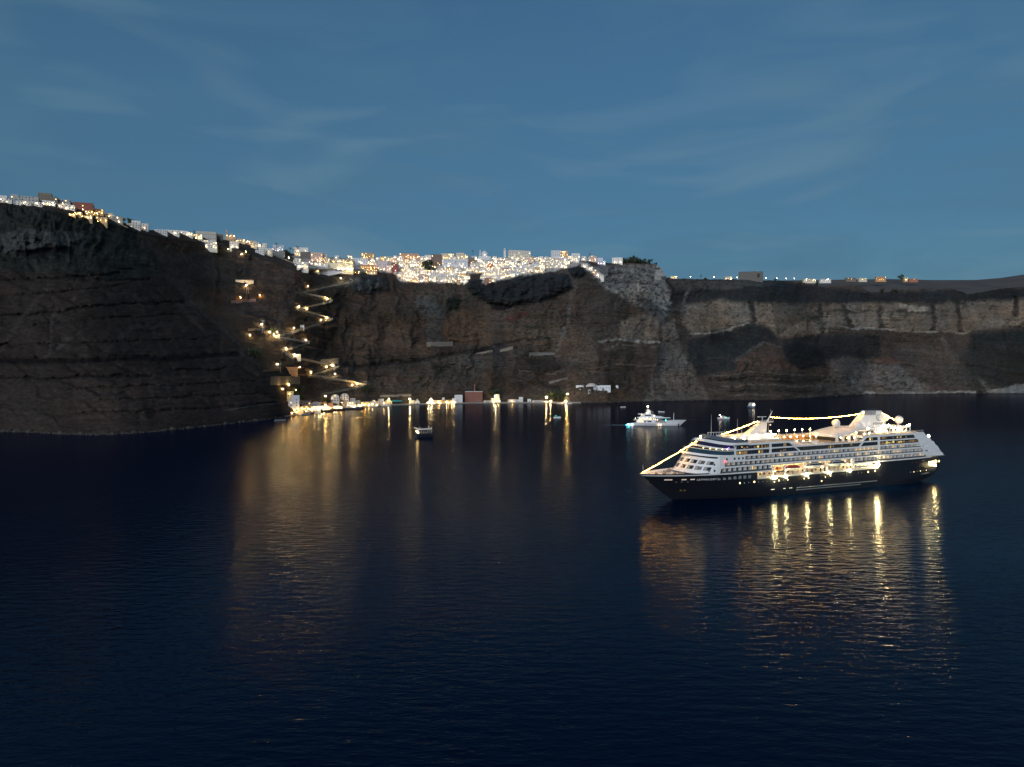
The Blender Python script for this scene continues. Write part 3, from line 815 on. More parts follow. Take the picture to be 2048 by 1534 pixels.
band("lounge_recess", 14.2, 14.6, 23.95, 24.5, 12.5, 27.0, 12.4, pmat("lounge_wall", (0.42,0.33,0.22), 0.7), 1.5, 1.5)
band("lounge_bulwark", 12.8, 13.2, 24.3, 24.95, 14.4, 27.1, 12.72, WHITE, 1.7, 1.7)
band("lounge_windows", 13.6, 15.0, 24.95, 26.5, 13.4, 27.0, 12.62, pmat("lounge_glass", (0.025,0.022,0.05), 0.08, 0, 0.4, 0.2), 1.7, 1.8)
band("lounge_roof", 14.6, 16.4, 26.5, 27.6, 13.2, 36.5, 12.74, WHITE, 1.8, 1.8, matcap=DECK)
band("windbreak", 18.3, 20.0, 27.6, 29.0, 14.0, 36.0, 12.0, GREYW, 2.0, 2.2)
# windows on the rounded front: they follow the sloping face
def front_pt(ph, t, out=0.06):
    tip = lerp(FT['tip0'], FT['tip1'], t); a = lerp(FT['a'], FT['a1'], t)
    x = tip + a * (1 - math.cos(ph)); y = FT['hb'] * math.sin(ph)
    z = lerp(FT['z0'], FT['z1'], t) + lerp(0.9, 1.1, t) * (1 - (y/FT['hb'])**2)
    nx, ny = -math.cos(ph) * FT['hb'], math.sin(ph) * a
    l = math.hypot(nx, ny)
    return (x + nx/l*out, -(y + ny/l*out), z)
for row, (t0, t1) in enumerate(((0.24, 0.45), (0.60, 0.81))):
    for k, (p0, p1) in enumerate(((4,16), (20,33), (37,50), (54,68))):
        for sd in (1, -1):
            b = MB()
            sh = 5 * math.pi/180
            g = []
            for t in (t0, t1):
                g.append([front_pt(math.radians(p) + (sh if t == t1 else 0) * 0.0, t) for p in np.linspace(p0, p1, 5)])
            fo = [[(x, sd*y, z) for x, y, z in r] for r in g]
            if sd == 1: fo = fo[::-1]
            b.grid(fo)
            g2 = []
            for t in (t0 + 0.03, t1 - 0.03):
                g2.append([front_pt(math.radians(p), t, 0.10) for p in np.linspace(p0 + 0.8, p0 + (p1 - p0) * 0.42, 3)])
            f2 = [[(x, sd*y, z) for x, y, z in r] for r in g2]
            if sd == 1: f2 = f2[::-1]
            b.grid(f2, 1)
            b.build("fore_window", [GLASS, pmat("curtain", (0.42,0.36,0.28), 0.8)], ship, shr)
b = MB(); b.box(18.3, 33.7, -12.60, 12.60, 19.1, 21.75); b.box(18.3, 21.3, -12.56, 12.56, 15.7, 19.2); b.build("bridge_house", [WHITE], ship, shr)
# portholes in the white side
def port_hole(s, z, r=0.42, y=None, mat=GLASS, lit=False):
    b = MB(); yy = -(12.55 if y is None else y)
    b.tube((s, yy + 0.1, z), (s, yy - 0.07, z), r + 0.12, n=12, mi=0); b.tube((s, yy, z), (s, yy - 0.10, z), r, n=12, mi=1)
    b.build("porthole", [GREYM, mat], ship, shr)
for s, z in ((13.0,14.6), (15.6,14.7), (15.8,17.6), (22.6,20.0), (27.3,20.0), (29.9,20.0), (32.4,20.0)):
    port_hole(s, z, 0.5, 12.62 if s > 18.3 else 12.55 * math.sqrt(max(0.2, 1 - (1 - (s - lerp(2.6, 9.2, (z - 13) / 7.2)) / lerp(15.6, 12.0, (z - 13) / 7.2)) ** 2)))
# --- long house amidships: floors, dark inner walls, partitions and cabin windows
b = MB()
b.box(33.5, 166, -10.6, 10.6, 15.7, 21.3); b.box(18.5, 51, -10.6, 10.6, 13.0, 15.7); b.box(107, 168, -10.6, 10.6, 13.5, 15.7); b.box(51, 107, -8.2, 8.2, 9.25, 15.7)
b.box(41.5, 51, -8.2, 8.2, 9.25, 13.0); b.box(107, 126, -8.2, 8.2, 9.25, 13.5)
b.box(18.5, 33.5, -10.4, 10.4, 15.7, 18.6)
b.build("cabin_block", [WALLIN], ship, shr)
ends = {15.7: 167.5, 18.35: 164.5, 20.95: 161.5, 23.7: 159.5, 26.2: 157.0}
def floor_slab(s0, s1, z0, z1, name="deck_edge", hb=12.66, mat=WHITE):
    b = MB(); b.box(s0, s1, -hb, hb, z0, z1); return b.build(name, [mat], ship, shr)
floor_slab(19.5, 168, 15.62, 16.38)
floor_slab(21.0, 165.5, 18.30, 19.12)
floor_slab(33.6, 163, 20.90, 21.72)
floor_slab(27.0, 161, 23.68, 24.34)
floor_slab(36.4, 65.5, 26.2, 27.25); floor_slab(113.5, 158, 26.2, 27.35)
# deck 6 sill
b = MB(); b.box(18, 50.5, -12.4, -10.6, 13.0, 13.5); b.box(18, 50.5, 10.6, 12.4, 13.0, 13.5); b.build("sill", [WALLIN], ship, shr)
def cabin_window_mesh(lit):
    b = MB()
    b.box(-1.25, 1.25, -0.06, 0.1, 0, 1.95, 0)
    b.box(-1.12, -0.45, -0.10, 0.0, 0.1, 1.85, 1); b.box(-0.36, 0.36, -0.10, 0.0, 0.1, 1.85, 2); b.box(0.45, 1.12, -0.10, 0.0, 0.1, 1.85, 1)
    c = pmat("cabin_curtain", (0.30,0.27,0.23), 0.8)
    mats = {0: [WALLIN, GLASS, c], 1: [WALLIN, WARMWIN, WARMDIM], 2: [WALLIN, WARMDIM, GLASS], 3: [WALLIN, c, GLASS]}[lit]
    return b.mesh("cabin_window", mats)
CW = [cabin_window_mesh(i) for i in range(4)]
rr = random.Random(5)
LITSPOT = {(8.0, 0): 0}
for zf, s0, s1, rowid in ((13.55, 18.6, 50.6, 6), (13.55, 107.4, 165.0, 6), (16.40, 21.4, 165.0, 7), (19.12, 34.0, 161.5, 8)):
    pb = MB(); n = int((s1 - s0) / 3.05); st = (s1 - s0) / n
    for k in range(n + 1):
        s = s0 + k * st
        th = 0.16 if k % 2 else 0.34
        top = {6: 15.64, 7: 18.32, 8: 20.92}[rowid]
        pb.box(s - th/2, s + th/2, -12.5, -10.55, zf - 0.02, top)
    kind(pb.build("balcony_partition", [WHITE], ship, shr), 'stuff')
    rb = MB()
    rb.box(s0, s1, -12.52, -12.44, zf - 0.02, zf + 0.55)
    rb.build("balcony_glass", [pmat("balcony_glass", (0.10,0.12,0.13), 0.12)], ship, shr)
    for k in range(n):
        s = s0 + (k + 0.5) * st
        x = rr.random()
        lit = 0
        if x < 0.10: lit = 1
        elif x < 0.26: lit = 2
        elif x < 0.42: lit = 3
        if rowid == 8 and 111 < s < 124: lit = 1
        if rowid == 6 and 126 < s < 135: lit = 1
        if rowid in (7, 8) and (50 < s < 53 or 156 < s): lit = 2
        o = put("cabin_window", CW[lit], ship, (s, -10.75 if rowid != 6 or True else 0, zf + zs(s) + 0.05))
        hgt = {6: 0.98, 7: 0.9, 8: 0.82}[rowid]
        o.scale = (min(1.0, st / 2.75), 1, hgt)
        if k % 3 == 1 and lit in (0, 3): o.location.y = -10.8
# --- glazed lounge decks 9 and 10 with white pillars between
def glass_run(s0, s1, z0, z1, name="lounge_window", mat=GLASS, c0=0.0, c1=0.0, pattern=None):
    """one framed run of windows; c0/c1 slant the ends"""
    b = MB(); y = -12.3
    b.hexa([(s0,y,z0),(s1,y,z0),(s1,y+1.2,z0),(s0,y+1.2,z0),(s0+c0,y,z1),(s1-c1,y,z1),(s1-c1,y+1.2,z1),(s0+c0,y+1.2,z1)])
    f = b.build(name, [mat], ship, shr)
    n = max(2, int((s1 - s0) / 1.55)); k = 0
    mb = MB()
    for i in range(1, n):
        s = s0 + (s1 - s0) * i / n
        if s0 + c0 < s < s1 - c1: mb.box(s - 0.05, s + 0.05, y - 0.05, y + 0.05, z0 + 0.02, z1 - 0.02)
    kind(mb.build("mullion", [WALLIN], f, shr), 'stuff')
    if pattern:
        for a, bb, h0, h1, m in pattern:
            q = MB(); q.box(a, bb, y - 0.04, y + 0.3, lerp(z0, z1, h0), lerp(z0, z1, h1)); q.build("lit_pane", [m], f, shr)
    return f
DG, TG = 21.72, 24.34
def lits(s0, s1, n, dens, seed, m=WARMDIM, h=(0.1, 0.8)):
    q = random.Random(seed); out = []
    for i in range(n):
        s = s0 + (s1 - s0) * (i + q.random() * 0.6) / n
        if q.random() < dens:
            a = lerp(h[0], h[1], q.random() * 0.5); out.append((s, min(s1, s + 0.4 + q.random() * 1.0), a, min(0.92, a + 0.25 + q.random() * 0.4), m if q.random() < 0.7 else YELLOWWIN))
    return out
glass_run(28.4, 49.3, DG, 23.68, pattern=[(28.8,30.0,0.1,0.8,WARMDIM), (30.4,31.2,0.2,0.8,YELLOWWIN), (31.7,33.0,0.15,0.8,WARMDIM), (33.3,35.4,0.1,0.85,WARMDIM), (42.5,43.4,0.15,0.8,YELLOWWIN), (44,45.4,0.1,0.85,WARMDIM)])
glass_run(28.4, 49.3, TG, 26.2, pattern=[(31.8,32.4,0.45,0.75,WARMWIN), (44.2,45.2,0.1,0.9,WARMDIM)] + lits(29, 49, 12, 0.5, 3, WARMDIM, (0.05, 0.5)))
glass_run(50.6, 68.6, DG, 23.68, c1=3.0, pattern=lits(56, 65, 6, 0.7, 9))
glass_run(50.6, 65.0, TG, 26.2, c1=3.2, pattern=[(58.5,60.5,0.1,0.9,WARMDIM)])
glass_run(70.2, 111.0, DG, 23.68, c0=-2.2, c1=-1.6, mat=pmat("pool_windbreak", (0.05,0.05,0.045), 0.12, 0, 0.4, 0.3), pattern=lits(84, 108, 20, 0.35, 21))
glass_run(112.4, 125.2, DG, 23.68, c0=2.2)
glass_run(114.6, 125.2, TG, 26.2, c0=2.0, pattern=[(119,120.2,0.1,0.9,YELLOWWIN), (121,121.6,0.1,0.8,WARMDIM)])
glass_run(126.8, 159.0, DG, 23.68, c1=2.0, pattern=lits(127.5, 156, 26, 0.85, 31, WARMDIM, (0.15, 0.5)))
glass_run(126.8, 156.5, TG, 26.2, c1=2.0, pattern=lits(128, 152, 18, 0.5, 41, WARMDIM, (0.3, 0.5)))
b = MB()
for s, w, z0, z1 in ((27.6,1.5,21.7,26.3), (50.0,1.3,21.7,26.3), (126.0,1.5,19.1,26.3), (107.6,0.6,9.3,15.8)):
    b.box(s - w/2, s + w/2, -12.60, -11.0, z0, z1)
for z0, z1, s0, s1 in ((21.7,23.7,68.7,65.5), (24.3,26.3,65.2,62.0), (21.7,23.7,111.0,113.2), (24.3,26.3,113.0,115.6)):
    b.hexa([(s0,-12.60,z0),(s0+1.3,-12.60,z0),(s0+1.3,-11.2,z0),(s0,-11.2,z0),(s1,-12.60,z1),(s1+1.3,-12.60,z1),(s1+1.3,-11.2,z1),(s1,-11.2,z1)])
b.build("side_pillar", [WHITE], ship, shr)
b = MB(); b.box(27, 65, -11.0, 11.0, 21.3, 26.2); b.box(113, 157, -11.0, 11.0, 21.3, 26.2); b.box(65, 113, -11.0, 11.0, 21.3, 23.7); b.build("lounge_block", [WALLIN], ship, shr)
# --- lifeboat recess: posts, inner wall, promenade rail, ceiling lamps
b = MB()
for s in (52.0, 59.6, 72.6, 88.4, 106.4): b.box(s - 0.22, s + 0.22, -12.55, -11.9, 9.25, 15.65)
b.build("davit_post", [WHITE], ship, shr)
b = MB(); b.box(41.6, 126, -8.32, -8.22, 9.3, 12.9); b.box(51, 107, -8.34, -8.22, 12.9, 15.6); b.build("promenade_wall", [pmat("promenade_white", (0.72,0.66,0.52), 0.6, 0, 0.12, 0.9)], ship, shr)
pr = random.Random(3)
for k in range(26):
    s = 43 + k * 3.15 + pr.random()
    b = MB()
    if pr.random() < 0.5: b.box(s, s + 0.9, -8.40, -8.3, 9.3, 11.3)
    else: b.box(s, s + 1.1, -8.40, -8.3, 10.3, 11.3)
    b.build("promenade_door", [DARKM if pr.random() < 0.6 else GREYM], ship, shr)
b = MB(); b.box(41.6, 125.8, -12.62, -12.5, 9.2, 10.15); kind(b.build("promenade_bulwark", [pmat("promenade_rail", (0.70,0.66,0.56), 0.5)], ship, shr), 'thing')
b = MB(); b.box(51, 107, -12.6, -8.4, 15.50, 15.62); b.box(41.6, 51, -12.4, -8.4, 12.50, 12.60); b.box(107, 126, -12.4, -8.4, 12.50, 12.60); b.build("promenade_ceiling", [WHITE], ship, shr)
b = MB(); b.box(52.2, 59.4, -12.72, -12.5, 11.9, 12.35); b.build("davit_beam", [DARKM], ship, shr)
lm = ball_mesh("promenade_lamp", 0.24, LAMPW, 6, 4)
for k, s in enumerate(np.arange(43, 125.5, 4.1)):
    zc = 15.2 if 51 < s < 107 else 12.2
    put("promenade_lamp", lm, ship, (float(s), -9.6, zc + zs(s)))
for s in (54, 61, 73.5, 86, 104.5): put("promenade_lamp", lm, ship, (s, -11.4, 12.2 + zs(s)))
fl = ball_mesh("hull_floodlight", 0.40, FLOOD, 8, 5); fg = ball_mesh("hull_floodlight", 0.34, FLOODG, 8, 5)
for s, z, m in ((51.8,9.0,fg), (53.0,9.1,fg), (59.8,9.0,fg), (74.0,9.0,fl), (89.6,9.0,fg), (104.0,9.1,fg)):
    put("hull_floodlight", m, ship, (s, -13.15, z + zs(s)))
fb = ball_mesh("hull_floodlight", 0.75, FLOOD, 8, 5)
put("hull_floodlight", fb, ship, (124.6, -13.2, 11.4 + zs(124)))
b = MB(); b.box(109, 123, -12.66, -12.3, 10.5, 11.4); b.build("tender_platform_rail", [pmat("platform_grey", (0.28,0.32,0.40), 0.5)], ship, shr)
# --- hull: square windows, lit portholes, mooring openings, anchor, shell doors, name
sqw = pmat("hull_window_glass", (0.22,0.26,0.26), 0.15)
for k in range(7):
    s = 18.9 + k * 2.95
    yy = halfb(s, 10.5)
    b = MB(); b.box(s - 0.85, s + 0.85, -yy - 0.10, -yy + 0.4, 10.0, 11.5, 0); b.box(s - 0.7, s + 0.7, -yy - 0.14, -yy, 10.12, 11.38, 1); b.build("hull_window", [GREYM, sqw], ship)
LITP = emat("lit_porthole", (1.0,0.72,0.30), 6.0); DIMP = emat("dim_porthole", (0.85,0.8,0.6), 0.35); TEALP = emat("teal_porthole", (0.2,0.7,0.6), 0.5)
def hull_port(s, z, m, r=0.34):
    yy = halfb(s, z); b = MB()
    b.tube((s, -yy + 0.4, z), (s, -yy - 0.06, z), r + 0.1, n=10, mi=0); b.tube((s, -yy + 0.1, z), (s, -yy - 0.10, z), r, n=10, mi=1)
    b.build("porthole", [BLACK, m], ship)
for s, z, m, r in ((31,7.9,LITP,0.42), (33.6,7.8,TEALP,0.3), (36.2,7.9,DIMP,0.22), (39.6,8.0,LITP,0.42), (42.3,7.8,DIMP,0.2), (45,7.8,DIMP,0.2), (47.6,7.8,DIMP,0.2), (52.4,7.2,LITP,0.3), (55.4,7.7,LITP,0.36), (58.3,7.6,DIMP,0.3),
                   (61.2,7.7,LITP,0.3), (72.2,7.6,LITP,0.26), (75.2,7.7,LITP,0.34), (84.2,5.6,LITP,0.34), (86.8,7.6,LITP,0.26), (90.4,8.0,LITP,0.36), (102,7.7,DIMP,0.25), (110.4,8.3,DIMP,0.25), (113,8.3,DIMP,0.25), (117.8,8.4,LITP,0.42), (123,8.6,LITP,0.42),
                   (150.6,6.4,DIMP,0.26), (153.4,6.4,LITP,0.2), (156.2,6.5,DIMP,0.26), (159,6.5,LITP,0.2), (161.7,6.5,DIMP,0.24), (164.4,6.6,LITP,0.22), (167,6.6,DIMP,0.26), (70,4.0,DIMP,0.2)):
    hull_port(s, z, m, r)
for s in (152, 155, 158, 160.5): hull_port(s, 11.6, emat("dull_red_port", (0.8,0.2,0.05), 0.12), 0.3)
port_m = emat("mooring_deck_light", (1.0,0.76,0.34), 5.0)
for s, z, w, h, m in ((166.5,10.2,1.9,1.2,port_m), (169.4,10.3,1.9,1.2,port_m), (172.4,9.9,1.8,1.9,port_m), (175.0,10.4,0.9,0.9,WARMWIN), (176.6,10.4,0.9,1.0,port_m), (167.6,8.7,1.2,0.45,port_m), (169.4,8.7,1.0,0.45,port_m)):
    yy = halfb(s, z); y2 = halfb(s + w, z); b = MB()
    b.hexa([(s,-yy-0.08,z),(s+w,-y2-0.08,z),(s+w,-y2+0.4,z),(s,-yy+0.4,z),(s,-yy-0.08,z+h),(s+w,-y2-0.08,z+h),(s+w,-y2+0.4,z+h),(s,-yy+0.4,z+h)], 0)
    b.build("mooring_opening", [m], ship)
put("hull_floodlight", fl, ship, (172.0, -halfb(172, 8) - 0.7, 8.9))
b = MB(); b.hexa([(160,-halfb(160,4.8)-0.25,4.6),(167,-halfb(167,4.8)-0.25,4.7),(167,-halfb(167,4.8)+0.3,4.7),(160,-halfb(160,4.8)+0.3,4.6),(160,-halfb(160,4.8)-0.25,4.75),(167,-halfb(167,5.2)-0.25,5.2),(167,-halfb(167,5.2)+0.3,5.2),(160,-halfb(160,4.8)+0.3,4.75)])
b.build("stern_ledge", [pmat("strake_steel", (0.35,0.35,0.33))], ship)
opn = emat("mooring_opening_light", (1.0,0.82,0.72), 0.55)
for s, w in ((-8.0,3.6), (-0.2,2.4), (4.0,2.2)):
    z = 11.0
    ya, yb = halfb(s, z), halfb(s + w, z)
    b = MB()
    for q in range(3):
        a0 = s + w * q / 3 + 0.08; a1 = s + w * (q + 1) / 3 - 0.08
        y0, y1 = halfb(a0, z), halfb(a1, z)
        b.hexa([(a0,-y0-0.06,z-0.45),(a1,-y1-0.06,z-0.45),(a1,-y1+0.4,z-0.45),(a0,-y0+0.4,z-0.45),(a0+0.25,-y0-0.1,z+0.45),(a1+0.25,-y1-0.1,z+0.45),(a1,-y1+0.4,z+0.45),(a0,-y0+0.4,z+0.45)])
    b.build("fairlead_opening", [opn], ship)
for s, w in ((-2.4,1.2), (0.2,1.2), (3.0,1.2)):
    yy = halfb(s + w/2, 9.5); b = MB(); b.box(s, s + w, -yy - 0.1, -yy + 0.5, 9.42, 9.62); b.build("hawse_slot", [emat("slot_glow", (0.8,0.8,0.75), 0.16)], ship)
for s in (1.6, 3.4):
    yy = halfb(s + 0.6, 5.2); b = MB(); b.box(s, s + 1.2, -yy - 0.1, -yy + 0.6, 4.6, 5.8); b.build("anchor_pocket", [emat("pocket_glow", (0.9,0.7,0.3), 0.06)], ship)
for s, w in ((50.4,2.2), (58.4,1.2), (62.3,0.7), (63.4,0.7)):
    yy = halfb(s, 3.4); b = MB(); b.box(s, s + w, -yy - 0.12, -yy + 0.3, 3.3, 3.6); b.build("shell_door_light", [emat("shell_door_glow", (1.0,0.95,0.7), 1.4)], ship)
# ship's name on the bow (it follows the flare)
NAMEM = pmat("name_lettering", (0.8,0.8,0.8), 0.5)
ang = math.atan2(halfb(17.5, 10.9) - halfb(6.5, 10.9), 11.0)
alp = math.atan2(halfb(12, 11.3) - halfb(12, 10.2), 1.1)
for word, s in (("AZAMARA", 6.9), ("QUEST", 13.4)):
    y0, y1 = halfb(s, 10.3), halfb(s + 5, 10.3)
    text_mesh("name_lettering", word, 1.35, NAMEM, ship, (s, -max(y0, 0.5 * (y0 + y1)) - 0.16, 10.25), (math.pi/2 + alp, 0, -math.atan2(y1 - y0, 5.0)), 0.04, 1.0 if word == "AZAMARA" else 0.92)
# --- stern: stepped after decks
for z0, z1, s0, s1, s2 in ((13.5,16.3,163.5,179.6,176.6), (16.3,19.1,161.0,176.4,174.0), (19.1,21.7,159.0,172.8,170.5), (21.7,24.3,157.5,169.0,166.8), (24.3,27.3,154.5,165.0,161.5)):
    b = MB()
    for sd in (-1, 1):
        hb = 12.2 - 0.06 * max(0, s1 - 165)
        y0, y1 = (-12.66, -11.9) if sd < 0 else (11.9, 12.66)
        e0, e1 = (-hb, -hb + 0.6) if sd < 0 else (hb - 0.6, hb)
        b.hexa([(s0,y0,z0),(s1,e0,z0),(s1,e1,z0),(s0,y1,z0),(s0-1.6,y0,z1),(s2,e0,z1),(s2,e1,z1),(s0-1.6,y1,z1)])
    b.box(s0, s1 - 0.5, -11.9, 11.9, z0 - 0.15, z0 + 0.15)
    b.box(s0 - 2, s0 + 1.5, -11.6, 11.6, z0, z1)
    b.box(s1 - 0.7, s1 - 0.5, -11.4, 11.4, z0, z0 + 1.1)
    b.build("after_terrace", [WHITE], ship, shr)
put("stern_lamp", fl, ship, (166.6, -11.6, 24.9 + zs(166)))
# --- open pool deck with the far side gallery
b = MB(); b.box(65, 113.5, -12.5, 12.5, 24.34, 24.42); b.build("pool_deck", [DECK], ship, shr)
b = MB()
for s in np.arange(65, 113.6, 1.6): b.box(s - 0.03, s + 0.03, -12.6, -12.54, 24.4, 25.4)
b.box(65, 113.5, -12.62, -12.52, 25.38, 25.46); kind(b.build("pool_rail", [WHITE], ship, shr), 'stuff')
b = MB(); b.box(62, 115, 6.5, 12.6, 26.9, 27.3); b.build("gallery_deck", [pmat("gallery_paint", (0.62,0.52,0.42), 0.7)], ship, shr)
b = MB()
for s in np.arange(64, 114, 3.2): b.box(s - 0.12, s + 0.12, 6.6, 6.9, 24.4, 26.9)
b.box(62, 115, 11.6, 11.9, 24.4, 26.9); b.build("gallery_post", [pmat("gallery_timber", (0.40,0.22,0.10), 0.6)], ship, shr)
b = MB()
for s in np.arange(62, 115.1, 1.6): b.box(s - 0.03, s + 0.03, 6.5, 6.56, 27.3, 28.3)
b.box(62, 115, 6.5, 6.58, 28.25, 28.33); kind(b.build("gallery_rail", [WHITE], ship, shr), 'stuff')
gl = ball_mesh("gallery_lamp", 0.26, LAMPW, 6, 4)
for s in np.arange(66, 113, 4.6): put("gallery_lamp", gl, ship, (float(s), 8.8, 26.3 + zs(s)))
dl = ball_mesh("deck_lamp_globe", 0.34, emat("globe_light", (1.0,0.62,0.18), 130.0), 8, 5)
for s in (40.5, 48, 57.5, 63.2, 69, 74.6, 80.2, 85.8, 91.4, 97):
    base = 27.3 if s > 60 else 27.4
    p = MB(); p.tube((0,0,0), (0,0,2.5), 0.09, 0.07, 6)
    yy = 7.4 if s > 60 else -5.0
    po = p.build("deck_lamp", [WHITE], ship, None, False, (s, yy, base + zs(s)))
    put("lamp_globe", dl, po, (0, 0, 2.8))
sb = MB()
for k in range(34):
    s = 68 + pr.random() * 42; y = -10 + pr.random() * 14
    sb.box(s, s + 0.7, y, y + 1.8, 24.45, 24.75)
kind(sb.build("sun_loungers", [pmat("lounger_cloth", (0.45,0.30,0.18), 0.8)], ship, shr), 'stuff')
b = MB(); b.box(78, 92, -3.5, 3.5, 24.4, 24.95, 0); b.box(79, 91, -2.8, 2.8, 24.9, 24.97, 1); b.build("swimming_pool", [WHITE, pmat("pool_water", (0.03,0.16,0.18), 0.05)], ship, shr)
# --- top of the bridge: mast and its house
b = MB(); b.box(33, 63, -7.0, 7.0, 27.3, 28.0, 0); b.box(31, 43, -5.0, 5.0, 28.0, 30.0, 0); b.box(43, 60, -4.2, 4.2, 28.0, 30.4, 0); b.box(36.2, 65.4, -12.6, 12.6, 27.25, 27.3, 1); b.build("mast_house", [WHITE, DECK], ship, shr)
b = MB(); b.hexa([(45.5,-2.2,30.2),(57,-2.2,30.2),(57,2.2,30.2),(45.5,2.2,30.2),(54.8,-1.0,36.0),(58.6,-1.0,36.0),(58.6,1.0,36.0),(54.8,1.0,36.0)])
mast = b.build("mast", [WHITE], ship, shr)
b = MB(); b.box(52.2, 61.5, -2.4, 2.4, 35.9, 36.2)
for s in np.arange(52.3, 61.5, 1.5): b.box(s, s + 0.08, -2.4, -2.3, 36.2, 37.2)
b.box(52.2, 61.5, -2.42, -2.32, 37.1, 37.2); b.build("mast_platform", [WHITE], mast, shr)
b = MB(); b.tube((56.2,0,36.2), (56.2,0,38.6), 0.14); b.box(53.2, 58.8, -0.2, 0.2, 38.6, 38.85); b.build("radar_scanner", [WHITE], mast, shr)
b = MB(); b.tube((59.5,0,36.1), (63.0,0,41.6), 0.38, 0.12); b.tube((62.0,0,39.5), (61.8,0,42.5), 0.05); b.build("topmast", [WHITE], mast, shr)
b = MB(); b.box(48.2, 52.4, -0.3, 0.3, 33.4, 33.6); b.ball((51,0,34.1), 0.5); b.ball((60.5,-1.2,34.5), 0.5); b.build("mast_bracket", [WHITE], mast, shr)
fs = ball_mesh("mast_lamp", 0.24, emat("mast_flood", (1.0,0.68,0.28), 150.0), 8, 5)
for s, y, z in ((33.5,-5.6,29.4), (39,-5.5,28.9), (44,-5.2,29.0), (49.5,-5,29.2), (54.5,-4.8,29.6), (59.3,-4.8,29.9), (61.5,-4,29.9)): put("mast_lamp", fs, ship, (s, y, z))
for s, y, h in ((21.0,-3,11.5), (29.5,-3,4.0), (36.5,-4,9.0), (41,-2,5), (46,-3,4.0), (62.3,2,6.0)):
    b = MB(); b.tube((s,y,28.5), (s,y,29.5 + h), 0.10, 0.03, 5); b.build("whip_aerial", [WHITE], ship, shr)
b = MB()
for s in np.arange(20.5, 31, 1.7): b.box(s, s + 0.12, -1.2, -1.08, 30.0, 32.0)
b.box(20.3, 31, -1.25, -1.1, 31.9, 32.1); b.build("forward_rail", [WHITE], ship, shr)
# --- after house, canopy, funnel, domes
b = MB()
for k, (s, hw, z) in enumerate(()): pass
rows = []
for s, hw, zt in ((98,9.0,28.6), (101,10.0,29.4), (107,10.6,30.6), (113,10.8,31.5), (120,10.8,31.6), (126,10.0,31.2)):
    rows.append([(s, -hw, zt - 1.4), (s, -hw, zt - 0.7), (s, -hw*0.72, zt), (s, -hw*0.3, zt + 0.45), (s, hw*0.3, zt + 0.45), (s, hw*0.72, zt), (s, hw, zt - 0.7), (s, hw, zt - 1.4)])
b.grid(rows); b.add([rows[0][i] for i in range(8)], [tuple(range(8))]); b.grid([[r[0] for r in rows], [(r[0][0], -r[0][1], r[0][2]) for r in rows]])
b.build("grill_canopy", [WHITE], ship)
for s in (99, 103.5, 108, 112.5):
    for y in (-8.9, 8.9):
        b = MB(); b.box(s - 0.5, s + 0.5, y - 0.5, y + 0.5, 24.4, 28.6); b.build("canopy_post", [WHITE], ship, shr)
b = MB(); b.box(98.5, 114, -8.35, -8.2, 27.2, 28.4); b.build("canopy_fascia", [WHITE], ship, shr)
b = MB(); b.box(101, 114, -6, 6, 24.4, 27.9); b.build("grill_counter", [pmat("grill_dark", (0.05,0.045,0.035), 0.6)], ship, shr)
b = MB(); b.box(113.6, 158, -12.6, 12.6, 27.36, 27.42); b.build("sun_deck", [DECK], ship, shr)
b = MB(); b.box(120, 156, -8.4, 8.4, 27.4, 30.6); fh = b.build("funnel_house", [WHITE], ship, shr)
for s, w in ((121.6,1.5), (124.9,1.8), (129,1.9), (137,1.8), (140,1.2), (143,1.4), (150.2,2.0), (153,2.0)):
    b = MB(); b.box(s, s + w, -8.5, -8.3, 28.2, 29.7); b.build("house_window", [DARKM], fh, shr)
def fsec(z, s0, s1, hw): return [(s0, -hw*0.55, z), (s0 + (s1-s0)*0.22, -hw, z), (s0 + (s1-s0)*0.78, -hw, z), (s1, -hw*0.55, z), (s1, hw*0.55, z), (s0 + (s1-s0)*0.78, hw, z), (s0 + (s1-s0)*0.22, hw, z), (s0, hw*0.55, z)]
b = MB()
secs = [fsec(30.6,119.6,144.2,5.2), fsec(32.4,121.4,143.4,4.9), fsec(38.0,127.3,141.6,3.9), fsec(40.2,129.6,140.9,3.5)]
for k in range(len(secs)-1):
    for i in range(8):
        b.add([secs[k][i], secs[k][(i+1) % 8], secs[k+1][(i+1) % 8], secs[k+1][i]], [(0,1,2,3)])
b.add(secs[-1], [tuple(range(8))])
fun = b.build("funnel", [WHITE], ship)
b = MB()
g0 = fsec(38.1,127.0,135.8,4.05); g1 = fsec(40.25,129.3,135.6,3.65)
for k in range(6):
    t0 = k/6 + 0.02; t1 = k/6 + 0.11
    for i in (7, 0, 1):
        p = [Vector(g0[i]).lerp(Vector(g1[i]), t0), Vector(g0[(i+1) % 8]).lerp(Vector(g1[(i+1) % 8]), t0), Vector(g0[(i+1) % 8]).lerp(Vector(g1[(i+1) % 8]), t1), Vector(g0[i]).lerp(Vector(g1[i]), t1)]
        b.add(p, [(0,1,2,3)])
b.build("funnel_grille", [pmat("grille_grey", (0.16,0.15,0.14), 0.6)], fun)
b = MB()
for s in (131, 133, 135, 137): b.tube((s,-0.6,40.2), (s + 0.6,-0.6,41.3), 0.5, 0.45, 8)
b.build("exhaust_pipe", [DARKM], fun)
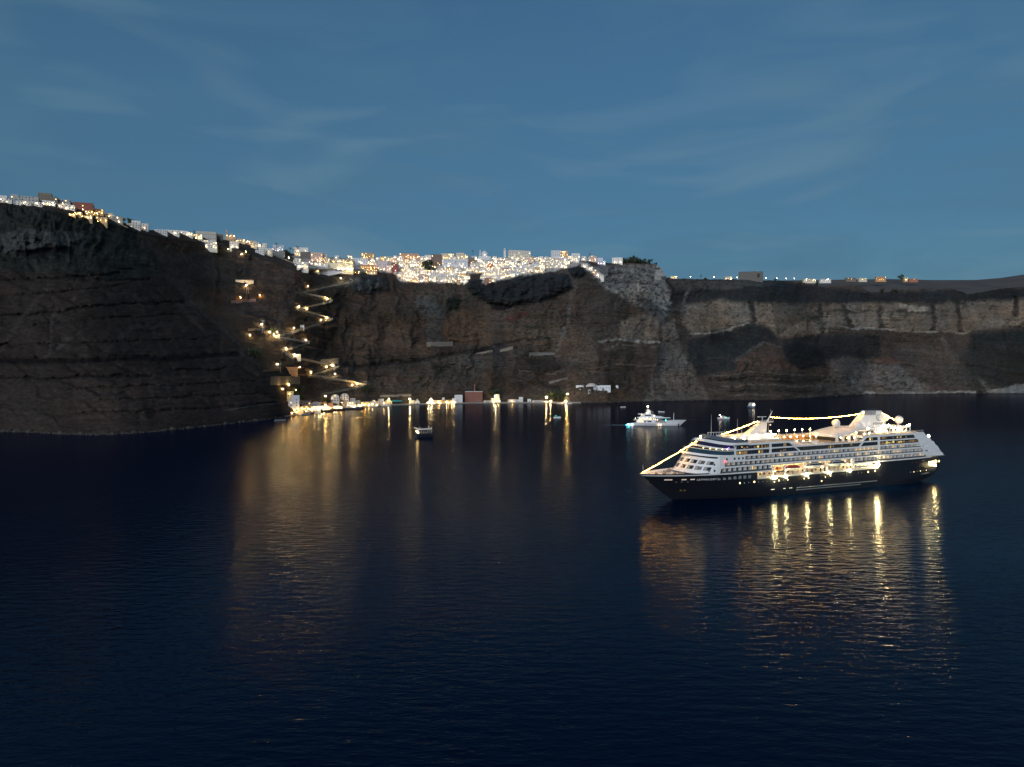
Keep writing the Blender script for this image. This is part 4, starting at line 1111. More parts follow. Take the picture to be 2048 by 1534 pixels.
# emblem and lettering on the funnel side
def fy(s, z): return -(float(np.interp(z, [32.4,38.0,40.2], [4.9,3.9,3.5])) + 0.12)
EM = pmat("funnel_lettering", (0.06,0.09,0.12), 0.5)
b = MB(); cx, cz, R = 135.8, 36.4, 1.75
for k in range(26):
    a0 = math.radians(70 + 250 * k / 26); a1 = math.radians(70 + 250 * (k + 1) / 26)
    w0 = 0.10 + 0.16 * math.sin(math.pi * k / 26); w1 = 0.10 + 0.16 * math.sin(math.pi * (k + 1) / 26)
    q = []
    for aa, rr2 in ((a0, R), (a0, R - w0 * 1.6), (a1, R - w1 * 1.6), (a1, R)):
        zz = cz + rr2 * math.sin(aa); q.append((cx + rr2 * math.cos(aa), fy(0, zz), zz))
    b.add(q, [(0,3,2,1)])
for a0 in range(0, 360, 45):
    pass
b.tube((cx + 1.0, fy(0, 37.9), 37.95), (cx + 1.0, fy(0, 37.9) - 0.05, 37.95), 0.34, n=10)
q = [(cx - 0.7, fy(0, 35.4), 35.4), (cx - 0.45, fy(0, 35.3), 35.3), (cx + 0.75, fy(0, 37.1), 37.1), (cx + 0.55, fy(0, 37.2), 37.2)]
b.add(q, [(0,1,2,3)])
b.build("funnel_emblem", [EM], fun)
slope = math.degrees(math.atan2(1.0, 5.6))
text_mesh("funnel_lettering", "AZAMARA", 1.75, EM, fun, (130.6, fy(0, 32.9) - 0.02, 32.75), (math.radians(90 - slope), 0, 0), 0.03, 1.18)
wm = pmat("radome_white", (0.76,0.75,0.72), 0.5)
def radome(s, y, zb, r, st):
    b = MB(); b.lathe((s, y, 0), [(0.25, zb), (0.25, zb + st), (r*0.55, zb + st + 0.05), (r*0.95, zb + st + r*0.62), (r, zb + st + r*1.05), (r*0.92, zb + st + r*1.45), (r*0.7, zb + st + r*1.75), (r*0.38, zb + st + r*1.95), (0.05, zb + st + r*2.02)], 16)
    b.build("radome", [wm], ship, None, True)
radome(108.2, 0, 30.9, 2.15, 0.9); radome(117.0, -7.2, 28.6, 1.9, 2.4); radome(148.8, 2.0, 31.6, 2.0, 2.2); radome(158.0, 0.5, 30.6, 2.25, 1.6)
b = MB(); b.box(146, 158, -6, 6, 30.6, 31.4); b.box(155.5, 160.5, -4, 4, 28.3, 31.0); b.tube((153.6,-2,31.3), (153.6,-2,34.6), 0.15); b.build("aft_platform", [WHITE], ship)
fz = ball_mesh("funnel_flood", 0.36, emat("funnel_flood_light", (1.0,0.74,0.38), 190.0), 8, 5)
for s, y, z in ((122.0,-8.9,30.9), (131.8,-9.0,30.9), (139.5,-6.6,31.3), (142.5,-9.0,31.0), (147,-8.9,31.0), (153.4,-8.2,31.4), (157.5,-6.5,31.6), (145.4,-3,31.6), (128.6,0,39.0)): put("funnel_flood", fz, ship, (s, y, z + 0.3))
for s, y, z in ((101,-9.7,26.6), (106,-9.9,26.4), (110.5,-9.9,26.4), (98.2,-6,27.6), (98.2,3,27.6), (115.6,-12.0,28.2), (119.5,-11.8,28.3), (112,-9.9,29.0)): put("canopy_lamp", gl, ship, (s, y, z + zs(s)))
for s in (129, 136, 144, 151): put("sun_deck_lamp", gl, ship, (s, -9.4, 28.7 + zs(s)))
b = MB()
for s in np.arange(114, 161, 1.5): b.box(s - 0.03, s + 0.03, -12.55, -12.5, 27.4, 28.4)
b.box(114, 161, -12.57, -12.49, 28.38, 28.46); kind(b.build("sun_deck_rail", [WHITE], ship, shr), 'stuff')
# lights of the fore decks
put("purple_lamp", ball_mesh("purple_lamp", 0.42, PURPLE, 8, 5), ship, (23.4, -12.95, 25.4)); 
put("port_side_light", ball_mesh("port_side_light", 0.4, REDL, 8, 5), ship, (21.5, -13.0, 18.9))
put("bow_top_lamp", ball_mesh("bow_top_lamp", 0.4, LAMPW, 8, 5), ship, (16.8, 0, 30.2))
for s, y in ((15.8,-4), (17.5,-7), (19.5,-9.2), (21.8,-10.8), (24,-11.8)): put("walkway_lamp", ball_mesh("walkway_lamp", 0.16, emat("walkway_light", (1.0,0.74,0.2), 20), 6, 4), ship, (s - 0.9, y - 0.6, 25.2 - 0.05*abs(y)*0.9))
# foredeck gear
gm = pmat("deck_gear", (0.30,0.24,0.20), 0.7)
for s, y, w, d, h in ((-6,-1,1.5,1.2,0.9), (-3,2,1.2,1.2,1.2), (-1.5,-3.5,1.6,1.0,1.0), (0.5,4,1.4,1.4,1.1), (1.5,-5.5,1.2,1.6,1.3), (-9,0.5,1.0,1.0,0.8), (3.0,7,1.8,1.2,1.2)):
    b = MB(); b.box(s, s + w, y, y + d, 12.76, 12.76 + h*0.6); b.tube((s + w/2, y - 0.2, 12.9 + h*0.6), (s + w/2, y + d + 0.2, 12.9 + h*0.6), h*0.35, n=8); b.build("deck_winch", [gm], ship)
b = MB(); b.tube((-16.6,0,12.8), (-16.9,0,17.6), 0.1, 0.05); b.build("jackstaff", [WHITE], ship)
b = MB(); b.tube((10.2,-4.5,25.0), (8.6,-4.5,26.6), 0.08); b.build("bridge_aerial", [WHITE], ship)

# --- light strings: things of their own, hung on the ship
M_SHIP = Matrix.Translation(SHIP_LOC) @ Matrix.Rotation(TH, 4, 'Z')
bulb_me = ball_mesh("bulb", 0.15, BULB, 6, 4)
def light_string(p, q, sag, n, label, g="light strings hung over the cruise ship"):
    p = Vector(p); q = Vector(q)
    pts = []
    for i in range(n + 1):
        t = i / n; v = p.lerp(q, t); v.z -= sag * 4 * t * (1 - t); pts.append(M_SHIP @ v)
    root = thing("light_string", label, "string lights", pts[0], 0, g)
    b = MB()
    for a, c in zip(pts[:-1], pts[1:]): b.tube(a - pts[0], c - pts[0], 0.03, n=3)
    b.build("cable", [DARKM], root)
    for v in pts[::1]: put("bulb", bulb_me, root, v - pts[0])
    return root
light_string((-16.7,0,14.3), (16.6,0,28.9), 0.3, 30, "string of warm bulbs rising from the ship's bow tip to its bridge roof")
light_string((30.0,0,30.6), (53.0,0,36.6), 0.2, 22, "string of warm bulbs climbing from the bridge roof to the radar mast")
light_string((60.9,0,38.6), (126.0,0,38.6), 1.6, 56, "long string of warm bulbs from the mast to the funnel")
light_string((142.0,0,39.4), (153.6,0,34.6), 0.1, 11, "short bright string of bulbs sloping down behind the funnel")

# --- boats hanging in the recess: things of their own
def small_boat(name, label, cat, s, z, L, W, H, hull_m, top_m, kindb, group=None):
    o = thing(name, label, cat, M_SHIP @ Vector((s, -11.4, z + zs(s))), TH, group)
    b = MB(); rows = []
    for k in range(13):
        t = k / 12; w = W/2 * (1 - abs(2*t - 1)**2.6) + 0.02
        kz = 0.35 * H * abs(2*t-1)**3
        rows.append([(-L/2 + L*t, -w, H*0.55), (-L/2 + L*t, -w*0.85, H*0.25 + kz*0.4), (-L/2 + L*t, 0, 0 + kz), (-L/2 + L*t, w*0.85, H*0.25 + kz*0.4), (-L/2 + L*t, w, H*0.55)])
    b.grid(rows); b.grid([[r[4] for r in rows], [r[0] for r in rows]])
    b.build("hull", [hull_m], o, None, True)
    b = MB(); rows = []
    for k in range(11):
        t = k / 10; w = W/2 * (1 - abs(2*t - 1)**4) * 0.92 + 0.05; h = H * (0.55 + 0.45 * (1 - abs(2*t-1)**3))
        x = -L*0.46 + L*0.92*t
        rows.append([(x, -w, H*0.56), (x, -w*0.8, h*0.93), (x, 0, h), (x, w*0.8, h*0.93), (x, w, H*0.56)])
    if kindb == 'open':
        b.box(-L*0.12, L*0.12, -0.4, 0.4, H*0.4, H*0.95); b.tube((-L*0.1,0,H*0.9), (L*0.0,0,H*1.7), 0.07)
        b.build("console", [top_m], o)
    else:
        b.grid(rows); b.build("canopy", [top_m], o, None, True)
    if kindb == 'rail':
        b = MB()
        b.tube((-L*0.38,-W*0.46,H*0.86), (L*0.44,-W*0.46,H*0.93), 0.14); b.tube((-L*0.42,-W*0.5,H*0.66), (-L*0.38,-W*0.46,H*0.86), 0.14); b.tube((-L*0.48,-W*0.48,H*0.56), (L*0.48,-W*0.48,H*0.56), 0.12)
        b.build("grab_rail", [WHITE], o)
        for k in range(6):
            b = MB(); x = -L*0.3 + k*L*0.115; b.box(x, x + L*0.07, -W*0.475, -W*0.40, H*0.62, H*0.78); b.build("window", [GLASS], o)
    b = MB()
    for x in (-L*0.36, L*0.36): b.tube((x,0,H*0.8), (x,0,H + 1.0), 0.06)
    b.build("fall_rope", [GREYM], o)
    return o
small_boat("rescue_boat", "small orange open rescue boat in the ship's foremost davit", "rescue boat", 55.6, 12.7, 6.0, 2.2, 1.6, ORANGE, ORANGE, 'open')
small_boat("ship_tender", "white tender with a dark red canopy in the ship's lifeboat recess", "tender", 65.6, 11.6, 11.6, 3.6, 3.0, pmat("tender_white", (0.7,0.68,0.64), 0.5), RED, 'plain')
small_boat("lifeboat", "white railed navy lifeboat just behind the red canopied tender", "lifeboat", 80.6, 11.7, 13.6, 3.8, 3.5, pmat("lifeboat_white", (0.6,0.6,0.62), 0.5), NAVY, 'rail', "lifeboats in the cruise ship's side")
small_boat("lifeboat", "aftmost white railed navy lifeboat in the cruise ship's side", "lifeboat", 96.6, 11.8, 13.6, 3.8, 3.5, MATS["lifeboat_white"], NAVY, 'rail', "lifeboats in the cruise ship's side")
# ================================================================== houses
WALL = omat("limewash")
ROOF = pmat("flat_roof", (0.5,0.49,0.47), 0.9, 0, 0.15, 0.4)
DARKW = pmat("window_dark", (0.03,0.035,0.045), 0.2, 0, 0.4, 0.8)
FRAME = pmat("window_frame", (0.45,0.44,0.42), 0.6)
LITW = emat("window_lit", (1.0,0.68,0.27), 3.2)
LITW2 = emat("window_lit_bright", (1.0,0.80,0.42), 7.0)
LAMP_W = emat("house_lamp_warm", (1.0,0.64,0.26), 300.0)
LAMP_N = emat("house_lamp_white", (1.0,0.76,0.42), 380.0)
LAMP_C = emat("house_lamp_cool", (0.62,0.60,1.0), 130.0)
LAMP_G = emat("house_lamp_golden", (1.0,0.55,0.12), 200.0)
lamp_me = {'w': ball_mesh("lamp_bulb", 0.17, LAMP_W, 6, 4), 'n': ball_mesh("lamp_bulb", 0.19, LAMP_N, 6, 4), 'c': ball_mesh("lamp_bulb", 0.17, LAMP_C, 6, 4), 'g': ball_mesh("lamp_bulb", 0.17, LAMP_G, 6, 4)}
lamp_me['F'] = ball_mesh('flood_bulb', 0.32, emat('front_flood', (1.0,0.72,0.34), 900.0), 6, 4)
def window_mesh(kindw):
    b = MB()
    pane = {'dark': DARKW, 'lit': LITW, 'bright': LITW2}[kindw.split('_')[0]]
    if kindw.endswith('arch'):
        n = 8; pts = [(-0.5, 0), (0.5, 0), (0.5, 0.6)] + [(0.5*math.cos(math.pi*i/n), 0.6 + 0.4*math.sin(math.pi*i/n)) for i in range(1, n)] + [(-0.5, 0.6)]
        b.prism([(x*1.16, z*1.07) for x, z in pts], -0.05, 0.10, 0); b.prism(pts, -0.09, 0.08, 1)
    else:
        b.box(-0.58, 0.58, -0.05, 0.1, -0.06, 1.06, 0); b.box(-0.5, 0.5, -0.09, 0.08, 0, 1, 1)
    return b.mesh("window", [FRAME, pane])
WIN = {k: window_mesh(k) for k in ('dark', 'lit', 'bright', 'dark_arch', 'lit_arch')}
DOORM = pmat("door_blue", (0.06,0.12,0.22), 0.5)
_d = MB(); _d.box(-0.5, 0.5, -0.10, 0.1, 0, 1); DOOR = _d.mesh("door", [DOORM])
hr = random.Random(42)

def body_mesh(style, w, h, d):
    b = MB()
    t = 0.35
    def walls(x0, x1, y0, y1, z0, z1):
        b.box(x0, x1, y0, y1, z0, z1 - 0.5, 0)
        b.box(x0, x1, y0, y0 + t, z1 - 0.5, z1, 0); b.box(x0, x1, y1 - t, y1, z1 - 0.5, z1, 0)
        b.box(x0, x0 + t, y0 + t, y1 - t, z1 - 0.5, z1, 0); b.box(x1 - t, x1, y0 + t, y1 - t, z1 - 0.5, z1, 0)
        b.box(x0 + t, x1 - t, y0 + t, y1 - t, z1 - 0.55, z1 - 0.42, 1)
    W = w / 2
    if style == 'box': walls(-W, W, 0, d, -7, h)
    elif style == 'two':
        h1 = h * 0.55; walls(-W, W, 0, d, -7, h1); s = hr.choice((-1, 1)); x0, x1 = (-W, W*0.35) if s < 0 else (-W*0.35, W)
        walls(x0, x1, d*0.32, d, h1 - 0.6, h)
    elif style == 'terrace':
        h1 = h * 0.5; walls(-W, W, 0, d, -7, h1); walls(-W*0.92, W*0.92, d*0.38, d*1.1, h1 - 0.6, h)
    elif style == 'vault':
        h1 = h - W; h1 = max(h1, h*0.45); r = h - h1; n = 8
        pts = [(-W, -7), (W, -7)] + [(W*math.cos(math.pi*i/n), h1 + r*math.sin(math.pi*i/n)) for i in range(0, n+1)]
        b.prism(pts, 0, d, 0)
    elif style == 'gable':
        b.prism([(-W, -7), (W, -7), (W, h*0.7), (0, h), (-W, h*0.7)], 0, d, 0)
    return b
LAMP_OUT = (1.6, 3.2)
def house(label, pos, w, h, d, col, style='box', rot=0.0, wins=None, nst=None, lit=0.25, lamps='', arch=0.0, cat='house', name='house', group=None, door=True, nwin=None, seedmesh=None, wall_mats=None):
    me = body_mesh(style, w, h, d).mesh(name, wall_mats or [WALL, ROOF])
    o = put(name, me, None, pos, rot, None, col)
    tag(o, label, cat, group)
    nst = nst or max(1, int(round(h / 3.3)))
    nwin = nwin if nwin is not None else max(1, int(w / 3.6))
    ww = 1.15 if w < 14 else 1.3
    for st in range(nst):
        yb = 0.0; z0 = st * h / nst + 0.85
        if style == 'two' and st >= nst * 0.55: continue
        if style == 'terrace' and st >= nst * 0.5: yb = d * 0.38
        for k in range(nwin):
            if hr.random() < 0.14: continue
            x = -w/2 + w * (k + 0.5) / nwin
            if style in ('vault', 'gable') and st == nst - 1 and nwin > 1 and abs(x) > w * 0.3: continue
            lv = hr.random() < lit
            a = hr.random() < arch
            kk = ('lit' if lv else 'dark') + ('_arch' if a else '')
            if lv and not a and hr.random() < 0.25: kk = 'bright'
            hh = min(1.9 if a else 1.45, h / nst - 1.2)
            put("window", WIN[kk], o, (x, yb, z0), 0, (ww * (1.3 if a else 1), 1, max(0.9, hh)))
    if door and w > 5: put("door", DOOR, o, (-w/2 + w * hr.uniform(0.3, 0.7) / max(1, nwin), 0, 0.02), 0, (1.0, 1, 2.1))
    for i, c in enumerate(lamps):
        x = -w/2 + w * (i + 0.5 + hr.uniform(-0.2, 0.2)) / len(lamps)
        put("lamp", lamp_me[c], o, (x, -hr.uniform(*LAMP_OUT), hr.uniform(1.8, min(4.5, h * 0.75))))
    return o
def face_rot(px, jit=0.0):
    """turned to look down the slope, roughly towards the water"""
    return -math.atan((px - 1024) / F) * 0.75 + jit

# --- special buildings first: px0, px1, top, base -> real size at that distance
USED = []
def spot(x0, x1, yt, yb, back=0.0):
    p = T((x0 + x1) / 2, yb); p = p + Vector((p.x, p.y, 0)).normalized() * back if back else p
    m = p.y / F
    USED.append((x0, x1, yt, yb))
    return p, (x1 - x0) * m, (yb - yt) * m
WHT = (0.79,0.77,0.73); CRM = (0.74,0.66,0.50); OCH = (0.55,0.38,0.18); TER = (0.42,0.17,0.11); PNK = (0.66,0.46,0.38); GRY = (0.38,0.36,0.34); BRN = (0.22,0.16,0.12); BLU = (0.55,0.62,0.70)
def special(label, x0, x1, yt, yb, col, style='box', d=None, rot=None, **kw):
    p, w, h = spot(x0, x1, yt, yb)
    return house(label, p, w, h, d or max(8, min(16, w * 0.7)), col, style, face_rot((x0+x1)/2) if rot is None else rot, **kw)

# left ridge
special("white walled house at the far left end of the ridge", -6, 21, 390, 405, WHT, 'two', lit=0.2, lamps='w')
special("low grey house with a small rooftop block on the left ridge", 22, 42, 388, 401, (0.42,0.42,0.40), 'two', lit=0.05)
special("grey flat roofed house left of the brown hilltop block", 44, 74, 393, 407, (0.45,0.45,0.43), 'box', lit=0.1)
special("large brown stone block crowning the ridge at upper left", 78, 112, 385, 404, (0.22,0.18,0.13), 'two', lit=0.05)
special("lit white terrace house just below the brown hilltop block", 84, 108, 400, 411, WHT, 'terrace', lit=0.5, lamps='www')
special("grey stepped house between the brown block and the red hotel", 110, 138, 397, 411, (0.40,0.42,0.41), 'terrace', lit=0.2, lamps='w')
special("long low white house directly left of the red hotel", 118, 147, 409, 419, WHT, 'box', lit=0.35, lamps='www')
special("red walled hotel with pale frames on the left ridge", 148, 183, 405, 422, (0.30,0.10,0.07), 'box', lit=0.12, nst=2, nwin=5, lamps='w')
for i, (x0, x1, yt, yb, st) in enumerate(((20,40,401,409,'box'), (41,60,402,410,'box'), (60,82,404,412,'box'))):
    special(("long white wall of a low house under the grey ridge house", "low white house with lit front left of the hilltop block", "low white house with a parapet under the brown hilltop block's left end")[i], x0, x1, yt, yb, WHT, st, lit=0.15, lamps='w' if i else '')
for i, (x0, x1, yt, yb) in enumerate(((138,150,427,433), (150,163,424,431), (163,183,431,437), (171,185,421,430), (184,196,424,432), (191,206,418,430), (193,213,434,446))):
    special(("golden lit terrace at the left tip of the clifftop restaurant", "golden lit upper terrace of the clifftop restaurant", "lowest long golden terrace under the red hotel", "golden lit pavilion right under the red hotel",
             "golden lit pavilion with square openings right of the red hotel", "topmost golden lit pavilion on the slope right of the red hotel", "lowest golden terrace of the restaurant, furthest down the slope")[i], x0, x1, yt, yb, (0.6,0.45,0.25), 'box', d=7, lit=0.5, lamps='ggg', door=False, cat='terrace house', group='golden lit restaurant terraces')
special("small lit house at the head of the lit lane right of the golden terraces", 211, 224, 426, 436, CRM, 'box', lit=0.4, lamps='w')
special("flat house beside the two round trees on the left ridge", 226, 244, 433, 446, GRY, 'box', lit=0.15, lamps='n')
special("white villa with dark openings next to the two round trees", 255, 279, 440, 456, WHT, 'two', lit=0.05)
special("white house with small windows right of the villa by the trees", 279, 296, 447, 460, WHT, 'box', lit=0.1, lamps='w')
special("long white blank wall house on the left ridge", 310, 333, 459, 468, WHT, 'box', lit=0.03)
special("second long white house joined to the blank walled one", 333, 357, 460, 469, WHT, 'box', lit=0.05, lamps='w')
special("white house with two lit openings left of the grey school", 360, 384, 461, 471, WHT, 'two', lit=0.5, lamps='ww')
special("lit cream terrace building under the long school's left end", 383, 404, 469, 478, CRM, 'box', lit=0.6, lamps='www')
special("long grey school with a row of dark windows on the skyline", 394, 431, 463, 478, (0.50,0.47,0.42), 'box', lit=0.0, nwin=9, nst=2)
special("brown house at the right end of the long grey school", 431, 445, 468, 480, BRN, 'box', lit=0.05)
special("white terraced hotel below the long grey school", 391, 432, 479, 496, WHT, 'terrace', lit=0.3, lamps='nnw')
special("floodlit white cube house below the domed orange church", 460, 476, 483, 496, WHT, 'box', lit=0.1, lamps='nn')
def church(label, xt0, xt1, ytop, ybase, xd, yd, rd, col, lamps, two=False):
    p, w, h = spot(xt0, xt1, ytop, ybase)
    m = p.y / F
    o = thing('church', label, 'church', p, face_rot((xt0+xt1)/2))
    W = w / 2; b = MB(); b.box(-W, W, 0, w*0.8, -6, h*0.36); bo = b.build('nave', [WALL], o); bo.color = (*col, 1)
    b = MB(); r = rd * m; cx = (xd - (xt0+xt1)/2) * m; zc = (ybase - yd) * m
    b.lathe((cx, w*0.4, 0), [(r*1.05, h*0.3), (r*1.05, zc - r*0.2)] + [(r*math.cos(math.radians(a)), zc - r*0.2 + r*1.05*math.sin(math.radians(a))) for a in (0,20,40,60,78,89)], 16)
    b.tube((cx, w*0.4, zc + r*0.8), (cx, w*0.4, zc + r*1.25), 0.25); do = b.build('dome', [WALL], o, None, False); do.color = (*col, 1)
    tx = -W * 0.72
    b = MB(); b.box(tx - 1.7, tx + 1.7, 0.5, 3.9, h*0.3, h*0.62); b.box(tx - 1.3, tx + 1.3, 0.9, 3.5, h*0.62, h*0.84); b.lathe((tx, 2.2, 0), [(1.2, h*0.84), (0.9, h*0.92), (0.1, h)], 8)
    to = b.build('bell_tower', [WALL], o); to.color = (*col, 1)
    put('window', WIN['dark_arch'], to, (tx, 0.5, h*0.42), 0, (1.2, 1, 2.2)); put('window', WIN['dark_arch'], to, (tx, 0.9, h*0.66), 0, (1.0, 1, 2.0))
    for k, c in enumerate(lamps): put('lamp', lamp_me[c], o, (-W + w*(k+0.5)/len(lamps), -3.0, h*0.40 + 1))
    for k in range(4): put('window', WIN['dark_arch'], bo, (-W + w*(k+0.5)/4, 0, 0.8), 0, (1.3, 1, 2.2))
    return o
church("orange lit domed church with a pointed bell tower on the left ridge", 451, 471, 458, 483, 463, 472, 6.5, (0.62,0.42,0.25), 'gww')
special("white house just right of the orange domed church", 471, 480, 477, 484, WHT, 'box', lit=0.2, lamps='w')
for i, (x0, x1, yt, yb, c, l) in enumerate(((478,490,478,485,CRM,'ww'), (489,502,480,488,PNK,'ww'), (498,512,482,492,CRM,'ww'), (507,522,484,494,WHT,'wn'), (502,514,489,497,CRM,'g'), (521,533,486,496,WHT,'w'))):
    special(("small cream house at the start of the lit row after the orange church", "pink lit house second in the row after the orange church", "cream lit house in the middle of the row after the orange church", "bright white house in the row left of the purple lit bar", "golden fronted house below the row after the orange church", "white house at the right end of the row after the orange church")[i], x0, x1, yt, yb, c, 'two' if i % 2 else 'box', lit=0.5, lamps=l)
special("white stepped house on the slope left of the purple lit bar", 511, 528, 494, 508, WHT, 'two', lit=0.05)
special("white house with small dark windows left of the purple lit bar", 527, 544, 497, 511, WHT, 'box', lit=0.1, lamps='w')
special("flat roofed bar washed in purple light on the ridge", 544, 568, 489, 503, BLU, 'terrace', lit=0.1, lamps='cccc', name='bar', cat='bar')
special("grey walled building below the purple lit bar", 545, 568, 502, 513, (0.25,0.26,0.25), 'box', lit=0.03)
special("white house with palms beside it right of the purple lit bar", 588, 616, 495, 505, WHT, 'box', lit=0.05, nwin=6, nst=1, lamps='ww')
special("warm lit shrine-like house below the palms", 589, 601, 503, 512, CRM, 'box', lit=0.5, lamps='g')
special("dark brown walled house right of the palm house", 601, 622, 504, 517, (0.13,0.12,0.11), 'box', lit=0.02)
# the floodlit front, and what stands round it
special("floodlit cream hotel front, the brightest wall in the town", 658, 706, 526, 541, (0.8,0.72,0.52), 'box', d=9, lit=0.6, nwin=8, nst=1, lamps='FFFFFF', name='hotel', cat='hotel')
special("long golden lit storey behind the floodlit hotel front", 661, 706, 519, 527, CRM, 'box', lit=0.5, lamps='gggw')
special("golden house at the right end of the floodlit hotel front", 694, 706, 520, 529, OCH, 'box', lit=0.4, lamps='gg')
def slope_wall():
    P = [(656,541),(700,541.5),(656,552),(698,544)]
    o = None
    b = MB(); a = [T(x, y) for x, y in P]; f = Vector((0,-3,0)); up = Vector((0,0,0.4))
    b.hexa([a[2]+f, a[3]+f, a[3]+Vector((0,6,0)), a[2]+Vector((0,6,0)), a[0]+f+up, a[1]+f+up, a[1]+Vector((0,6,0))+up, a[0]+Vector((0,6,0))+up])
    tag(b.build("retaining_wall", [pmat("pale_render", (0.6,0.61,0.66), 0.8)]), "big pale blue-white retaining wall under the floodlit hotel front", "wall")
slope_wall(); USED.append((655,702,541,553))
special("tall white hotel block with balconies left of the floodlit front", 638, 656, 527, 549, WHT, 'box', lit=0.12, nst=5, nwin=4, lamps='', name='hotel', cat='hotel')
special("tall pinkish building with narrow windows above the white hotel block", 622, 645, 505, 524, PNK, 'box', lit=0.25, nst=3, lamps='www')
special("cream lit building right of the tall pinkish one", 641, 660, 508, 526, CRM, 'two', lit=0.4, lamps='wgw')
special("white fronted hotel at the left end of the town's lower edge", 594, 616, 523, 538, WHT, 'terrace', lit=0.3, lamps='wgw')
special("small white hotel with a blue tinted lower floor left of the tall block", 616, 638, 530, 544, WHT, 'terrace', lit=0.3, lamps='wnw')
special("orange lit rooftop hotel with a dark roof on the skyline", 723, 748, 506, 517, (0.50,0.33,0.17), 'box', lit=0.5, lamps='ggg', name='hotel', cat='hotel')
special("white guesthouse with tall windows above the golden restaurant", 707, 735, 516, 528, (0.68,0.70,0.76), 'box', lit=0.15, nwin=6, lamps='n')
special("golden restaurant with dark red awnings at the cliff edge", 722, 754, 530, 542, (0.50,0.26,0.13), 'box', lit=0.75, nst=2, lamps='gggg', name='restaurant', cat='restaurant')
special("long golden lit terrace under the restaurant with dark red awnings", 724, 752, 543, 548, CRM, 'box', d=5, lit=0.0, lamps='gggg', door=False, name='terrace', cat='terrace')
special("small golden terrace left of the restaurant with dark red awnings", 704, 719, 542, 547, OCH, 'box', d=5, lit=0.2, lamps='ggg', door=False, name='terrace', cat='terrace')
special("large pale pink building with a light roof left of the dark red gable", 755, 784, 521, 541, (0.72,0.60,0.58), 'two', lit=0.3, lamps='nww')
special("dark red gable ended house with a sloping grey roof", 783, 797, 525, 544, (0.26,0.06,0.05), 'gable', lit=0.1, lamps='n')
special("orange hotel with a dark pergola on the skyline", 798, 840, 506, 517, (0.62,0.36,0.22), 'terrace', lit=0.3, nwin=8, lamps='wwgw', name='hotel', cat='hotel')
special("tall dark brown apartment block with a grid of balconies", 862, 884, 509, 532, (0.20,0.14,0.11), 'box', lit=0.15, nst=5, nwin=4, lamps='ww', name='apartment_block', cat='apartment block')
special("yellow lit hotel storey on the skyline right of the brown block", 882, 908, 507, 517, (0.70,0.60,0.44), 'box', lit=0.6, lamps='ggw', name='hotel', cat='hotel')
special("cream stepped gable building on the skyline left of the cathedral", 912, 936, 505, 518, (0.72,0.58,0.44), 'two', lit=0.3, lamps='wg')
special("white hotel with rows of small windows under the yellow skyline storey", 884, 910, 518, 534, (0.70,0.72,0.76), 'box', lit=0.2, nst=3, lamps='n', name='hotel', cat='hotel')
special("wide white building forming the right edge of the stacked block", 910, 936, 517, 536, (0.72,0.72,0.74), 'terrace', lit=0.2, nst=3, lamps='n')
special("dark brown house with lit shops below it, left of the cathedral", 937, 948, 515, 528, BRN, 'box', lit=0.3, lamps='w')
church("white domed cathedral on the skyline of the town", 957, 981, 499, 520, 969, 507, 7.5, (0.74,0.74,0.76), 'w')
p, w, h = spot(1007, 1012, 497, 518)
o = thing("bell_tower", "slim free standing bell tower between the cathedral and the long hotel", "tower", p, face_rot(1009))
b = MB(); b.box(-2.3,2.3,0,4.6,-6,h*0.80); bo = b.build("shaft", [WALL], o); bo.color = (0.74,0.74,0.74,1)
b = MB(); b.box(-2.0,2.0,0.3,4.3,h*0.80,h*0.97); b.box(-2.5,2.5,-0.2,4.8,h*0.78,h*0.81); b.lathe((0,2.3,0), [(1.9,h*0.97),(0.2,h*1.06)], 8); to = b.build("belfry", [WALL], o); to.color = (0.74,0.74,0.74,1)
put("window", WIN['dark_arch'], to, (0,0.3,h*0.83), 0, (1.6,1,2.6)); put("lamp", lamp_me['n'], o, (0,-2.0,2.5))
special("long pale hotel with a lit middle gallery on the skyline", 1018, 1062, 501, 520, (0.66,0.63,0.55), 'box', d=14, lit=0.3, nst=3, nwin=10, lamps='nnww', rot=face_rot(1040, 0.25), name='hotel', cat='hotel')
special("flat white building on the skyline right of the long pale hotel", 1102, 1121, 501, 513, (0.68,0.69,0.71), 'box', lit=0.1)
special("orange fronted house on the skyline near the town's right end", 1120, 1136, 502, 511, (0.62,0.42,0.24), 'box', lit=0.5, lamps='gw')
special("white stepped house right of the orange skyline house", 1135, 1160, 506, 518, (0.7,0.7,0.7), 'two', lit=0.15, lamps='w')
special("row house with a dark red window bay near the town's right end", 1140, 1158, 515, 524, WHT, 'box', lit=0.3, lamps='ww')
special("pink domed looking house on the skyline at the town's right end", 1176, 1195, 511, 523, (0.68,0.52,0.44), 'vault', lit=0.3, lamps='ww')
special("blue lit house with a pointed top at the town's right end", 1195, 1211, 515, 530, (0.6,0.63,0.72), 'two', lit=0.15, lamps='ccn')
special("white villa with dark openings standing alone beside the wooded hill", 1224, 1245, 515, 527, WHT, 'box', lit=0.0, nst=2, nwin=4, lamps='nn', name='villa', cat='villa')
for i, (x0, x1, yt, yb) in enumerate(((1163,1176,527,535), (1172,1186,533,541), (1180,1193,539,548), (1188,1201,545,553), (1193,1208,549,557))):
    special(("topmost house of the white flight running down the crag", "second house down the white flight on the crag", "third house down the white flight, with a warm lit front", "fourth house down the white flight on the crag", "lowest white house of the flight, furthest down the crag")[i], x0, x1, yt, yb, WHT if i != 2 else PNK, 'terrace', lit=0.2, lamps='w' if i % 2 == 0 else 'n')

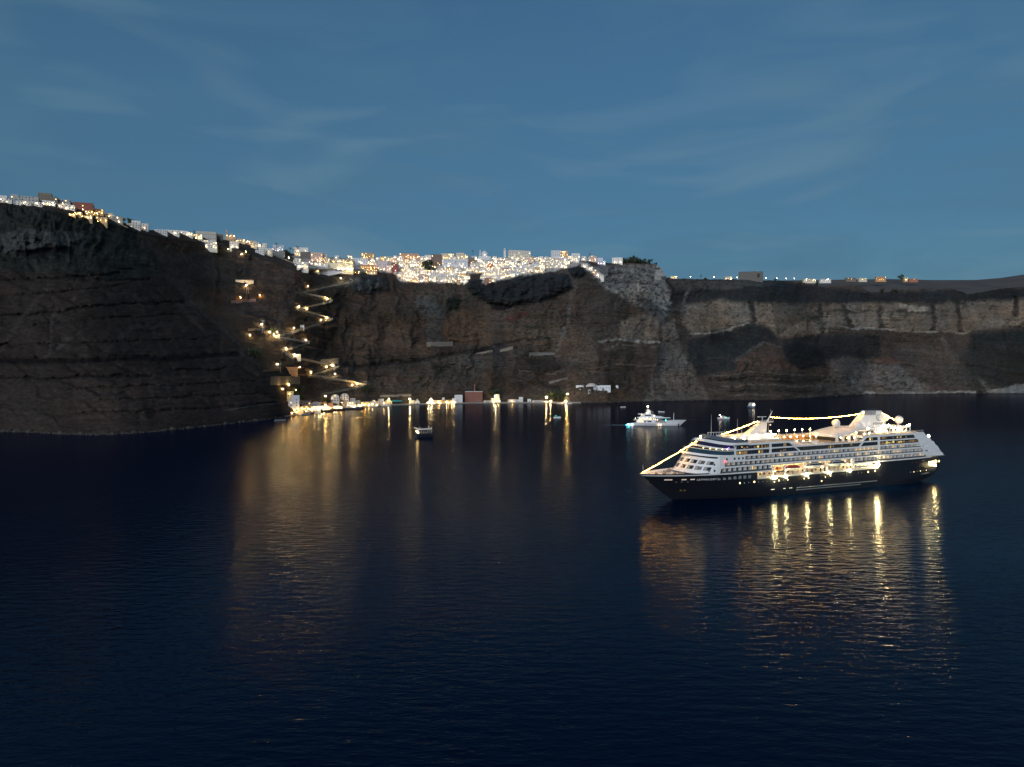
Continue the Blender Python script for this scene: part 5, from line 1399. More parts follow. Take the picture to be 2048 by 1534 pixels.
# --- the mass of the town, row by row from the cliff edge to the skyline
LAND = [("the floodlit hotel front", 682), ("the golden restaurant", 738), ("the dark red gable", 790), ("the orange pergola hotel", 819), ("the brown apartment block", 873), ("the yellow skyline storey", 895), ("the white cathedral", 969), ("the slim bell tower", 1009), ("the long pale hotel", 1040), ("the orange skyline house", 1128), ("the blue lit house", 1203), ("the tall white hotel block", 647)]
low = lambda x: float(np.interp(x, [585,600,655,700,760,786,800,830,868,900,935,938,962,966,985,1000,1030,1060,1095,1100,1135,1140,1165], [524,540,545,530,540,541,560,566,563,566,566,545,545,566,566,560,553,545,545,536,536,524,522]))
rows = [('cliff-edge row', 0.0), ('second row', 0.0), ('third row', 0), ('fourth row', 0), ('fifth row', 0), ('sixth row', 0), ('skyline row', 0)]
def clash(x0, x1, yt, yb):
    for a0, a1, b0, b1 in USED:
        ox = min(x1, a1) - max(x0, a0); oy = min(yb, b1) - max(yt, b0)
        if ox > 0 and oy > 0 and ox * oy > 0.35 * (x1 - x0) * (yb - yt): return True
    return False
cand = []
NSP = len(USED)
for ri in range(9):
    x = 586 + hr.random() * 5
    while x < 1166:
        w = hr.choice((8, 9, 10, 11, 12, 13, 15, 17))
        lo = low(x + w/2); hi = 518.5
        if lo - hi < 3: x += w; continue
        yb = lo - ri * 6.2 + hr.uniform(-1.2, 1.2)
        if ri == 0: yb = min(yb, low(x + 1), low(x + w - 1))
        if yb < hi - 1: x += w + 1; continue
        hgt = hr.uniform(6.0, 11.0) * (1.15 if ri < 2 else 0.95)
        x0, x1, yt = x, x + w, yb - hgt
        if not clash(x0, x1, yt, yb): cand.append((ri, x0, x1, yt, yb))
        x += w * hr.uniform(0.86, 1.05)
# keep the total of houses below three hundred
pass
MAXH = 186
if len(cand) > MAXH:
    hr.shuffle(cand); cand = sorted(cand[:MAXH])
colname = {'white': [(0.80,0.77,0.72),(0.78,0.75,0.70),(0.72,0.70,0.67)], 'cream': [(0.74,0.66,0.50),(0.70,0.64,0.54)], 'pinkish': [(0.68,0.52,0.45)], 'grey': [(0.44,0.43,0.42)], 'ochre': [(0.58,0.42,0.24)], 'terracotta': [(0.42,0.2,0.14)], 'pale blue': [(0.50,0.60,0.68)]}
stname = {'box': 'flat roofed house', 'two': 'house with rooftop room', 'terrace': 'terraced house', 'vault': 'vaulted house'}
info = []
for ri, x0, x1, yt, yb in cand:
    cn = hr.choices(list(colname), [62,12,8,5,4,3,4])[0]
    st = hr.choices(list(stname), [42,22,22,14])[0]
    xm = (x0+x1)/2
    dens = float(np.interp(xm, [580,660,700,870,900,1000,1130,1170], [0.7,0.9,0.95,0.85,0.65,0.6,0.55,0.6]))
    nl = sum(hr.random() < dens for _ in range(2))
    pal = 'wwgn' if xm < 880 else 'wnnw'
    lm = ''.join(hr.choice(pal) for _ in range(nl))
    near = min(LAND, key=lambda l: abs(l[1] - xm)); side = 'left of' if xm < near[1] - 4 else ('right of' if xm > near[1] + 4 else 'in line with')
    info.append([ri, x0, x1, yt, yb, cn, st, lm, near, side])
ordn = ['nearest', 'second', 'third', 'fourth', 'fifth', 'sixth', 'seventh', 'eighth', 'ninth']
rown = ['cliff-edge row', 'second row up', 'third row up', 'fourth row up', 'fifth row up', 'sixth row up', 'seventh row up', 'eighth row up', 'topmost row']
groups = {}
for it in info: groups.setdefault((it[0], it[8], it[9]), []).append(it)
for key, lst in groups.items():
    lst.sort(key=lambda it: abs((it[1]+it[2])/2 - key[1][1]))
    for k, it in enumerate(lst):
        ri, x0, x1, yt, yb, cn, st, lm, near, side = it
        pos = f"{ordn[k]} {side} {near[0]}" if not (side == 'in line with' and len(lst) == 1) else f"{side} {near[0]}"
        label = f"{cn} {stname[st]}, {rown[ri]}, {pos}"
        p = T((x0+x1)/2, yb); m = p.y / F
        house(label, p, (x1-x0)*m, (yb-yt)*m, hr.uniform(8, 13), hr.choice(colname[cn]), st, face_rot((x0+x1)/2, hr.uniform(-0.22, 0.22)), lit=hr.uniform(0.1, 0.4), lamps=lm, arch=0.35, group="houses of the clifftop town")

# --- right ridge: ruin, small lit houses
def ruin():
    p, w, h = spot(1479, 1525, 543.5, 561)
    o = thing("ruin", "roofless concrete ruin standing dark against the sky on the right ridge", "ruin", p, face_rot(1500))
    c = pmat("raw_concrete", (0.14,0.13,0.12), 0.9, 0, 0.25, 0.3)
    W = w/2; d = 12
    b = MB(); b.box(-W, W*0.50, 0, 0.6, -5, h); b.box(W*0.50, W*0.72, 0, 0.6, -5, h*0.30); b.box(W*0.72, W, 0, 0.6, -5, h); b.box(W*0.5, W*0.72, 0, 0.6, h*0.86, h); b.build("front_wall", [c], o)
    b = MB(); b.box(-W, -W + 0.6, 0.6, d, -5, h); b.build("side_wall", [c], o)
    b = MB(); b.box(W - 0.6, W, 0.6, d, -5, h*0.95); b.build("side_wall", [c], o)
    b = MB(); b.box(-W, W, d, d + 0.6, -5, h*0.9); b.build("back_wall", [c], o)
    b = MB(); b.box(-W*0.98, W*0.4, 0.2, d, h, h + 0.5); b.build("roof_slab", [pmat("dark_slab", (0.06,0.055,0.05), 0.9)], o)
ruin()
def ridge(label, x0, x1, yt, yb, col, lamps, d=9, far=0.0, **kw):
    y = float(Y_TOP((x0+x1)/2)) + 0.6
    p = T((x0+x1)/2, y) + Vector((0, 22 + far, 0.5)); m = p.y / F
    p = at_depth((x0+x1)/2, yb, p.y)
    return house(label, p, (x1-x0)*m, (yb-yt)*m, d, col, 'box', 0, lamps=lamps, **kw)
ridge("small lit house on the skyline just right of the grey crag", 1341, 1354, 552, 557, CRM, 'gw', lit=0.4)
ridge("golden lit house on the skyline left of the concrete ruin", 1450, 1464, 553.5, 560, CRM, 'gn', lit=0.5)
ridge("low lit house on the skyline furthest right of the ruin's lamps", 1607, 1632, 558, 562, CRM, 'wn', far=260, lit=0.3)
ridge("low white lit house between the last two skyline lamps", 1640, 1662, 558, 562, WHT, 'n', far=330, lit=0.2)
ridge("low brown house at the left end of the far skyline hamlet", 1692, 1712, 555.5, 560, BRN, '', far=560, lit=0.2)
ridge("low cream house in the far skyline hamlet beside the orange roofed one", 1718, 1734, 556, 560, CRM, 'g', far=580, lit=0.3)
ridge("long orange lit house of the far skyline hamlet", 1752, 1772, 553.5, 560, (0.6,0.34,0.16), 'gg', far=600, lit=0.3)
ridge("small orange lit house right of the far skyline tree", 1808, 1816, 555.5, 560.5, OCH, 'w', far=600, lit=0.3)
ridge("last low house of the far skyline hamlet on its right", 1818, 1836, 557.5, 561, TER, 'g', far=600, lit=0.2)

# --- lamps on posts
POSTM = pmat("lamp_post_iron", (0.12,0.12,0.12), 0.5, 0.4)
def lamp_mat_ball(nm, r, col, st): return ball_mesh("lamp_head", r, emat(nm, col, st), 8, 5)
LH = {'n': lamp_mat_ball("street_light_white", 0.5, (1.0,0.72,0.34), 800.0), 'w': lamp_mat_ball("street_light_warm", 0.45, (1.0,0.60,0.20), 1000.0), 's': lamp_mat_ball("ridge_light", 0.6, (1.0,0.80,0.55), 45.0),
      'o': lamp_mat_ball("street_light_orange", 0.4, (1.0,0.42,0.07), 800.0), 'f': lamp_mat_ball("path_flood", 0.45, (1.0,0.66,0.24), 1500.0), 'y': lamp_mat_ball("yellow_green_flood", 0.4, (0.85,0.95,0.12), 300.0)}
_pb = MB(); _pb.tube((0,0,-1.5),(0,0,1),0.12,0.09,5); POST = _pb.mesh("post", [POSTM])
def lamp_post(label, p, h, k, group):
    o = thing("street_lamp", label, "street lamp", p, 0, group)
    put("post", POST, o, (0,0,0), 0, (1,1,h)); put("lamp_head", LH[k], o, (0,0,h + 0.5))
    return o
for i, (x, y) in enumerate(((1381,553.5), (1428,554), (1474.5,555), (1532,556), (1553.5,556.3), (1572,557), (1589,557), (1613,558), (1657,557.5))):
    base = T(x, float(Y_TOP(x)) + 0.4) + Vector((0, 18 + (200 if x > 1605 else 0), 0)); q = at_depth(x, y, base.y)
    hh = max(2.5, q.z - base.z)
    lamp_post(("skyline lamp nearest the grey crag", "skyline lamp between the cypress and the golden house", "skyline lamp touching the ruin's left side", "skyline lamp touching the ruin's right side", "second skyline lamp right of the ruin", "third skyline lamp right of the ruin", "fourth skyline lamp right of the ruin, pinkish", "fifth skyline lamp right of the ruin", "last skyline lamp, above the far terraced slope")[i], Vector((q.x, q.y, q.z - hh - 0.5)), hh, 's', "lamps along the right skyline")

# --- trees and palms
LEAFM = pmat("dark_foliage", (0.045,0.06,0.028), 0.9, 0, 0.5, 0.8); BARK = pmat("bark", (0.09,0.065,0.045), 0.9)
def tree_mesh(seed, sx, sz, n=260):
    q = random.Random(seed); b = MB()
    cl = [(q.uniform(-.6,.6)*sx, q.uniform(-.6,.6)*sx, q.uniform(0.25,0.85)*sz, q.uniform(.28,.5)*sx) for _ in range(11)]
    for _ in range(n):
        x, y, z, r = q.choice(cl)
        d = Vector((q.gauss(0,1), q.gauss(0,1), q.gauss(0,1))).normalized() * r * q.uniform(0.5, 1.05)
        c = Vector((x, y, z)) + d; u = Vector((q.gauss(0,1), q.gauss(0,1), q.gauss(0,1))).normalized(); v = u.orthogonal().normalized(); u = u.cross(v)
        s = 0.16 * sx * q.uniform(0.6, 1.3)
        b.add([c + u*s, c + v*s*0.7, c - u*s, c - v*s*0.7], [(0,1,2,3)])
    return b.mesh("crown", [LEAFM])
CROWNS = [tree_mesh(1, 1, 1.5), tree_mesh(2, 1, 1.3), tree_mesh(3, 1, 1.7), tree_mesh(4, 0.42, 2.4, 200)]
_t = MB(); _t.tube((0,0,-0.6),(0,0,0.7),0.10,0.05,6); _t.tube((0,0,0.35),(0.3,0.1,0.8),0.05,0.02,4); _t.tube((0,0,0.3),(-0.28,0.1,0.75),0.05,0.02,4); TRUNK = _t.mesh("trunk", [BARK])
def palm_meshes():
    b = MB(); b.tube((0,0,-0.3),(0.05,0,1),0.05,0.035,6); tr = b.mesh("trunk", [BARK])
    b = MB(); q = random.Random(8)
    for k in range(15):
        a = 2*math.pi*k/15; l = q.uniform(.45,.6); dr = q.uniform(-.1,.35); pr2 = Vector((0.05,0,1))
        for j in range(4):
            t = (j+1)/4; nx = Vector((0.05 + math.cos(a)*l*t, math.sin(a)*l*t, 1 + 0.22*math.sin(t*2.2) - dr*t*t)); sd = Vector((-math.sin(a), math.cos(a), 0)) * 0.07 * (1.1 - t)
            b.add([pr2 - sd, pr2 + sd, nx + sd*0.8, nx - sd*0.8], [(0,1,2,3)]); pr2 = nx
    return tr, b.mesh("crown", [LEAFM])
PTR, PCR = palm_meshes()
def tree(label, x, ytop, ybase, k, p=None, back=0, group=None, cat='tree', name='tree'):
    p = p or T(x, ybase); p = p + Vector((0, back, 0)) if back else p
    h = (ybase - ytop) * p.y / F
    o = thing(name, label, cat, p, hr.uniform(0, 6), group)
    if k == 'palm': put("trunk", PTR, o, None, 0, (h*0.8,)*3); put("crown", PCR, o, None, 0, (h*0.8,)*3)
    else:
        s = h / (1.55 if k < 3 else 2.5); put("trunk", TRUNK, o, None, 0, (s,s,s)); put("crown", CROWNS[k], o, None, 0, (s,s,s))
    return o
G = "round dark trees on the left ridge"
tree("round dark tree on the left ridge, left of the white villa", 245, 433, 445, 1, group=G); tree("wider dark tree just behind the white villa on the left ridge", 262, 437, 449, 0, group=G)
for i, (x, a, c) in enumerate(((122,399,406), (131,400,407), (140,401,409), (148,404,411))): tree(("first dark tree left of the red hotel's tree row", "second dark tree of the row left of the red hotel", "third dark tree of the row left of the red hotel", "dark tree touching the red hotel's roof")[i], x, a, c, i % 3, back=14, group="tree row beside the red hotel")
tree("small dark tree in front of the red hotel", 168, 411, 421, 1); tree("dark bush at the right corner of the red hotel", 186, 414, 420, 0)
tree("reddish cypress left of the long grey school", 388, 458, 472, 3)
for i, (x, a, c) in enumerate(((553,486,497), (573,497,510), (580,495,510), (587,498,508), (594,492,505))): tree(("single palm on the purple bar's roof", "dark bushy palm left of the palm house", "tall palm beside the palm house", "short palm beside the palm house", "palm in front of the palm house")[i], x, a, c, 'palm' if i != 1 else 1, group="palms left of the town", cat='palm', name='palm_tree')
tree("large dark tree against the brown apartment block's left side", 853, 519, 541, 0); tree("second dark tree below the one by the brown apartment block", 861, 527, 545, 1)
tree("palm on the skyline left of the white cathedral", 946, 501, 512, 'palm', cat='palm', name='palm_tree')
tree("palm on the skyline left of the blue lit house", 1180, 507, 516, 'palm', cat='palm', name='palm_tree')
for i, x in enumerate((1248,1256,1264,1272,1279,1288)): tree(("wooded hill tree nearest the white villa", "second tree of the wooded hill", "tallest tree of the wooded hill", "fourth tree of the wooded hill", "fifth tree of the wooded hill", "last low tree of the wooded hill")[i], x, (516,514,513,514,515,518)[i], 527, i % 3, group="trees of the wooded hill beside the crag")
for i, (x, a, c) in enumerate(((1298,519,528), (1305,518,528), (1311,524,530))): tree(("round tree at the crag's top", "palm at the crag's top", "small bush at the right end of the crag's top")[i], x, a, c, (0,'palm',1)[i])
tree("dark cypress on the right skyline", 1402, 547, 559, 3); tree("low dark bush beside the skyline cypress", 1411, 554, 560, 1)
tree("lone spreading tree on the far skyline hamlet", 1801, 550, 560.5, 2, p=at_depth(1801, 560.5, 2700)); 
for i, (x, a, c) in enumerate(((1550,557,563), (1600,562,570), (1632,566,573), (1764,577,586), (1788,576,585))): tree(("dark bush on the cliff edge right of the ruin", "dark bush on the cliff edge below the far houses", "wide dark bush on the cliff edge below the far houses", "short dark stump-like bush in the dip of the right cliff edge", "taller dark bush right of the stump-like one")[i], x, a, c, i % 3)
# ================================================================== zigzag stair path, cable car, walls on the slope
PATHM = pmat("path_stone", (0.15,0.135,0.11), 0.9, 0, 0.25, 0.4); PWALL = pmat("path_wall_stone", (0.25,0.225,0.18), 0.9, 0, 0.3, 0.5)
def terrain_strip(name, pts, width, low, high, mat, n=5, wallmat=None, inner=2.2):
    """a terraced path on the slope: retaining wall in front, floor, parapet"""
    P = []
    for (x0, y0), (x1, y1) in zip(pts[:-1], pts[1:]):
        k = max(2, int(math.hypot(x1-x0, y1-y0) / n))
        for i in range(k): P.append(T(x0 + (x1-x0)*i/k, y0 + (y1-y0)*i/k))
    P.append(T(*pts[-1]))
    # smooth out the bumps of the rock
    for _ in range(3):
        P = [P[0]] + [(a + b*2 + c) / 4 for a, b, c in zip(P[:-2], P[1:-1], P[2:])] + [P[-1]]
    f = [Vector((-p.x, -p.y, 0)).normalized() for p in P]
    A = [p + d*width*0.5 for p, d in zip(P, f)]; Bk = [p - d*inner for p, d in zip(P, f)]
    b = MB()
    b.grid([[a + Vector((0,0,-low)) for a in A], [a + Vector((0,0,0.02)) for a in A], [q + Vector((0,0,0.02)) for q in Bk]][::-1])
    o = b.build(name, [mat])
    if high:
        w = MB(); t = [d*0.45 for d in f]
        w.grid([[a + Vector((0,0,-low*0.8)) + d*0.06 for a, d in zip(A, f)], [a + Vector((0,0,high)) + d*0.06 for a, d in zip(A, f)], [a - d + Vector((0,0,high)) for a, d in zip(A, t)], [a - d + Vector((0,0,0.03)) for a, d in zip(A, t)]][::-1])
        w.build("parapet_wall", [wallmat or PWALL], o)
    return kind(o, 'structure')
ZIG = [(700,558),(712,562),(690,566),(660,572),(628,580),(600,584),(630,590),(667,599),(660,603),(630,610),(594,619),(618,623),(640,630),(666,637),(640,646),(606,657),(580,666),(550,673),(585,678),(620,684),(595,693),(565,702),(583,715),(610,718),(640,725),(678,733),(650,742),(621,750),(645,753),(690,760),(738,769),(700,777),(645,788)]
terrain_strip("stair_path", ZIG, 5.0, 2.8, 1.0, PATHM)
terrain_strip("lit_lane", [(216,436),(232,444),(246,452),(256,456)], 5, 2, 0.8, PATHM)
terrain_strip("upper_road", [(540,508),(570,520),(600,531)], 6, 2, 0.9, PATHM)
terrain_strip("coast_path", [(440,822),(480,816),(520,809),(560,806)], 3, 1.2, 0.4, pmat("worn_path", (0.10,0.09,0.08), 0.9), wallmat=pmat("worn_wall", (0.15,0.135,0.115), 0.9))
PL = [(683,561,'n',"topmost lamp of the zigzag path, beside the town"), (618,577,'w',"lamp on the first left bend of the zigzag path"), (655,601,'f',"lamp on the path's second right bend"), (600,617,'f',"lamp on the path's second left bend"), (616,622,'w',"small lamp just under the second left bend of the path"),
      (655,639,'f',"lamp on the path's third right bend"), (644,644,'w',"lamp just left of the path's third right bend"), (590,659,'f',"lamp on the long leftward flight in mid slope"), (557,669,'n',"lamp on the third left bend, brightest in mid slope"), (551,673,'f',"lamp at the very tip of the third left bend"),
      (614,683,'f',"lamp on the path's fourth right bend"), (575,700,'f',"lamp on the path's fourth left bend"), (592,714,'n',"lamp by the white hut below the fourth left bend"), (600,717,'w',"lamp right of the white hut on the path"), (668,734,'f',"lamp on the path's fifth right bend"), (655,738,'w',"lamp left of the fifth right bend"),
      (624,748,'w',"lamp on the path's fifth left bend"), (672,752,'n',"lamp on the rightward flight above the harbour"), (716,771,'f',"bright lamp at the lowest right bend of the path"), (706,773,'w',"lamp left of the lowest right bend of the path")]
BENDW = pmat("whitewashed_glow_wall", (0.58,0.52,0.42), 0.9, 0, 0.2, 0.5)  # paler wall pieces added at the flood lamps to widen their glow
def bend_walls():
    dense = []
    for (x0, y0), (x1, y1) in zip(ZIG[:-1], ZIG[1:]):
        k = max(1, int(math.hypot(x1-x0, y1-y0) / 2))
        dense += [(x0 + (x1-x0)*i/k, y0 + (y1-y0)*i/k) for i in range(k)]
    for x, y, k, lab in PL:
        if k != 'f': continue
        j = min(range(len(dense)), key=lambda i: (dense[i][0]-x)**2 + 2*(dense[i][1]-y)**2)
        seg = dense[max(0, j-5):j+6]
        if len(seg) > 4: terrain_strip("bend_wall", seg, 5.8, 3.2, 1.5, PATHM, 2, BENDW)
bend_walls()
for x, y, k, lab in PL: lamp_post(lab, T(x, y) + Vector((0,-6.0,-1.0)), 3.2 if k == 'f' else 4.0, k, "lamps along the zigzag path")
for x, y, k, lab in ((578,519,'n',"lamp on the dark slope left of the town"), (239,443,'n',"lamp in the lane on the left ridge"), (231,438,'w',"lamp at the top of the lane on the left ridge"), (457,502,'y',"yellow-green lamp on the slope under the orange church, left"), (493,507,'y',"yellow-green lamp on the slope under the orange church, right"),
                     (484,512,'w',"dim lamp between the two yellow-green ones")): lamp_post(lab, T(x, y) + Vector((0,-1.5,0)), 3.0, k, "lamps on the upper slope")
# hut with a blue-grey front on the path
special("tiny white hut beside the path in mid slope", 600, 608, 650, 656, (0.6,0.65,0.68), 'box', d=3, lit=0, lamps='')
special("small white hut with a flat roof beside the path, lower slope", 581, 601, 708, 714, (0.5,0.5,0.5), 'box', d=4, lit=0, lamps='')
# retaining walls and terraces
def slope_strip(label, quad, mat, cat="wall", name="retaining_wall", thick=2.0):
    """quad in order lower-left, lower-right, upper-right, upper-left"""
    n = 9; lo, hi, bk = [], [], []
    for i in range(n + 1):
        t = i / n
        x0 = lerp(quad[0][0], quad[1][0], t); y0 = lerp(quad[0][1], quad[1][1], t); x1 = lerp(quad[3][0], quad[2][0], t); y1 = lerp(quad[3][1], quad[2][1], t)
        d = min(T(lerp(x0, x1, k/3), lerp(y0, y1, k/3)).y for k in range(4)) - 0.8
        p, q = at_depth(x0, y0, d), at_depth(x1, y1, d)
        lo.append(p + Vector((0, 0, -1.5))); hi.append(Vector((p.x, p.y, q.z))); bk.append(Vector((p.x, p.y + 10, q.z)))
    for _ in range(2):
        for L_ in (lo, hi, bk):
            ys = [v.y for v in L_]
            for i in range(1, n): L_[i].y = (ys[i-1] + 2*ys[i] + ys[i+1]) / 4
    b = MB(); b.grid([bk, hi, lo])
    return tag(b.build(name, [mat]), label, cat)
STW = pmat("pale_masonry", (0.19,0.17,0.14), 0.9, 0, 0.25, 0.3); STG = pmat("grey_masonry", (0.16,0.15,0.14), 0.9, 0, 0.25, 0.3); STO = pmat("orange_render", (0.42,0.2,0.08), 0.9)
slope_strip("big pale retaining wall under the orange lit cable car station", [(541,770),(600,767),(600,752),(536,753)], STW)
slope_strip("grey masonry wall right of the path's fifth flight", [(641,730),(677,727),(677,716),(640,719)], STG)
slope_strip("pale straight wall in the middle of the cliff", [(853,692),(906,691),(906,683),(853,684)], STW)
slope_strip("slanting pale ledge right of the straight wall in the cliff", [(952,708),(985,703),(985,700),(954,706)], STW); slope_strip("pale end block of the slanting ledge in the cliff", [(1000,703),(1026,698),(1020,692),(1004,699)], STW)
slope_strip("small grey wall in the cliff below the grey scree streak", [(1058,711),(1110,708),(1110,705),(1068,705)], STG)
slope_strip("long low wall behind the harbour houses", [(760,793),(822,791),(822,788),(762,790)], STG)
slope_strip("reddish terrace edge under the upper cable car station", [(462,606),(512,602),(510,597),(463,601)], pmat("reddish_masonry", (0.24,0.14,0.11), 0.9))
slope_strip("pale slanting wall on the hillside left of the long white building", [(1098,767),(1136,757),(1136,754),(1102,763)], STG)
# cable car: stations, pylons
def pylon(label, x, yt, yb, yb2=None):
    p = T(x, yb); h = (yb - yt) * p.y / F
    o = thing("cable_pylon", label, "pylon", p + Vector((0,-2,0)), 0, "pylons of the cable car")
    st = pmat("pylon_steel", (0.5,0.5,0.46), 0.5, 0.2)
    for sx in (-1.6, 1.6):
        b = MB(); b.tube((sx,0,-2),(sx*0.6,0,h),0.28,0.2,6); b.build("leg", [st], o)
    b = MB(); b.box(-2.6,2.6,-0.25,0.25,h-0.3,h+0.3); b.build("cross_arm", [st], o)
    b = MB(); b.box(-1.3,1.3,-0.15,0.15,h*0.45,h*0.45+0.3); b.build("brace", [st], o)
pylon("upper cable car pylon below the lit platform", 496, 566, 585); pylon("cable car pylon in the lit cutting in mid slope", 527, 642, 664); pylon("lowest cable car pylon in front of the orange station", 560, 728, 743)
special("upper cable car landing with a thin pale roof", 472, 506, 560, 564.5, CRM, 'box', d=5, lit=0, lamps='', door=False, nwin=1, name='landing', cat='cable car landing')
special("orange lit cable car station above the big pale wall", 561, 594, 734, 745, (0.45,0.22,0.08), 'box', d=9, lit=0.1, lamps='g', nst=1, name='cable_station', cat='cable car station')
slope_strip("long low orange lit wall left of the cable car station", [(526,743),(562,741),(562,735),(526,740)], STO)
slope_strip("pale wall of the lit cutting in mid slope", [(496,662),(521,659),(521,656),(496,657)], STW)
for x, y, k, lab in ((493,574,'f',"lamp under the upper cable car landing"), (482,598,'o',"orange lamp on the terrace under the upper landing"), (520,594,'o',"second orange lamp right of the terrace lamp"), (524,652,'n',"lamp at the pylon in the lit cutting"), (501,673,'f',"lamp in the hollow left of the path's third left bend"), (540,667,'f',"lamp in the hollow nearest the path's third left bend"),
                     (555,732,'n',"lamp at the lowest cable car pylon"), (588,746,'o',"orange lamp at the right corner of the cable car station"), (600,738,'o',"orange lamp behind the cable car station"), (566,781,'w',"lamp low behind the tall grey-white harbour block"), (592,783,'y',"yellow-green flood lamp beside the tall harbour block"), (578,773,'w',"lamp on the slope just under the big pale wall")):
    lamp_post(lab, T(x, y) + Vector((0,-1.6,0)), 2.2, k, "lamps round the cable car")

# ================================================================== the old port
LAMP_OUT = (3.0, 5.0)
lamp_me = {'w': ball_mesh('lamp_bulb', 0.26, emat('port_lamp_warm', (1.0,0.60,0.20), 380.0), 6, 4), 'n': ball_mesh('lamp_bulb', 0.28, emat('port_lamp_white', (1.0,0.74,0.36), 460.0), 6, 4), 'c': lamp_me['c'], 'g': ball_mesh('lamp_bulb', 0.26, emat('port_lamp_golden', (1.0,0.50,0.10), 360.0), 6, 4)}
def port(label, x0, x1, yt, yb, col, style='box', d=10, off=6.0, **kw):
    xm = (x0+x1)/2
    dep = quay_front(min(max(xm, QUAY_X0), QUAY_X1)) + off
    p = at_depth(xm, yb, dep); m = dep / F
    kw.setdefault('lit', 0.3)
    return house(label, p, (x1-x0)*m, (yb-yt)*m, d, col, style, face_rot(xm, kw.pop('jit', 0.0)), **kw)
port("tall grey-white cube block at the left end of the harbour", 577, 598, 791, 813, (0.62,0.64,0.68), 'two', off=14, lit=0.5, nst=4, nwin=2)
port("yellow lit cube on top behind the tall harbour block", 574, 586, 783, 793, (0.7,0.62,0.35), 'box', off=40, lit=0, lamps='g')
port("harbour taverna with lit awnings at the left end of the quay", 580, 606, 814, 823, CRM, 'terrace', off=5, lit=0.5, lamps='wgwg', name='taverna', cat='taverna')
port("low lit shed on the quay right of the left taverna", 604, 621, 812, 820, OCH, 'box', off=7, lit=0.4, lamps='gw')
port("long brown roofed shed behind the left taverna", 601, 621, 802, 809, (0.22,0.19,0.17), 'box', off=34, lit=0.05)
port("grey domed looking store behind the quay's left part", 622, 640, 804, 812, (0.42,0.44,0.46), 'vault', off=26, lit=0.05, d=14)
port("bright white shop front on the quay, left part", 619, 640, 812.5, 821, WHT, 'box', off=6, lit=0.5, lamps='nwn')
port("stone house with a brown flat roof above the quay", 641, 662, 800, 812, (0.34,0.27,0.22), 'box', off=30, lit=0.15, lamps='w')
port("bright white harbour shop under the brown roofed stone house", 640, 658, 812, 820, WHT, 'terrace', off=6, lit=0.6, lamps='nnw')
port("narrow brick fronted house between two bright shops", 657, 666, 806, 820, (0.40,0.24,0.18), 'box', off=8, lit=0.4, lamps='g')
port("bright lit white house at the quay's bulge", 667, 684, 811, 819, WHT, 'two', off=5, lit=0.5, lamps='nww')
port("left gabled white house with arched windows above the bright quay", 662, 678, 789, 803, WHT, 'vault', off=34, lit=0.3, arch=1.0, nwin=3)
port("right gabled white house with arched windows above the bright quay", 681, 697, 787, 803, WHT, 'vault', off=34, lit=0.1, arch=1.0, nwin=3, lamps='w')
port("pink walled house under the two gabled houses", 674, 690, 799, 809, PNK, 'box', off=24, lit=0.3, lamps='w')
port("brightest white restaurant front on the quay", 684, 712, 804, 817, WHT, 'terrace', off=5, lit=0.6, lamps='nnnn', name='restaurant', cat='restaurant')
port("small white cube house above the brightest restaurant's right end", 700, 710, 797, 806, WHT, 'box', off=26, lit=0.05)
port("cream cube house with one square window", 711, 720, 801, 811, (0.60,0.58,0.42), 'box', off=18, lit=0.0, nwin=1, nst=1)
port("low white lit house under the cream cube house", 711, 723, 809, 816, WHT, 'box', off=5, lit=0.4, lamps='nn')
port("long yellow lit wall house on the quay", 722, 741, 804, 814, (0.66,0.60,0.40), 'box', off=6, lit=0.25, lamps='wgw')
port("lit white gable house on the quay", 741, 752, 800, 814, WHT, 'gable', off=7, lit=0.2, lamps='w')
port("cream store joined to the lit gable house", 750, 758, 803, 814, CRM, 'box', off=8, lit=0.2, lamps='w')
port("white two storey house with an arched door behind the white boat store", 757, 767, 798, 810, WHT, 'box', off=16, lit=0.0, arch=1.0)
port("low bright white boat store on the quay", 757, 776, 809, 813.5, WHT, 'box', off=5, lit=0.1, lamps='nn')
port("sand coloured vaulted boathouse under a lamp", 768, 784, 800, 811, (0.55,0.44,0.26), 'vault', off=14, lit=0.1, lamps='')
port("pale square house behind a lamp, left of the chapel", 818, 829, 801, 810, (0.55,0.50,0.38), 'box', off=12, lit=0, nwin=1, nst=1)
def chapel():
    xm = 834.5; dep = quay_front(xm) + 8; p = at_depth(xm, 809.3, dep)
    m = dep / F; w = 9*m; h = 11.5*m
    o = thing("chapel", "small white chapel with a pointed bell gable on the quay", "chapel", p, face_rot(xm))
    b = MB(); W = w/2; b.prism([(-W,-3),(W,-3),(W,h*0.5),(W*0.5,h*0.72),(-W*0.5,h*0.72),(-W,h*0.5)], 0, 9); q = b.build("nave", [WALL], o); q.color = (*WHT, 1)
    b = MB(); b.prism([(-W*0.42,h*0.6),(W*0.42,h*0.6),(W*0.36,h*0.86),(0,h),(-W*0.36,h*0.86)], -0.15, 0.7); q2 = b.build("bell_gable", [WALL], o); q2.color = (*WHT, 1)
    put("door", WIN['dark_arch'], q, (0,0,0), 0, (1.8,1,3.4)); put("bell_opening", WIN['dark_arch'], q2, (0,-0.15,h*0.70), 0, (0.9,1,1.5))
chapel()
port("bright white house with a domed oven-like top right of the chapel", 853, 867, 800, 810, WHT, 'two', off=8, lit=0.3, lamps='nn')
port("white two part house standing above the lit arcade", 871, 889, 790, 801.5, (0.75,0.72,0.70), 'two', off=26, lit=0.0, nst=2)
port("lit white arcade right of the chapel", 866, 884, 801, 809.5, CRM, 'box', off=7, lit=0.2, arch=1.0, lamps='wnw')
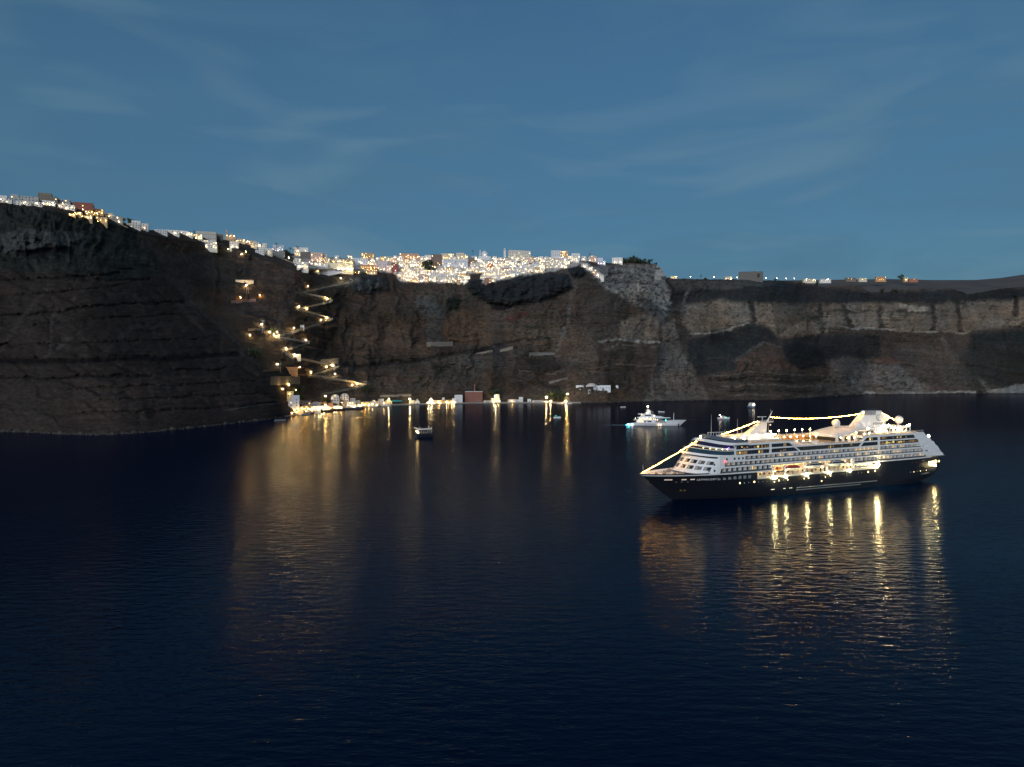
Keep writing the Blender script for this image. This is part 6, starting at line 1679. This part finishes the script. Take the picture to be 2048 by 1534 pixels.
port("orange lit arcade with dark arched doors", 884, 902, 800, 809, OCH, 'box', off=8, lit=0.1, arch=1.0, lamps='gg')
port("tall plain white warehouse left of the red brick factory", 909, 925, 790, 808.5, (0.66,0.68,0.72), 'box', off=10, lit=0.0, nwin=1, nst=1)
port("lit white house leaning against the plain white warehouse", 900, 912, 797, 808.5, WHT, 'two', off=6, lit=0.2, lamps='nn')
def factory():
    x0, x1 = 930, 965; xm = (x0+x1)/2; dep = quay_front(xm) + 12; m = dep/F; p = at_depth(xm, 807, dep); w = (x1-x0)*m; h = 23.5*m; W = w/2
    o = thing("factory", "red brick harbour factory with a white roof edge and a chimney", "factory", p, face_rot(xm))
    br = pmat("red_brick", (0.25,0.105,0.08), 0.9, 0, 0.25, 0.8)
    b = MB(); b.box(-W,W,0,16,-3,h); b.build("wall", [br], o)
    b = MB(); b.box(-W-0.2,W+0.2,-0.25,0.6,h,h+0.9); b.box(-W*0.2,-W*0.1,-0.2,0.1,h*0.0,h*0.02); b.build("roof_edge", [pmat("factory_white", (0.7,0.7,0.7), 0.8)], o)
    b = MB(); b.box(-W,W,0.6,16,h,h+0.4); b.build("roof", [ROOF], o)
    b = MB(); cx = W*0.08; b.hexa([(cx-1.3,5,h),(cx+1.3,5,h),(cx+1.3,7.6,h),(cx-1.3,7.6,h),(cx-0.85,5.3,h+14.5),(cx+0.85,5.3,h+14.5),(cx+0.85,7.2,h+14.5),(cx-0.85,7.2,h+14.5)]); b.build("chimney", [br], o)
    for k, (x, z, s, a) in enumerate(((-W*0.62,h*0.5,1.6,0), (-W*0.2,h*0.5,1.6,0), (W*0.25,h*0.5,1.6,0), (-W*0.35,0.3,2.6,1), (W*0.62,0.3,3.6,1))): put("window", WIN['dark_arch' if a else 'dark'], o, (x,0,z), 0, (s,1,s*1.4))
    b = MB(); b.box(-W*0.06,W*0.06,-0.15,0.05,0,h*0.98); b.build("pilaster", [br], o)
factory()
port("low grey shed right of the red brick factory", 967, 981, 801, 806, (0.4,0.38,0.36), 'box', off=9, lit=0.1)
port("lit white stacked house under a lamp, right of the factory", 981, 1001, 797, 806.5, (0.76,0.70,0.52), 'terrace', off=8, lit=0.3, lamps='nw')
port("narrow white upper part behind the lit stacked house", 988, 999, 789, 800, (0.62,0.60,0.50), 'box', off=20, lit=0, nwin=2, nst=2)
port("low white house with an orange lit side, right part of the harbour", 1016, 1033, 799.5, 806, WHT, 'box', off=8, lit=0.2, lamps='g')
port("white house with a sloping top behind a dark tree", 1034, 1046, 794.5, 805, WHT, 'two', off=12, lit=0)
port("tiny white cube house right of the dark harbour tree", 1055, 1062, 798.5, 804.5, WHT, 'box', off=14, lit=0, nwin=1, nst=1)
port("low grey wall house near the last harbour lamp", 1064, 1086, 801, 805, (0.45,0.45,0.44), 'box', off=10, lit=0.05)
port("low lit kiosk at the last harbour lamp", 1084, 1102, 802.5, 806, CRM, 'box', off=6, lit=0.1, lamps='w')
def canopy():
    dep = quay_front(794) + 8; m = dep/F; p = at_depth(794, 807.5, dep); w = 20*m
    o = thing("awning", "flat teal awning on posts between the boathouse and the chapel", "awning", p, face_rot(794)); W = w/2
    b = MB(); b.hexa([(-W,0,3.4),(W,0,3.4),(W,9,6.0),(-W,9,6.0),(-W,0,3.7),(W,0,3.7),(W,9,6.3),(-W,9,6.3)]); b.build("cloth", [pmat("teal_cloth", (0.03,0.26,0.28), 0.7)], o)
    for x in (-W+0.4, -W/3, W/3, W-0.4):
        b = MB(); b.tube((x,0.3,-2),(x,0.3,3.4),0.14); b.build("post", [POSTM], o)
canopy()
for i, (x, y, k, lab) in enumerate(((651,792.5,'w',"yellow lamp among the bush above the harbour"), (777.5,798,'n',"quay lamp beside the teal awning"), (820,797.5,'n',"quay lamp left of the chapel"), (862,798,'n',"quay lamp above the bright house right of the chapel"), (991,794,'n',"quay lamp in front of the lit stacked house"), (1093,794.5,'n',"last free standing quay lamp on the right"), (1135,787.5,'w',"lamp above the lit rock at the harbour's right end"),
                                   (1101,803,'w',"low lamp just right of the last quay lamp"))):
    dep = quay_front(x) + (9 if y > 790 else 20); q = at_depth(x, y, dep); lamp_post(lab, Vector((q.x, q.y, 1.7 if y > 793 or x > 1000 else q.z - 5)), max(2.0, q.z - 1.7 - 0.5) if y > 793 or x > 1000 else 4.5, k, "lamps of the harbour")
def lit_rock():
    b = MB(); q = random.Random(4); dep = quay_front(1134) + 9; p = at_depth(1134, 805, dep); m = dep/F
    rows = []
    for j in range(7):
        t = j/6; r = []
        for i in range(9):
            s = i/8; x = (-7 + 15*s)*m; hh = 14*m*math.sin(math.pi*min(1, s*0.9+0.08))**0.8 * t
            r.append(p + Vector((x + q.uniform(-.6,.6), 10*t - 4*math.sin(s*3.1) + q.uniform(-.8,.8), hh + q.uniform(-.4,.4) - 1)))
        rows.append(r)
    b.grid(rows); tag(b.build("rock", [pmat("yellow_rock", (0.42,0.34,0.18), 0.95, 0, 0.35, 0.5)]), "lit yellow boulder with a lamp at the harbour's right end", "rock")
lit_rock()
lamp_post("lamp in front of the yellow boulder at the harbour's right end", on_level(1132, 806, 1.7) + Vector((0,2,0)), 2.5, 'f', "lamps of the harbour")
# long white building on the hill right of the harbour
HB = special("long low white building with a shallow dome on the hillside", 1152, 1221, 770.5, 777.5, (0.72,0.74,0.78), 'box', d=9, lit=0.0, nst=1, nwin=12)
p, w, h = spot(1174, 1194, 766, 771)
b = MB(); b.lathe(p + Vector((0,4,0)), [(9.5,-2),(9.0,1.5),(6,3.6),(2,4.6),(0.1,4.8)], 14); o = b.build("dome", [WALL]); o.color = (0.6,0.57,0.54,1); o.parent = HB; o.matrix_parent_inverse = (Matrix.Translation(HB.location) @ Matrix.Rotation(HB.rotation_euler.z, 4, "Z")).inverted()
p = T(1234, 775); b = MB(); b.lathe(p, [(3.2,-3),(3.3,2.2),(2.4,4.0),(0.1,4.6)], 12); o = b.build("water_tank", [WALL]); o.color = (*WHT, 1); tag(o, "small round white tank right of the long hillside building", "tank")
for i, (x, y) in enumerate(((1179,783), (1193,781), (1206,780))):
    p = T(x, y); b = MB(); b.prism([(-2.6,-5),(2.6,-5),(2.6,2)] + [(2.6*math.cos(math.pi*k/6), 2 + 2.2*math.sin(math.pi*k/6)) for k in range(1,6)] + [(-2.6,2)], 0, 5); o = b.build("cave_front", [WALL], None, None, False, p + Vector((0,-1,0))); o.color = (0.34,0.33,0.31,1)
    put("door", WIN['dark_arch'], o, (0,0,-2), 0, (2.4,1,4)); tag(o, ("left arched cave front under the long hillside building", "middle arched cave front under the long hillside building", "right arched cave front under the long hillside building")[i], "cave house", "cave fronts under the hillside building")
# trees of the harbour and the slope
for i, (x, a, c) in enumerate(((646,792,806), (655,795,808), (683,799,812), (592,783,797), (604,788,800), (727,772,786), (735,770,784), (925,800,809), (1038,797,806), (1047,796,806), (985,777,790), (997,778,790), (1107,780,802), (1117,775,802), (1073,760,770), (880,730,741), (513,692,716), (506,697,714), (548,655,668), (605,770,786))):
    tree(("dark bush under the yellow harbour lamp", "round bush right of the yellow harbour lamp", "dark tree below the left gabled house", "yellow-green lit tree beside the tall harbour block", "dark tree right of the tall harbour block", "dark tree beside the lowest path bend", "second dark tree right of the lowest path bend", "bush at the red factory's left corner", "dark round tree among the right harbour houses", "second dark tree among the right harbour houses",
          "dark tree on the slope above the lit stacked house", "second dark tree above the lit stacked house", "dark tall tree left of the yellow boulder", "larger dark tree touching the yellow boulder", "single dark bush on the slope above the right harbour", "single dark bush on the bare slope above the arcade", "dark tree left of the path on the headland's edge", "smaller dark tree beside the one on the headland's edge", "dark tree by the lit cutting in mid slope", "dark tree under the big pale wall")[i],
         x, a, c, i % 3, p=(at_depth(x, c, quay_front(x) + 24) if c > 800 else None))

# filler awnings with lamps, added to make the quay's left half full and bright
ac = [pmat("awning_cream", (0.72,0.66,0.52), 0.8), pmat("awning_white_cloth", (0.8,0.8,0.78), 0.8), pmat("awning_red_cloth", (0.42,0.12,0.08), 0.8), pmat("awning_yellow", (0.62,0.48,0.18), 0.8)]
NB = {584:"the left end of the quay", 592:"the tall harbour block", 600:"the left taverna", 611:"the low lit shed", 624:"the bright white shop front", 634:"the bright shop's right half", 647:"the brown roofed stone house", 661:"the narrow brick house", 672:"the house at the quay's bulge", 682:"the pink walled house", 693:"the brightest restaurant's left half", 705:"the brightest restaurant's right half", 717:"the cream cube house", 729:"the long yellow wall house", 746:"the lit gable house", 768:"the low boat store", 858:"the bright domed house", 876:"the lit arcade", 893:"the orange arcade", 906:"the plain white warehouse"}
for i, (x, nb) in enumerate(NB.items()):
    dep = quay_front(x) + hr.uniform(2.0, 3.4); m = dep/F; p = on_level(x, 800, 1.75); p = Vector(((x - 1024)/F*dep, dep, 1.76))
    k = i % 4; cname = ("cream", "white", "red", "yellow")[k]
    o = thing("awning", f"added lit {cname} awning on the quay in front of {nb}", "awning", p, face_rot(x), "added awnings along the harbour quay")
    W = hr.uniform(2.6, 4.6); b = MB(); b.hexa([(-W,-1.6,2.5),(W,-1.6,2.5),(W,1.8,3.0),(-W,1.8,3.0),(-W,-1.6,2.65),(W,-1.6,2.65),(W,1.8,3.15),(-W,1.8,3.15)]); b.build("cloth", [ac[k]], o)
    for sx in (-1, 1):
        b = MB(); b.tube((sx*(W-0.3),-1.4,-0.2),(sx*(W-0.3),-1.4,2.5),0.07,None,5); b.build("post", [POSTM], o)
    put("lamp", lamp_me['wgnw'[i % 4]], o, (hr.uniform(-1,1), 0.2, 2.0))

# rubble along the waterline: nobody could count it
def shore_rubble():
    q = random.Random(12); b = MB()
    for x in list(np.arange(-150, 572, 1.9)) + list(np.arange(1165, 2250, 2.6)):
        for _ in range(2):
            y = float(Y_SHORE(x)) + q.uniform(-1.2, 0.5)
            p = on_level(x + q.uniform(-1, 1), y, 0); r = q.uniform(0.6, 1.5) * (2.4 if q.random() < 0.10 else 1)
            n = 5; vs = []
            for j, (f, z) in enumerate(((1.0, -0.6), (0.9, 0.35), (0.4, 0.9))):
                for i in range(n):
                    a = 2*math.pi*i/n + q.uniform(-.3,.3); vs.append(p + Vector((r*f*math.cos(a)*q.uniform(.8,1.5), r*f*math.sin(a)*q.uniform(.8,1.3), r*z*q.uniform(.8,1.1))))
            b.add(vs, [(j*n+i, j*n+(i+1) % n, (j+1)*n+(i+1) % n, (j+1)*n+i) for j in range(2) for i in range(n)] + [tuple(range(2*n, 3*n))])
    kind(b.build("shore_rubble", [pmat("shore_rock", (0.045,0.04,0.036), 0.9, 0, 0.5, 0.15)]), 'stuff')
shore_rubble()
# ================================================================== boats
def loft(b, L, W, H, bow=0.35, sheer=0.25, n=14, mi=0, transom=0.75, draft=0.5, flare=0.75):
    """hull along x, bow at +x, deck at z = H"""
    rows = []
    for k in range(n + 1):
        t = k / n; x = -L/2 + L*t
        w = W/2 * (transom + (1-transom) * min(1, t/0.35)) * (1 - max(0, (t - (1-bow)) / bow) ** 2.1)
        w = max(w, 0.02); zz = H * (1 + sheer * max(0, (t-0.5)*2)**2)
        rk = (max(0, (t - 0.8)/0.2)) ** 2 * L * 0.04
        rows.append([(x + rk, -w, zz), (x + rk*0.6, -w*lerp(1, flare, 0.5), zz*0.5), (x, -w*flare, 0), (x, 0, -draft), (x, w*flare, 0), (x + rk*0.6, w*lerp(1, flare, 0.5), zz*0.5), (x + rk, w, zz)])
    b.grid(rows, mi); b.add(rows[0], [tuple(range(7))], mi)
    return [r[0] for r in rows], [r[-1] for r in rows]
# --- motor yacht
yp = on_level(1305, 850.5, 0)
bowp, stp = on_level(1360, 852.5, 0), on_level(1253, 849.8, 0)
yd = Vector((bowp.x - stp.x, 0, 0)); yaw = math.radians(-9)
yacht = thing("motor_yacht", "white three decked motor yacht lit up, lying left of the cruise ship", "yacht", (stp.x, (bowp.y + stp.y)/2 + 4, 0), yaw)
YW = pmat("yacht_white", (0.78,0.78,0.80), 0.3, 0, 0.04, 0.2); YG = pmat("yacht_glass", (0.015,0.022,0.03), 0.05)
LY = 65.7
def yhb(x, z): 
    t = x / LY
    return 5.6 * min(1, 0.72 + t) * (1 - max(0, (t - 0.58 - 0.03*z/5) / (0.42 - 0.03*z/5)) ** 2.2 if t < 1 else 0.01)
def ysheer(x): return float(np.interp(x, [0,4,9,30,31,52,66], [1.6,2.6,3.4,3.9,5.6,6.6,6.9]))
rows = []
for k in range(29):
    x = LY * k / 28; h = ysheer(x); xo = lambda z: x - (1 - z/7.0) * 7.5 * max(0, (x/LY - 0.72)/0.28) ** 1.4
    rows.append([(xo(h*f), -max(0.03, yhb(x, h*f)) * (0.72 + 0.28*f), h*f) for f in (1, 0.7, 0.35, 0.0)] + [(xo(0), 0, -1.0)] + [(xo(h*f), max(0.03, yhb(x, h*f)) * (0.72 + 0.28*f), h*f) for f in (0.0, 0.35, 0.7, 1)])
b = MB(); b.grid(rows, 0); b.grid([[r[-1] for r in rows], [r[0] for r in rows]], 0); b.add(rows[0], [tuple(range(9))], 0)
b.build("hull", [YW], yacht, None, True)
def ytier(name, x0, x1, z0, z1, hb0, rake0, rake1, mat=YW, nose=6.0):
    pts = []
    n = 8
    for i in range(n + 1):
        a = math.pi/2 * i/n; pts.append((x1 - nose*(1 - math.cos(math.pi/2 - a)), hb0 * math.sin(math.pi/2 - a + 1e-9) if False else hb0*math.cos(math.pi/2 - a)))
    # pts from (x1-nose.., 0)...: outline from nose tip to shoulder
    out = [(x1 - nose*(1 - math.cos(math.pi/2*i/n)), hb0*math.sin(math.pi/2*i/n)) for i in range(n+1)] + [(x0, hb0*0.92)]
    b = MB()
    lo = [(x + (rake0 if i == len(out)-1 else 0), y, z0) for i, (x, y) in enumerate(out)]; hi = [(x - rake1 * (1 if i < len(out)-1 else 0), y*0.94, z1) for i, (x, y) in enumerate(out)]
    mir = lambda L: [(x, -y, z) for x, y, z in L]
    b.grid([lo, hi]); b.grid([mir(hi), mir(lo)])
    for i in range(len(out)-1): b.add([hi[i], hi[i+1], mir(hi)[i+1], mir(hi)[i]], [(0,3,2,1)]); b.add([lo[i], lo[i+1], mir(lo)[i+1], mir(lo)[i]], [(0,1,2,3)])
    b.add([lo[-1], hi[-1], mir(hi)[-1], mir(lo)[-1]], [(0,1,2,3)])
    return b.build(name, [mat], yacht)
ytier("main_house", 10, 33, 3.4, 6.2, 4.9, 0, 1, YW, 2)
ytier("upper_deck", 7, 33, 6.2, 6.8, 5.3, 0, 0, YW, 2)
ytier("upper_house", 12, 31, 6.8, 9.0, 4.4, 0, 1.5, YW, 3)
ytier("wheelhouse", 28, 45, 6.4, 8.6, 4.6, 0, 2.5, YG, 7)
ytier("brow", 11, 48.5, 8.7, 9.5, 5.2, 0, 1.0, YW, 16)
ytier("brow_top", 14, 42, 9.5, 10.9, 4.2, 0, 4.0, YW, 12)
ytier("sun_deck_house", 17, 33, 10.8, 12.8, 3.4, 0, 3, YW, 7)
ytier("hard_top", 12, 30, 12.8, 13.5, 3.8, 0, 2, YW, 5)
b = MB(); b.hexa([(21,-1.0,13.4),(26.5,-1.0,13.4),(26.5,1.0,13.4),(21,1.0,13.4),(22.0,-0.5,18.6),(24.4,-0.5,18.6),(24.4,0.5,18.6),(22.0,0.5,18.6)]); b.box(20.5,26.6,-2.2,2.2,17.0,17.4); b.ball((20.6,-1.4,14.4),1.0); b.ball((26,-1.6,15.6),0.8); b.tube((23.2,0,18.4),(22.9,0,21.6),0.14); b.box(25.5,29.2,-0.3,0.3,15.2,15.6); b.build("mast", [YW], yacht)
put("mast_light", ball_mesh("mast_light", 0.85, emat("yacht_mast_light", (1.0,0.78,0.30), 30.0), 8, 5), yacht, (22.9,0,21.6))
b = MB(); b.tube((51.5,0,6.4),(51.8,0,14.6),0.36,0.22,8); b.build("jackstaff", [YW], yacht)
for x0, x1, z0, z1, m in ((31.8,42.5,4.2,5.1,DARKM),): 
    b = MB(); b.hexa([(x0,-yhb(x0,5)-0.02,z0),(x1,-yhb(x1,5)-0.02,z0),(x1,-yhb(x1,5)+0.4,z0),(x0,-yhb(x0,5)+0.4,z0),(x0+0.6,-yhb(x0,5)-0.08,z1),(x1,-yhb(x1,5)-0.08,z1),(x1,-yhb(x1,5)+0.4,z1),(x0+0.6,-yhb(x0,5)+0.4,z1)]); b.build("side_opening", [m], yacht)
yl = emat("yacht_window_light", (1.0,0.70,0.30), 2.2)
for k in range(11):
    b = MB(); x = 12.6 + k*1.6; b.box(x, x+0.85, -4.55, -4.1, 7.2, 8.6); b.build("window", [yl if k % 3 else DARKM], yacht)
for k in range(4):
    b = MB(); x = 12 + k*1.5; b.box(x, x+1.0, -4.98, -4.6, 4.3, 5.8); b.build("window", [yl], yacht)
for x, w, m in ((18.5,2.6,pmat("blue_cloth",(0.08,0.12,0.25))), (22.5,4.4,DARKM)):
    b = MB(); b.box(x, x+w, -5.0, -4.6, 4.3, 5.6); b.build("side_door", [m], yacht)
b = MB(); b.prism([(19,11.0),(27.5,11.0),(25.5,12.3),(20,12.3)], -3.55, -3.2); b.build("window", [YG], yacht)
for k in range(6):
    b = MB(); x = 20 + k*2.6; b.box(x, x+0.9, -yhb(x,2)*0.93-0.05, -yhb(x,2)*0.8, 1.7, 2.2); b.build("porthole", [YG], yacht)
dk = ball_mesh("deck_light", 0.28, emat("yacht_deck_light", (1.0,0.74,0.36), 26.0), 6, 4)
for x, y, z in ((9,-3.5,8.3), (12.5,-4.9,6.0), (10.5,-3.4,5.8), (14,-5.2,8.5), (18,-5.2,8.5), (22,-5.2,8.5), (26,-5.2,8.4), (31,-4.9,7.4), (33.5,-4.9,7.0), (30,-3.6,11.4), (32.5,-2.6,10.6), (22,-1.6,14.0), (24,-1.5,16.0), (16,-3.6,12.4), (34.5,-5.9,1.2), (37,-5.9,1.2)): put("deck_light", dk, yacht, (x, y, z))
put("starboard_light", ball_mesh("starboard_light", 0.42, emat("green_side_light", (0.02,1.0,0.45), 30.0), 8, 5), yacht, (42.5,-5.6,6.7))
cyan = ball_mesh("underwater_light", 0.28, emat("underwater_cyan", (0.02,0.75,1.0), 80.0), 8, 5)
for x, y in ((-0.8,-2.6), (-0.8,2.2), (2.0,-5.3)) : put("underwater_light", cyan, yacht, (x, y, 0.30))
stl = ball_mesh("stern_light", 0.35, emat("stern_light", (0.8,0.95,1.0), 30.0), 6, 4)
for x, y, z in ((1.0,-4.2,1.6), (5.4,-5.4,0.9)): put("stern_light", stl, yacht, (x, y, z))
b = MB(); b.box(56.2,57.6,-yhb(56.5,1)*0.8-0.9,-yhb(56.5,1)*0.8+0.2,-0.5,2.6); b.build("anchor_recess", [DARKM], yacht)
# --- dark excursion boat with a white awning
eb = thing("excursion_boat", "dark excursion boat with a long white awning, alone in the middle of the bay", "excursion boat", on_level(849, 875.5, 0), math.radians(28))
b = MB(); loft(b, 17, 6.2, 4.4, 0.4, 0.5, 14, 0, 0.8, 0.8); b.build("hull", [pmat("excursion_hull", (0.015,0.02,0.035), 0.4)], eb, None, True)
b = MB(); b.box(-8.2,5.5,-2.7,2.7,3.9,4.1); b.build("deck", [pmat("old_deck", (0.16,0.12,0.09), 0.8)], eb)
b = MB(); b.hexa([(-6,-2.8,7.9),(6,-2.8,7.9),(6,2.8,7.9),(-6,2.8,7.9),(-6,-2.8,8.4),(6,-2.8,8.4),(6,2.8,8.4),(-6,2.8,8.4)]); b.hexa([(-9.6,-2.6,9.5),(-6,-2.8,7.9),(-6,2.8,7.9),(-9.6,2.6,9.5),(-9.6,-2.6,10.0),(-6,-2.8,8.4),(-6,2.8,8.4),(-9.6,2.6,10.0)]); b.build("awning", [pmat("awning_white", (0.8,0.8,0.82), 0.7)], eb)
for x in (-5.6,-2,2,5.6):
    for y in (-2.6,2.6):
        b = MB(); b.tube((x,y,4.0),(x,y,7.9),0.10); b.build("awning_post", [WHITE], eb)
for x, h in ((-4.6,2.4), (4.2,2.6)): b = MB(); b.tube((x,0,8.3),(x,0,8.4+h),0.16,0.08); b.box(x-0.8,x+0.8,-0.1,0.1,9.6,9.8); b.build("mast", [WHITE], eb)
wl_ = ball_mesh("cabin_lamp", 0.5, emat("excursion_lamp", (1.0,0.66,0.24), 55.0), 8, 5)
for x, y, z in ((-8.2,-1.6,6.6), (-7.2,-2.0,5.4)): put("cabin_lamp", wl_, eb, (x, y, z))
# --- small motor boats
def launch(name, label, cat, p, yaw, L, W, H, hullm, lamps, cabin=True, group=None):
    o = thing(name, label, cat, p, yaw, group)
    b = MB(); loft(b, L, W, H, 0.45, 0.35, 12, 0, 0.8, 0.4); b.build("hull", [hullm], o, None, True)
    b = MB(); b.box(-L*0.46,L*0.30,-W*0.38,W*0.38,H*0.86,H*0.97); b.build("deck", [pmat("boat_deck", (0.45,0.42,0.38), 0.7)], o)
    if cabin:
        b = MB(); b.hexa([(-L*0.2,-W*0.3,H*0.9),(L*0.2,-W*0.28,H*0.9),(L*0.2,W*0.28,H*0.9),(-L*0.2,W*0.3,H*0.9),(-L*0.18,-W*0.26,H*1.9),(L*0.06,-W*0.22,H*1.9),(L*0.06,W*0.22,H*1.9),(-L*0.18,W*0.26,H*1.9)]); b.build("cabin", [YW], o)
        b = MB(); b.box(-L*0.14,L*0.02,-W*0.305,-W*0.2,H*1.25,H*1.65); b.build("window", [YG], o)
    for x, y, z, r, m in lamps: put("lamp", ball_mesh("lamp", r, m, 8, 5), o, (x, y, z))
    return o
GRN = emat("green_nav_light", (0.05,1.0,0.40), 12.0); PKL = emat("pinkish_deck_light", (1.0,0.55,0.42), 16.0); WHL = emat("boat_white_light", (1.0,0.85,0.6), 12.0); TEALL = emat("teal_boat_light", (0.1,1.0,0.75), 4.0)
WBH = pmat("boat_white_hull", (0.72,0.72,0.74), 0.4)
launch("motor_boat", "open motor boat with a white stern lamp between the yacht and the cruise ship", "motor boat", on_level(1447, 838.5, 0), math.radians(-4), 15, 4.2, 2.2, WBH, [(-4.6,0,5.4,0.75,WHL), (-3.6,-1.8,3.4,0.35,PKL), (2.6,-2.0,2.7,0.3,GRN)])
o = thing("tour_boat", "round white canopied tour boat brightly lit, far off above the cruise ship's mast", "tour boat", on_level(1503.5, 815.5, 0), math.radians(-70))
b = MB(); loft(b, 14, 9.5, 3.2, 0.4, 0.3, 12, 0, 0.85, 0.5); b.build("hull", [pmat("tour_hull", (0.20,0.24,0.34), 0.4)], o, None, True)
b = MB(); rr_ = [[( -4.5+9*i/8, -3.6*math.cos(math.pi*(j/8)), 3.0+5.6*math.sin(math.pi*(j/8))) for j in range(9)] for i in range(9)]; b.grid(rr_); b.build("canopy", [pmat("tour_canopy", (0.75,0.74,0.66), 0.6)], o, None, True)
for x, y, z in ((5.2,-1.6,6.0), (5.2,1.2,4.4), (5.4,0.5,7.0), (5.6,-2.0,4.0)): put("lamp", ball_mesh("lamp", 0.6, WHL, 8, 5), o, (x, y, z))
launch("motor_boat", "small boat showing a teal light off the harbour's right end", "motor boat", on_level(1114, 836, 0), math.radians(-3), 9, 2.6, 1.2, WBH, [(-1.6,0,3.0,0.42,TEALL), (1.6,-1.2,1.8,0.25,TEALL)], False)
launch("speed_boat", "tiny white speed boat moving above the yacht's bow staff", "speed boat", on_level(1323, 824.5, 0), math.radians(172), 9, 2.8, 1.4, WBH, [], False)
launch("speed_boat", "tiny white boat at the foot of the cliff left of the yacht", "speed boat", on_level(1246, 814.8, 0), math.radians(5), 9, 2.6, 1.3, WBH, [], False)
# moored along the quay
MG = "boats moored along the harbour quay"
for i, (x, dy, L, hm, yw) in enumerate(((612,2.2,12,pmat("boat_blue_grey",(0.16,0.19,0.24),0.4),20), (622,1.2,20,pmat("boat_red",(0.16,0.03,0.025),0.4),24), (632,2.4,9,WBH,22), (650,0.8,22,pmat("boat_black",(0.015,0.015,0.018),0.4),24), (675,0.8,22,MATS["boat_black"],22), (700,1.0,34,pmat("boat_navy_hull",(0.03,0.04,0.075),0.4),12), (720,1.4,14,MATS["boat_navy_hull"],10), (745,0.7,15,WBH,12), (772,0.9,16,WBH,6), (560,6.5,13,MATS["boat_blue_grey"],30), (1120,0.9,12,WBH,0), (1136,1.2,14,WBH,0))):
    p = on_level(x, float(Y_SHORE(x)) + dy, 0)
    launch("moored_boat", ("blue-grey boat moored at the quay's left end", "dark red boat moored at the quay's left part", "tiny white dinghy right of the dark red boat", "long black boat below the bright white shops", "black boat below the quay's bulge", "longest dark boat moored below the brightest restaurant", "short dark boat at the longest boat's bow", "white boat below the lit gable house", "white boat below the low boat store", "boat drawn up on the rocks left of the harbour", "small white boat left of the yellow boulder", "small white boat right below the yellow boulder")[i], "boat", p, math.radians(yw), L, L*0.24 + 0.8, 1.5 + L*0.03, hm, [], i in (1, 5, 8), MG)

# --- foam wakes, and pale flecks added behind the yacht to catch its cyan glow
FOAM = pmat("foam", (0.16,0.20,0.23), 0.8, 0, 0.5, 0.4)
def wake(name, p, q, w0, w1, n=40, seed=1):
    r = random.Random(seed); b = MB(); d = (q - p); s = Vector((-d.y, d.x, 0)).normalized()
    for k in range(n):
        t = k / n; c = p.lerp(q, t) + s * r.uniform(-.4, .4); w = lerp(w0, w1, t) * r.uniform(0.3, 1.0); l = d.length / n * r.uniform(0.3, 0.95); u = d.normalized()
        z = Vector((0, 0, 0.05 + 0.004 * k / n))
        b.add([c - s*w/2 + z, c + u*l*0.5 - s*w*0.35 + z, c + u*l + z, c + u*l*0.5 + s*w*0.4 + z], [(0,1,2,3)])
    kind(b.build(name, [FOAM]), 'stuff')
wake("wake", on_level(1436, 839, 0), on_level(1270, 838, 0), 2.6, 1.2, 46, 2)
wake("wake", on_level(1330, 824.6, 0), on_level(1400, 824.8, 0), 1.6, 0.8, 26, 3)
def stern_glow_flecks():
    r = random.Random(9); b = MB(); c = Vector((stp.x, (bowp.y + stp.y)/2 + 4, 0))
    for k in range(420):
        x = -abs(r.gauss(0, 13)) + 3; y = r.gauss(0, 3.2 + abs(x) * 0.12); s = r.uniform(0.25, 0.8); a = r.uniform(0, 3.14)
        p = c + Vector((x * math.cos(yaw) - y * math.sin(yaw), x * math.sin(yaw) + y * math.cos(yaw), 0.06 + 0.0002*k))
        u = Vector((math.cos(a), math.sin(a), 0)) * s; v = Vector((-u.y, u.x, 0)) * 0.6
        b.add([p + u, p + v, p - u*0.8, p - v], [(0,1,2,3)])
    kind(b.build("stern_glow_flecks", [pmat("glow_fleck_pale", (0.42,0.48,0.50), 0.8)]), 'stuff')
stern_glow_flecks()
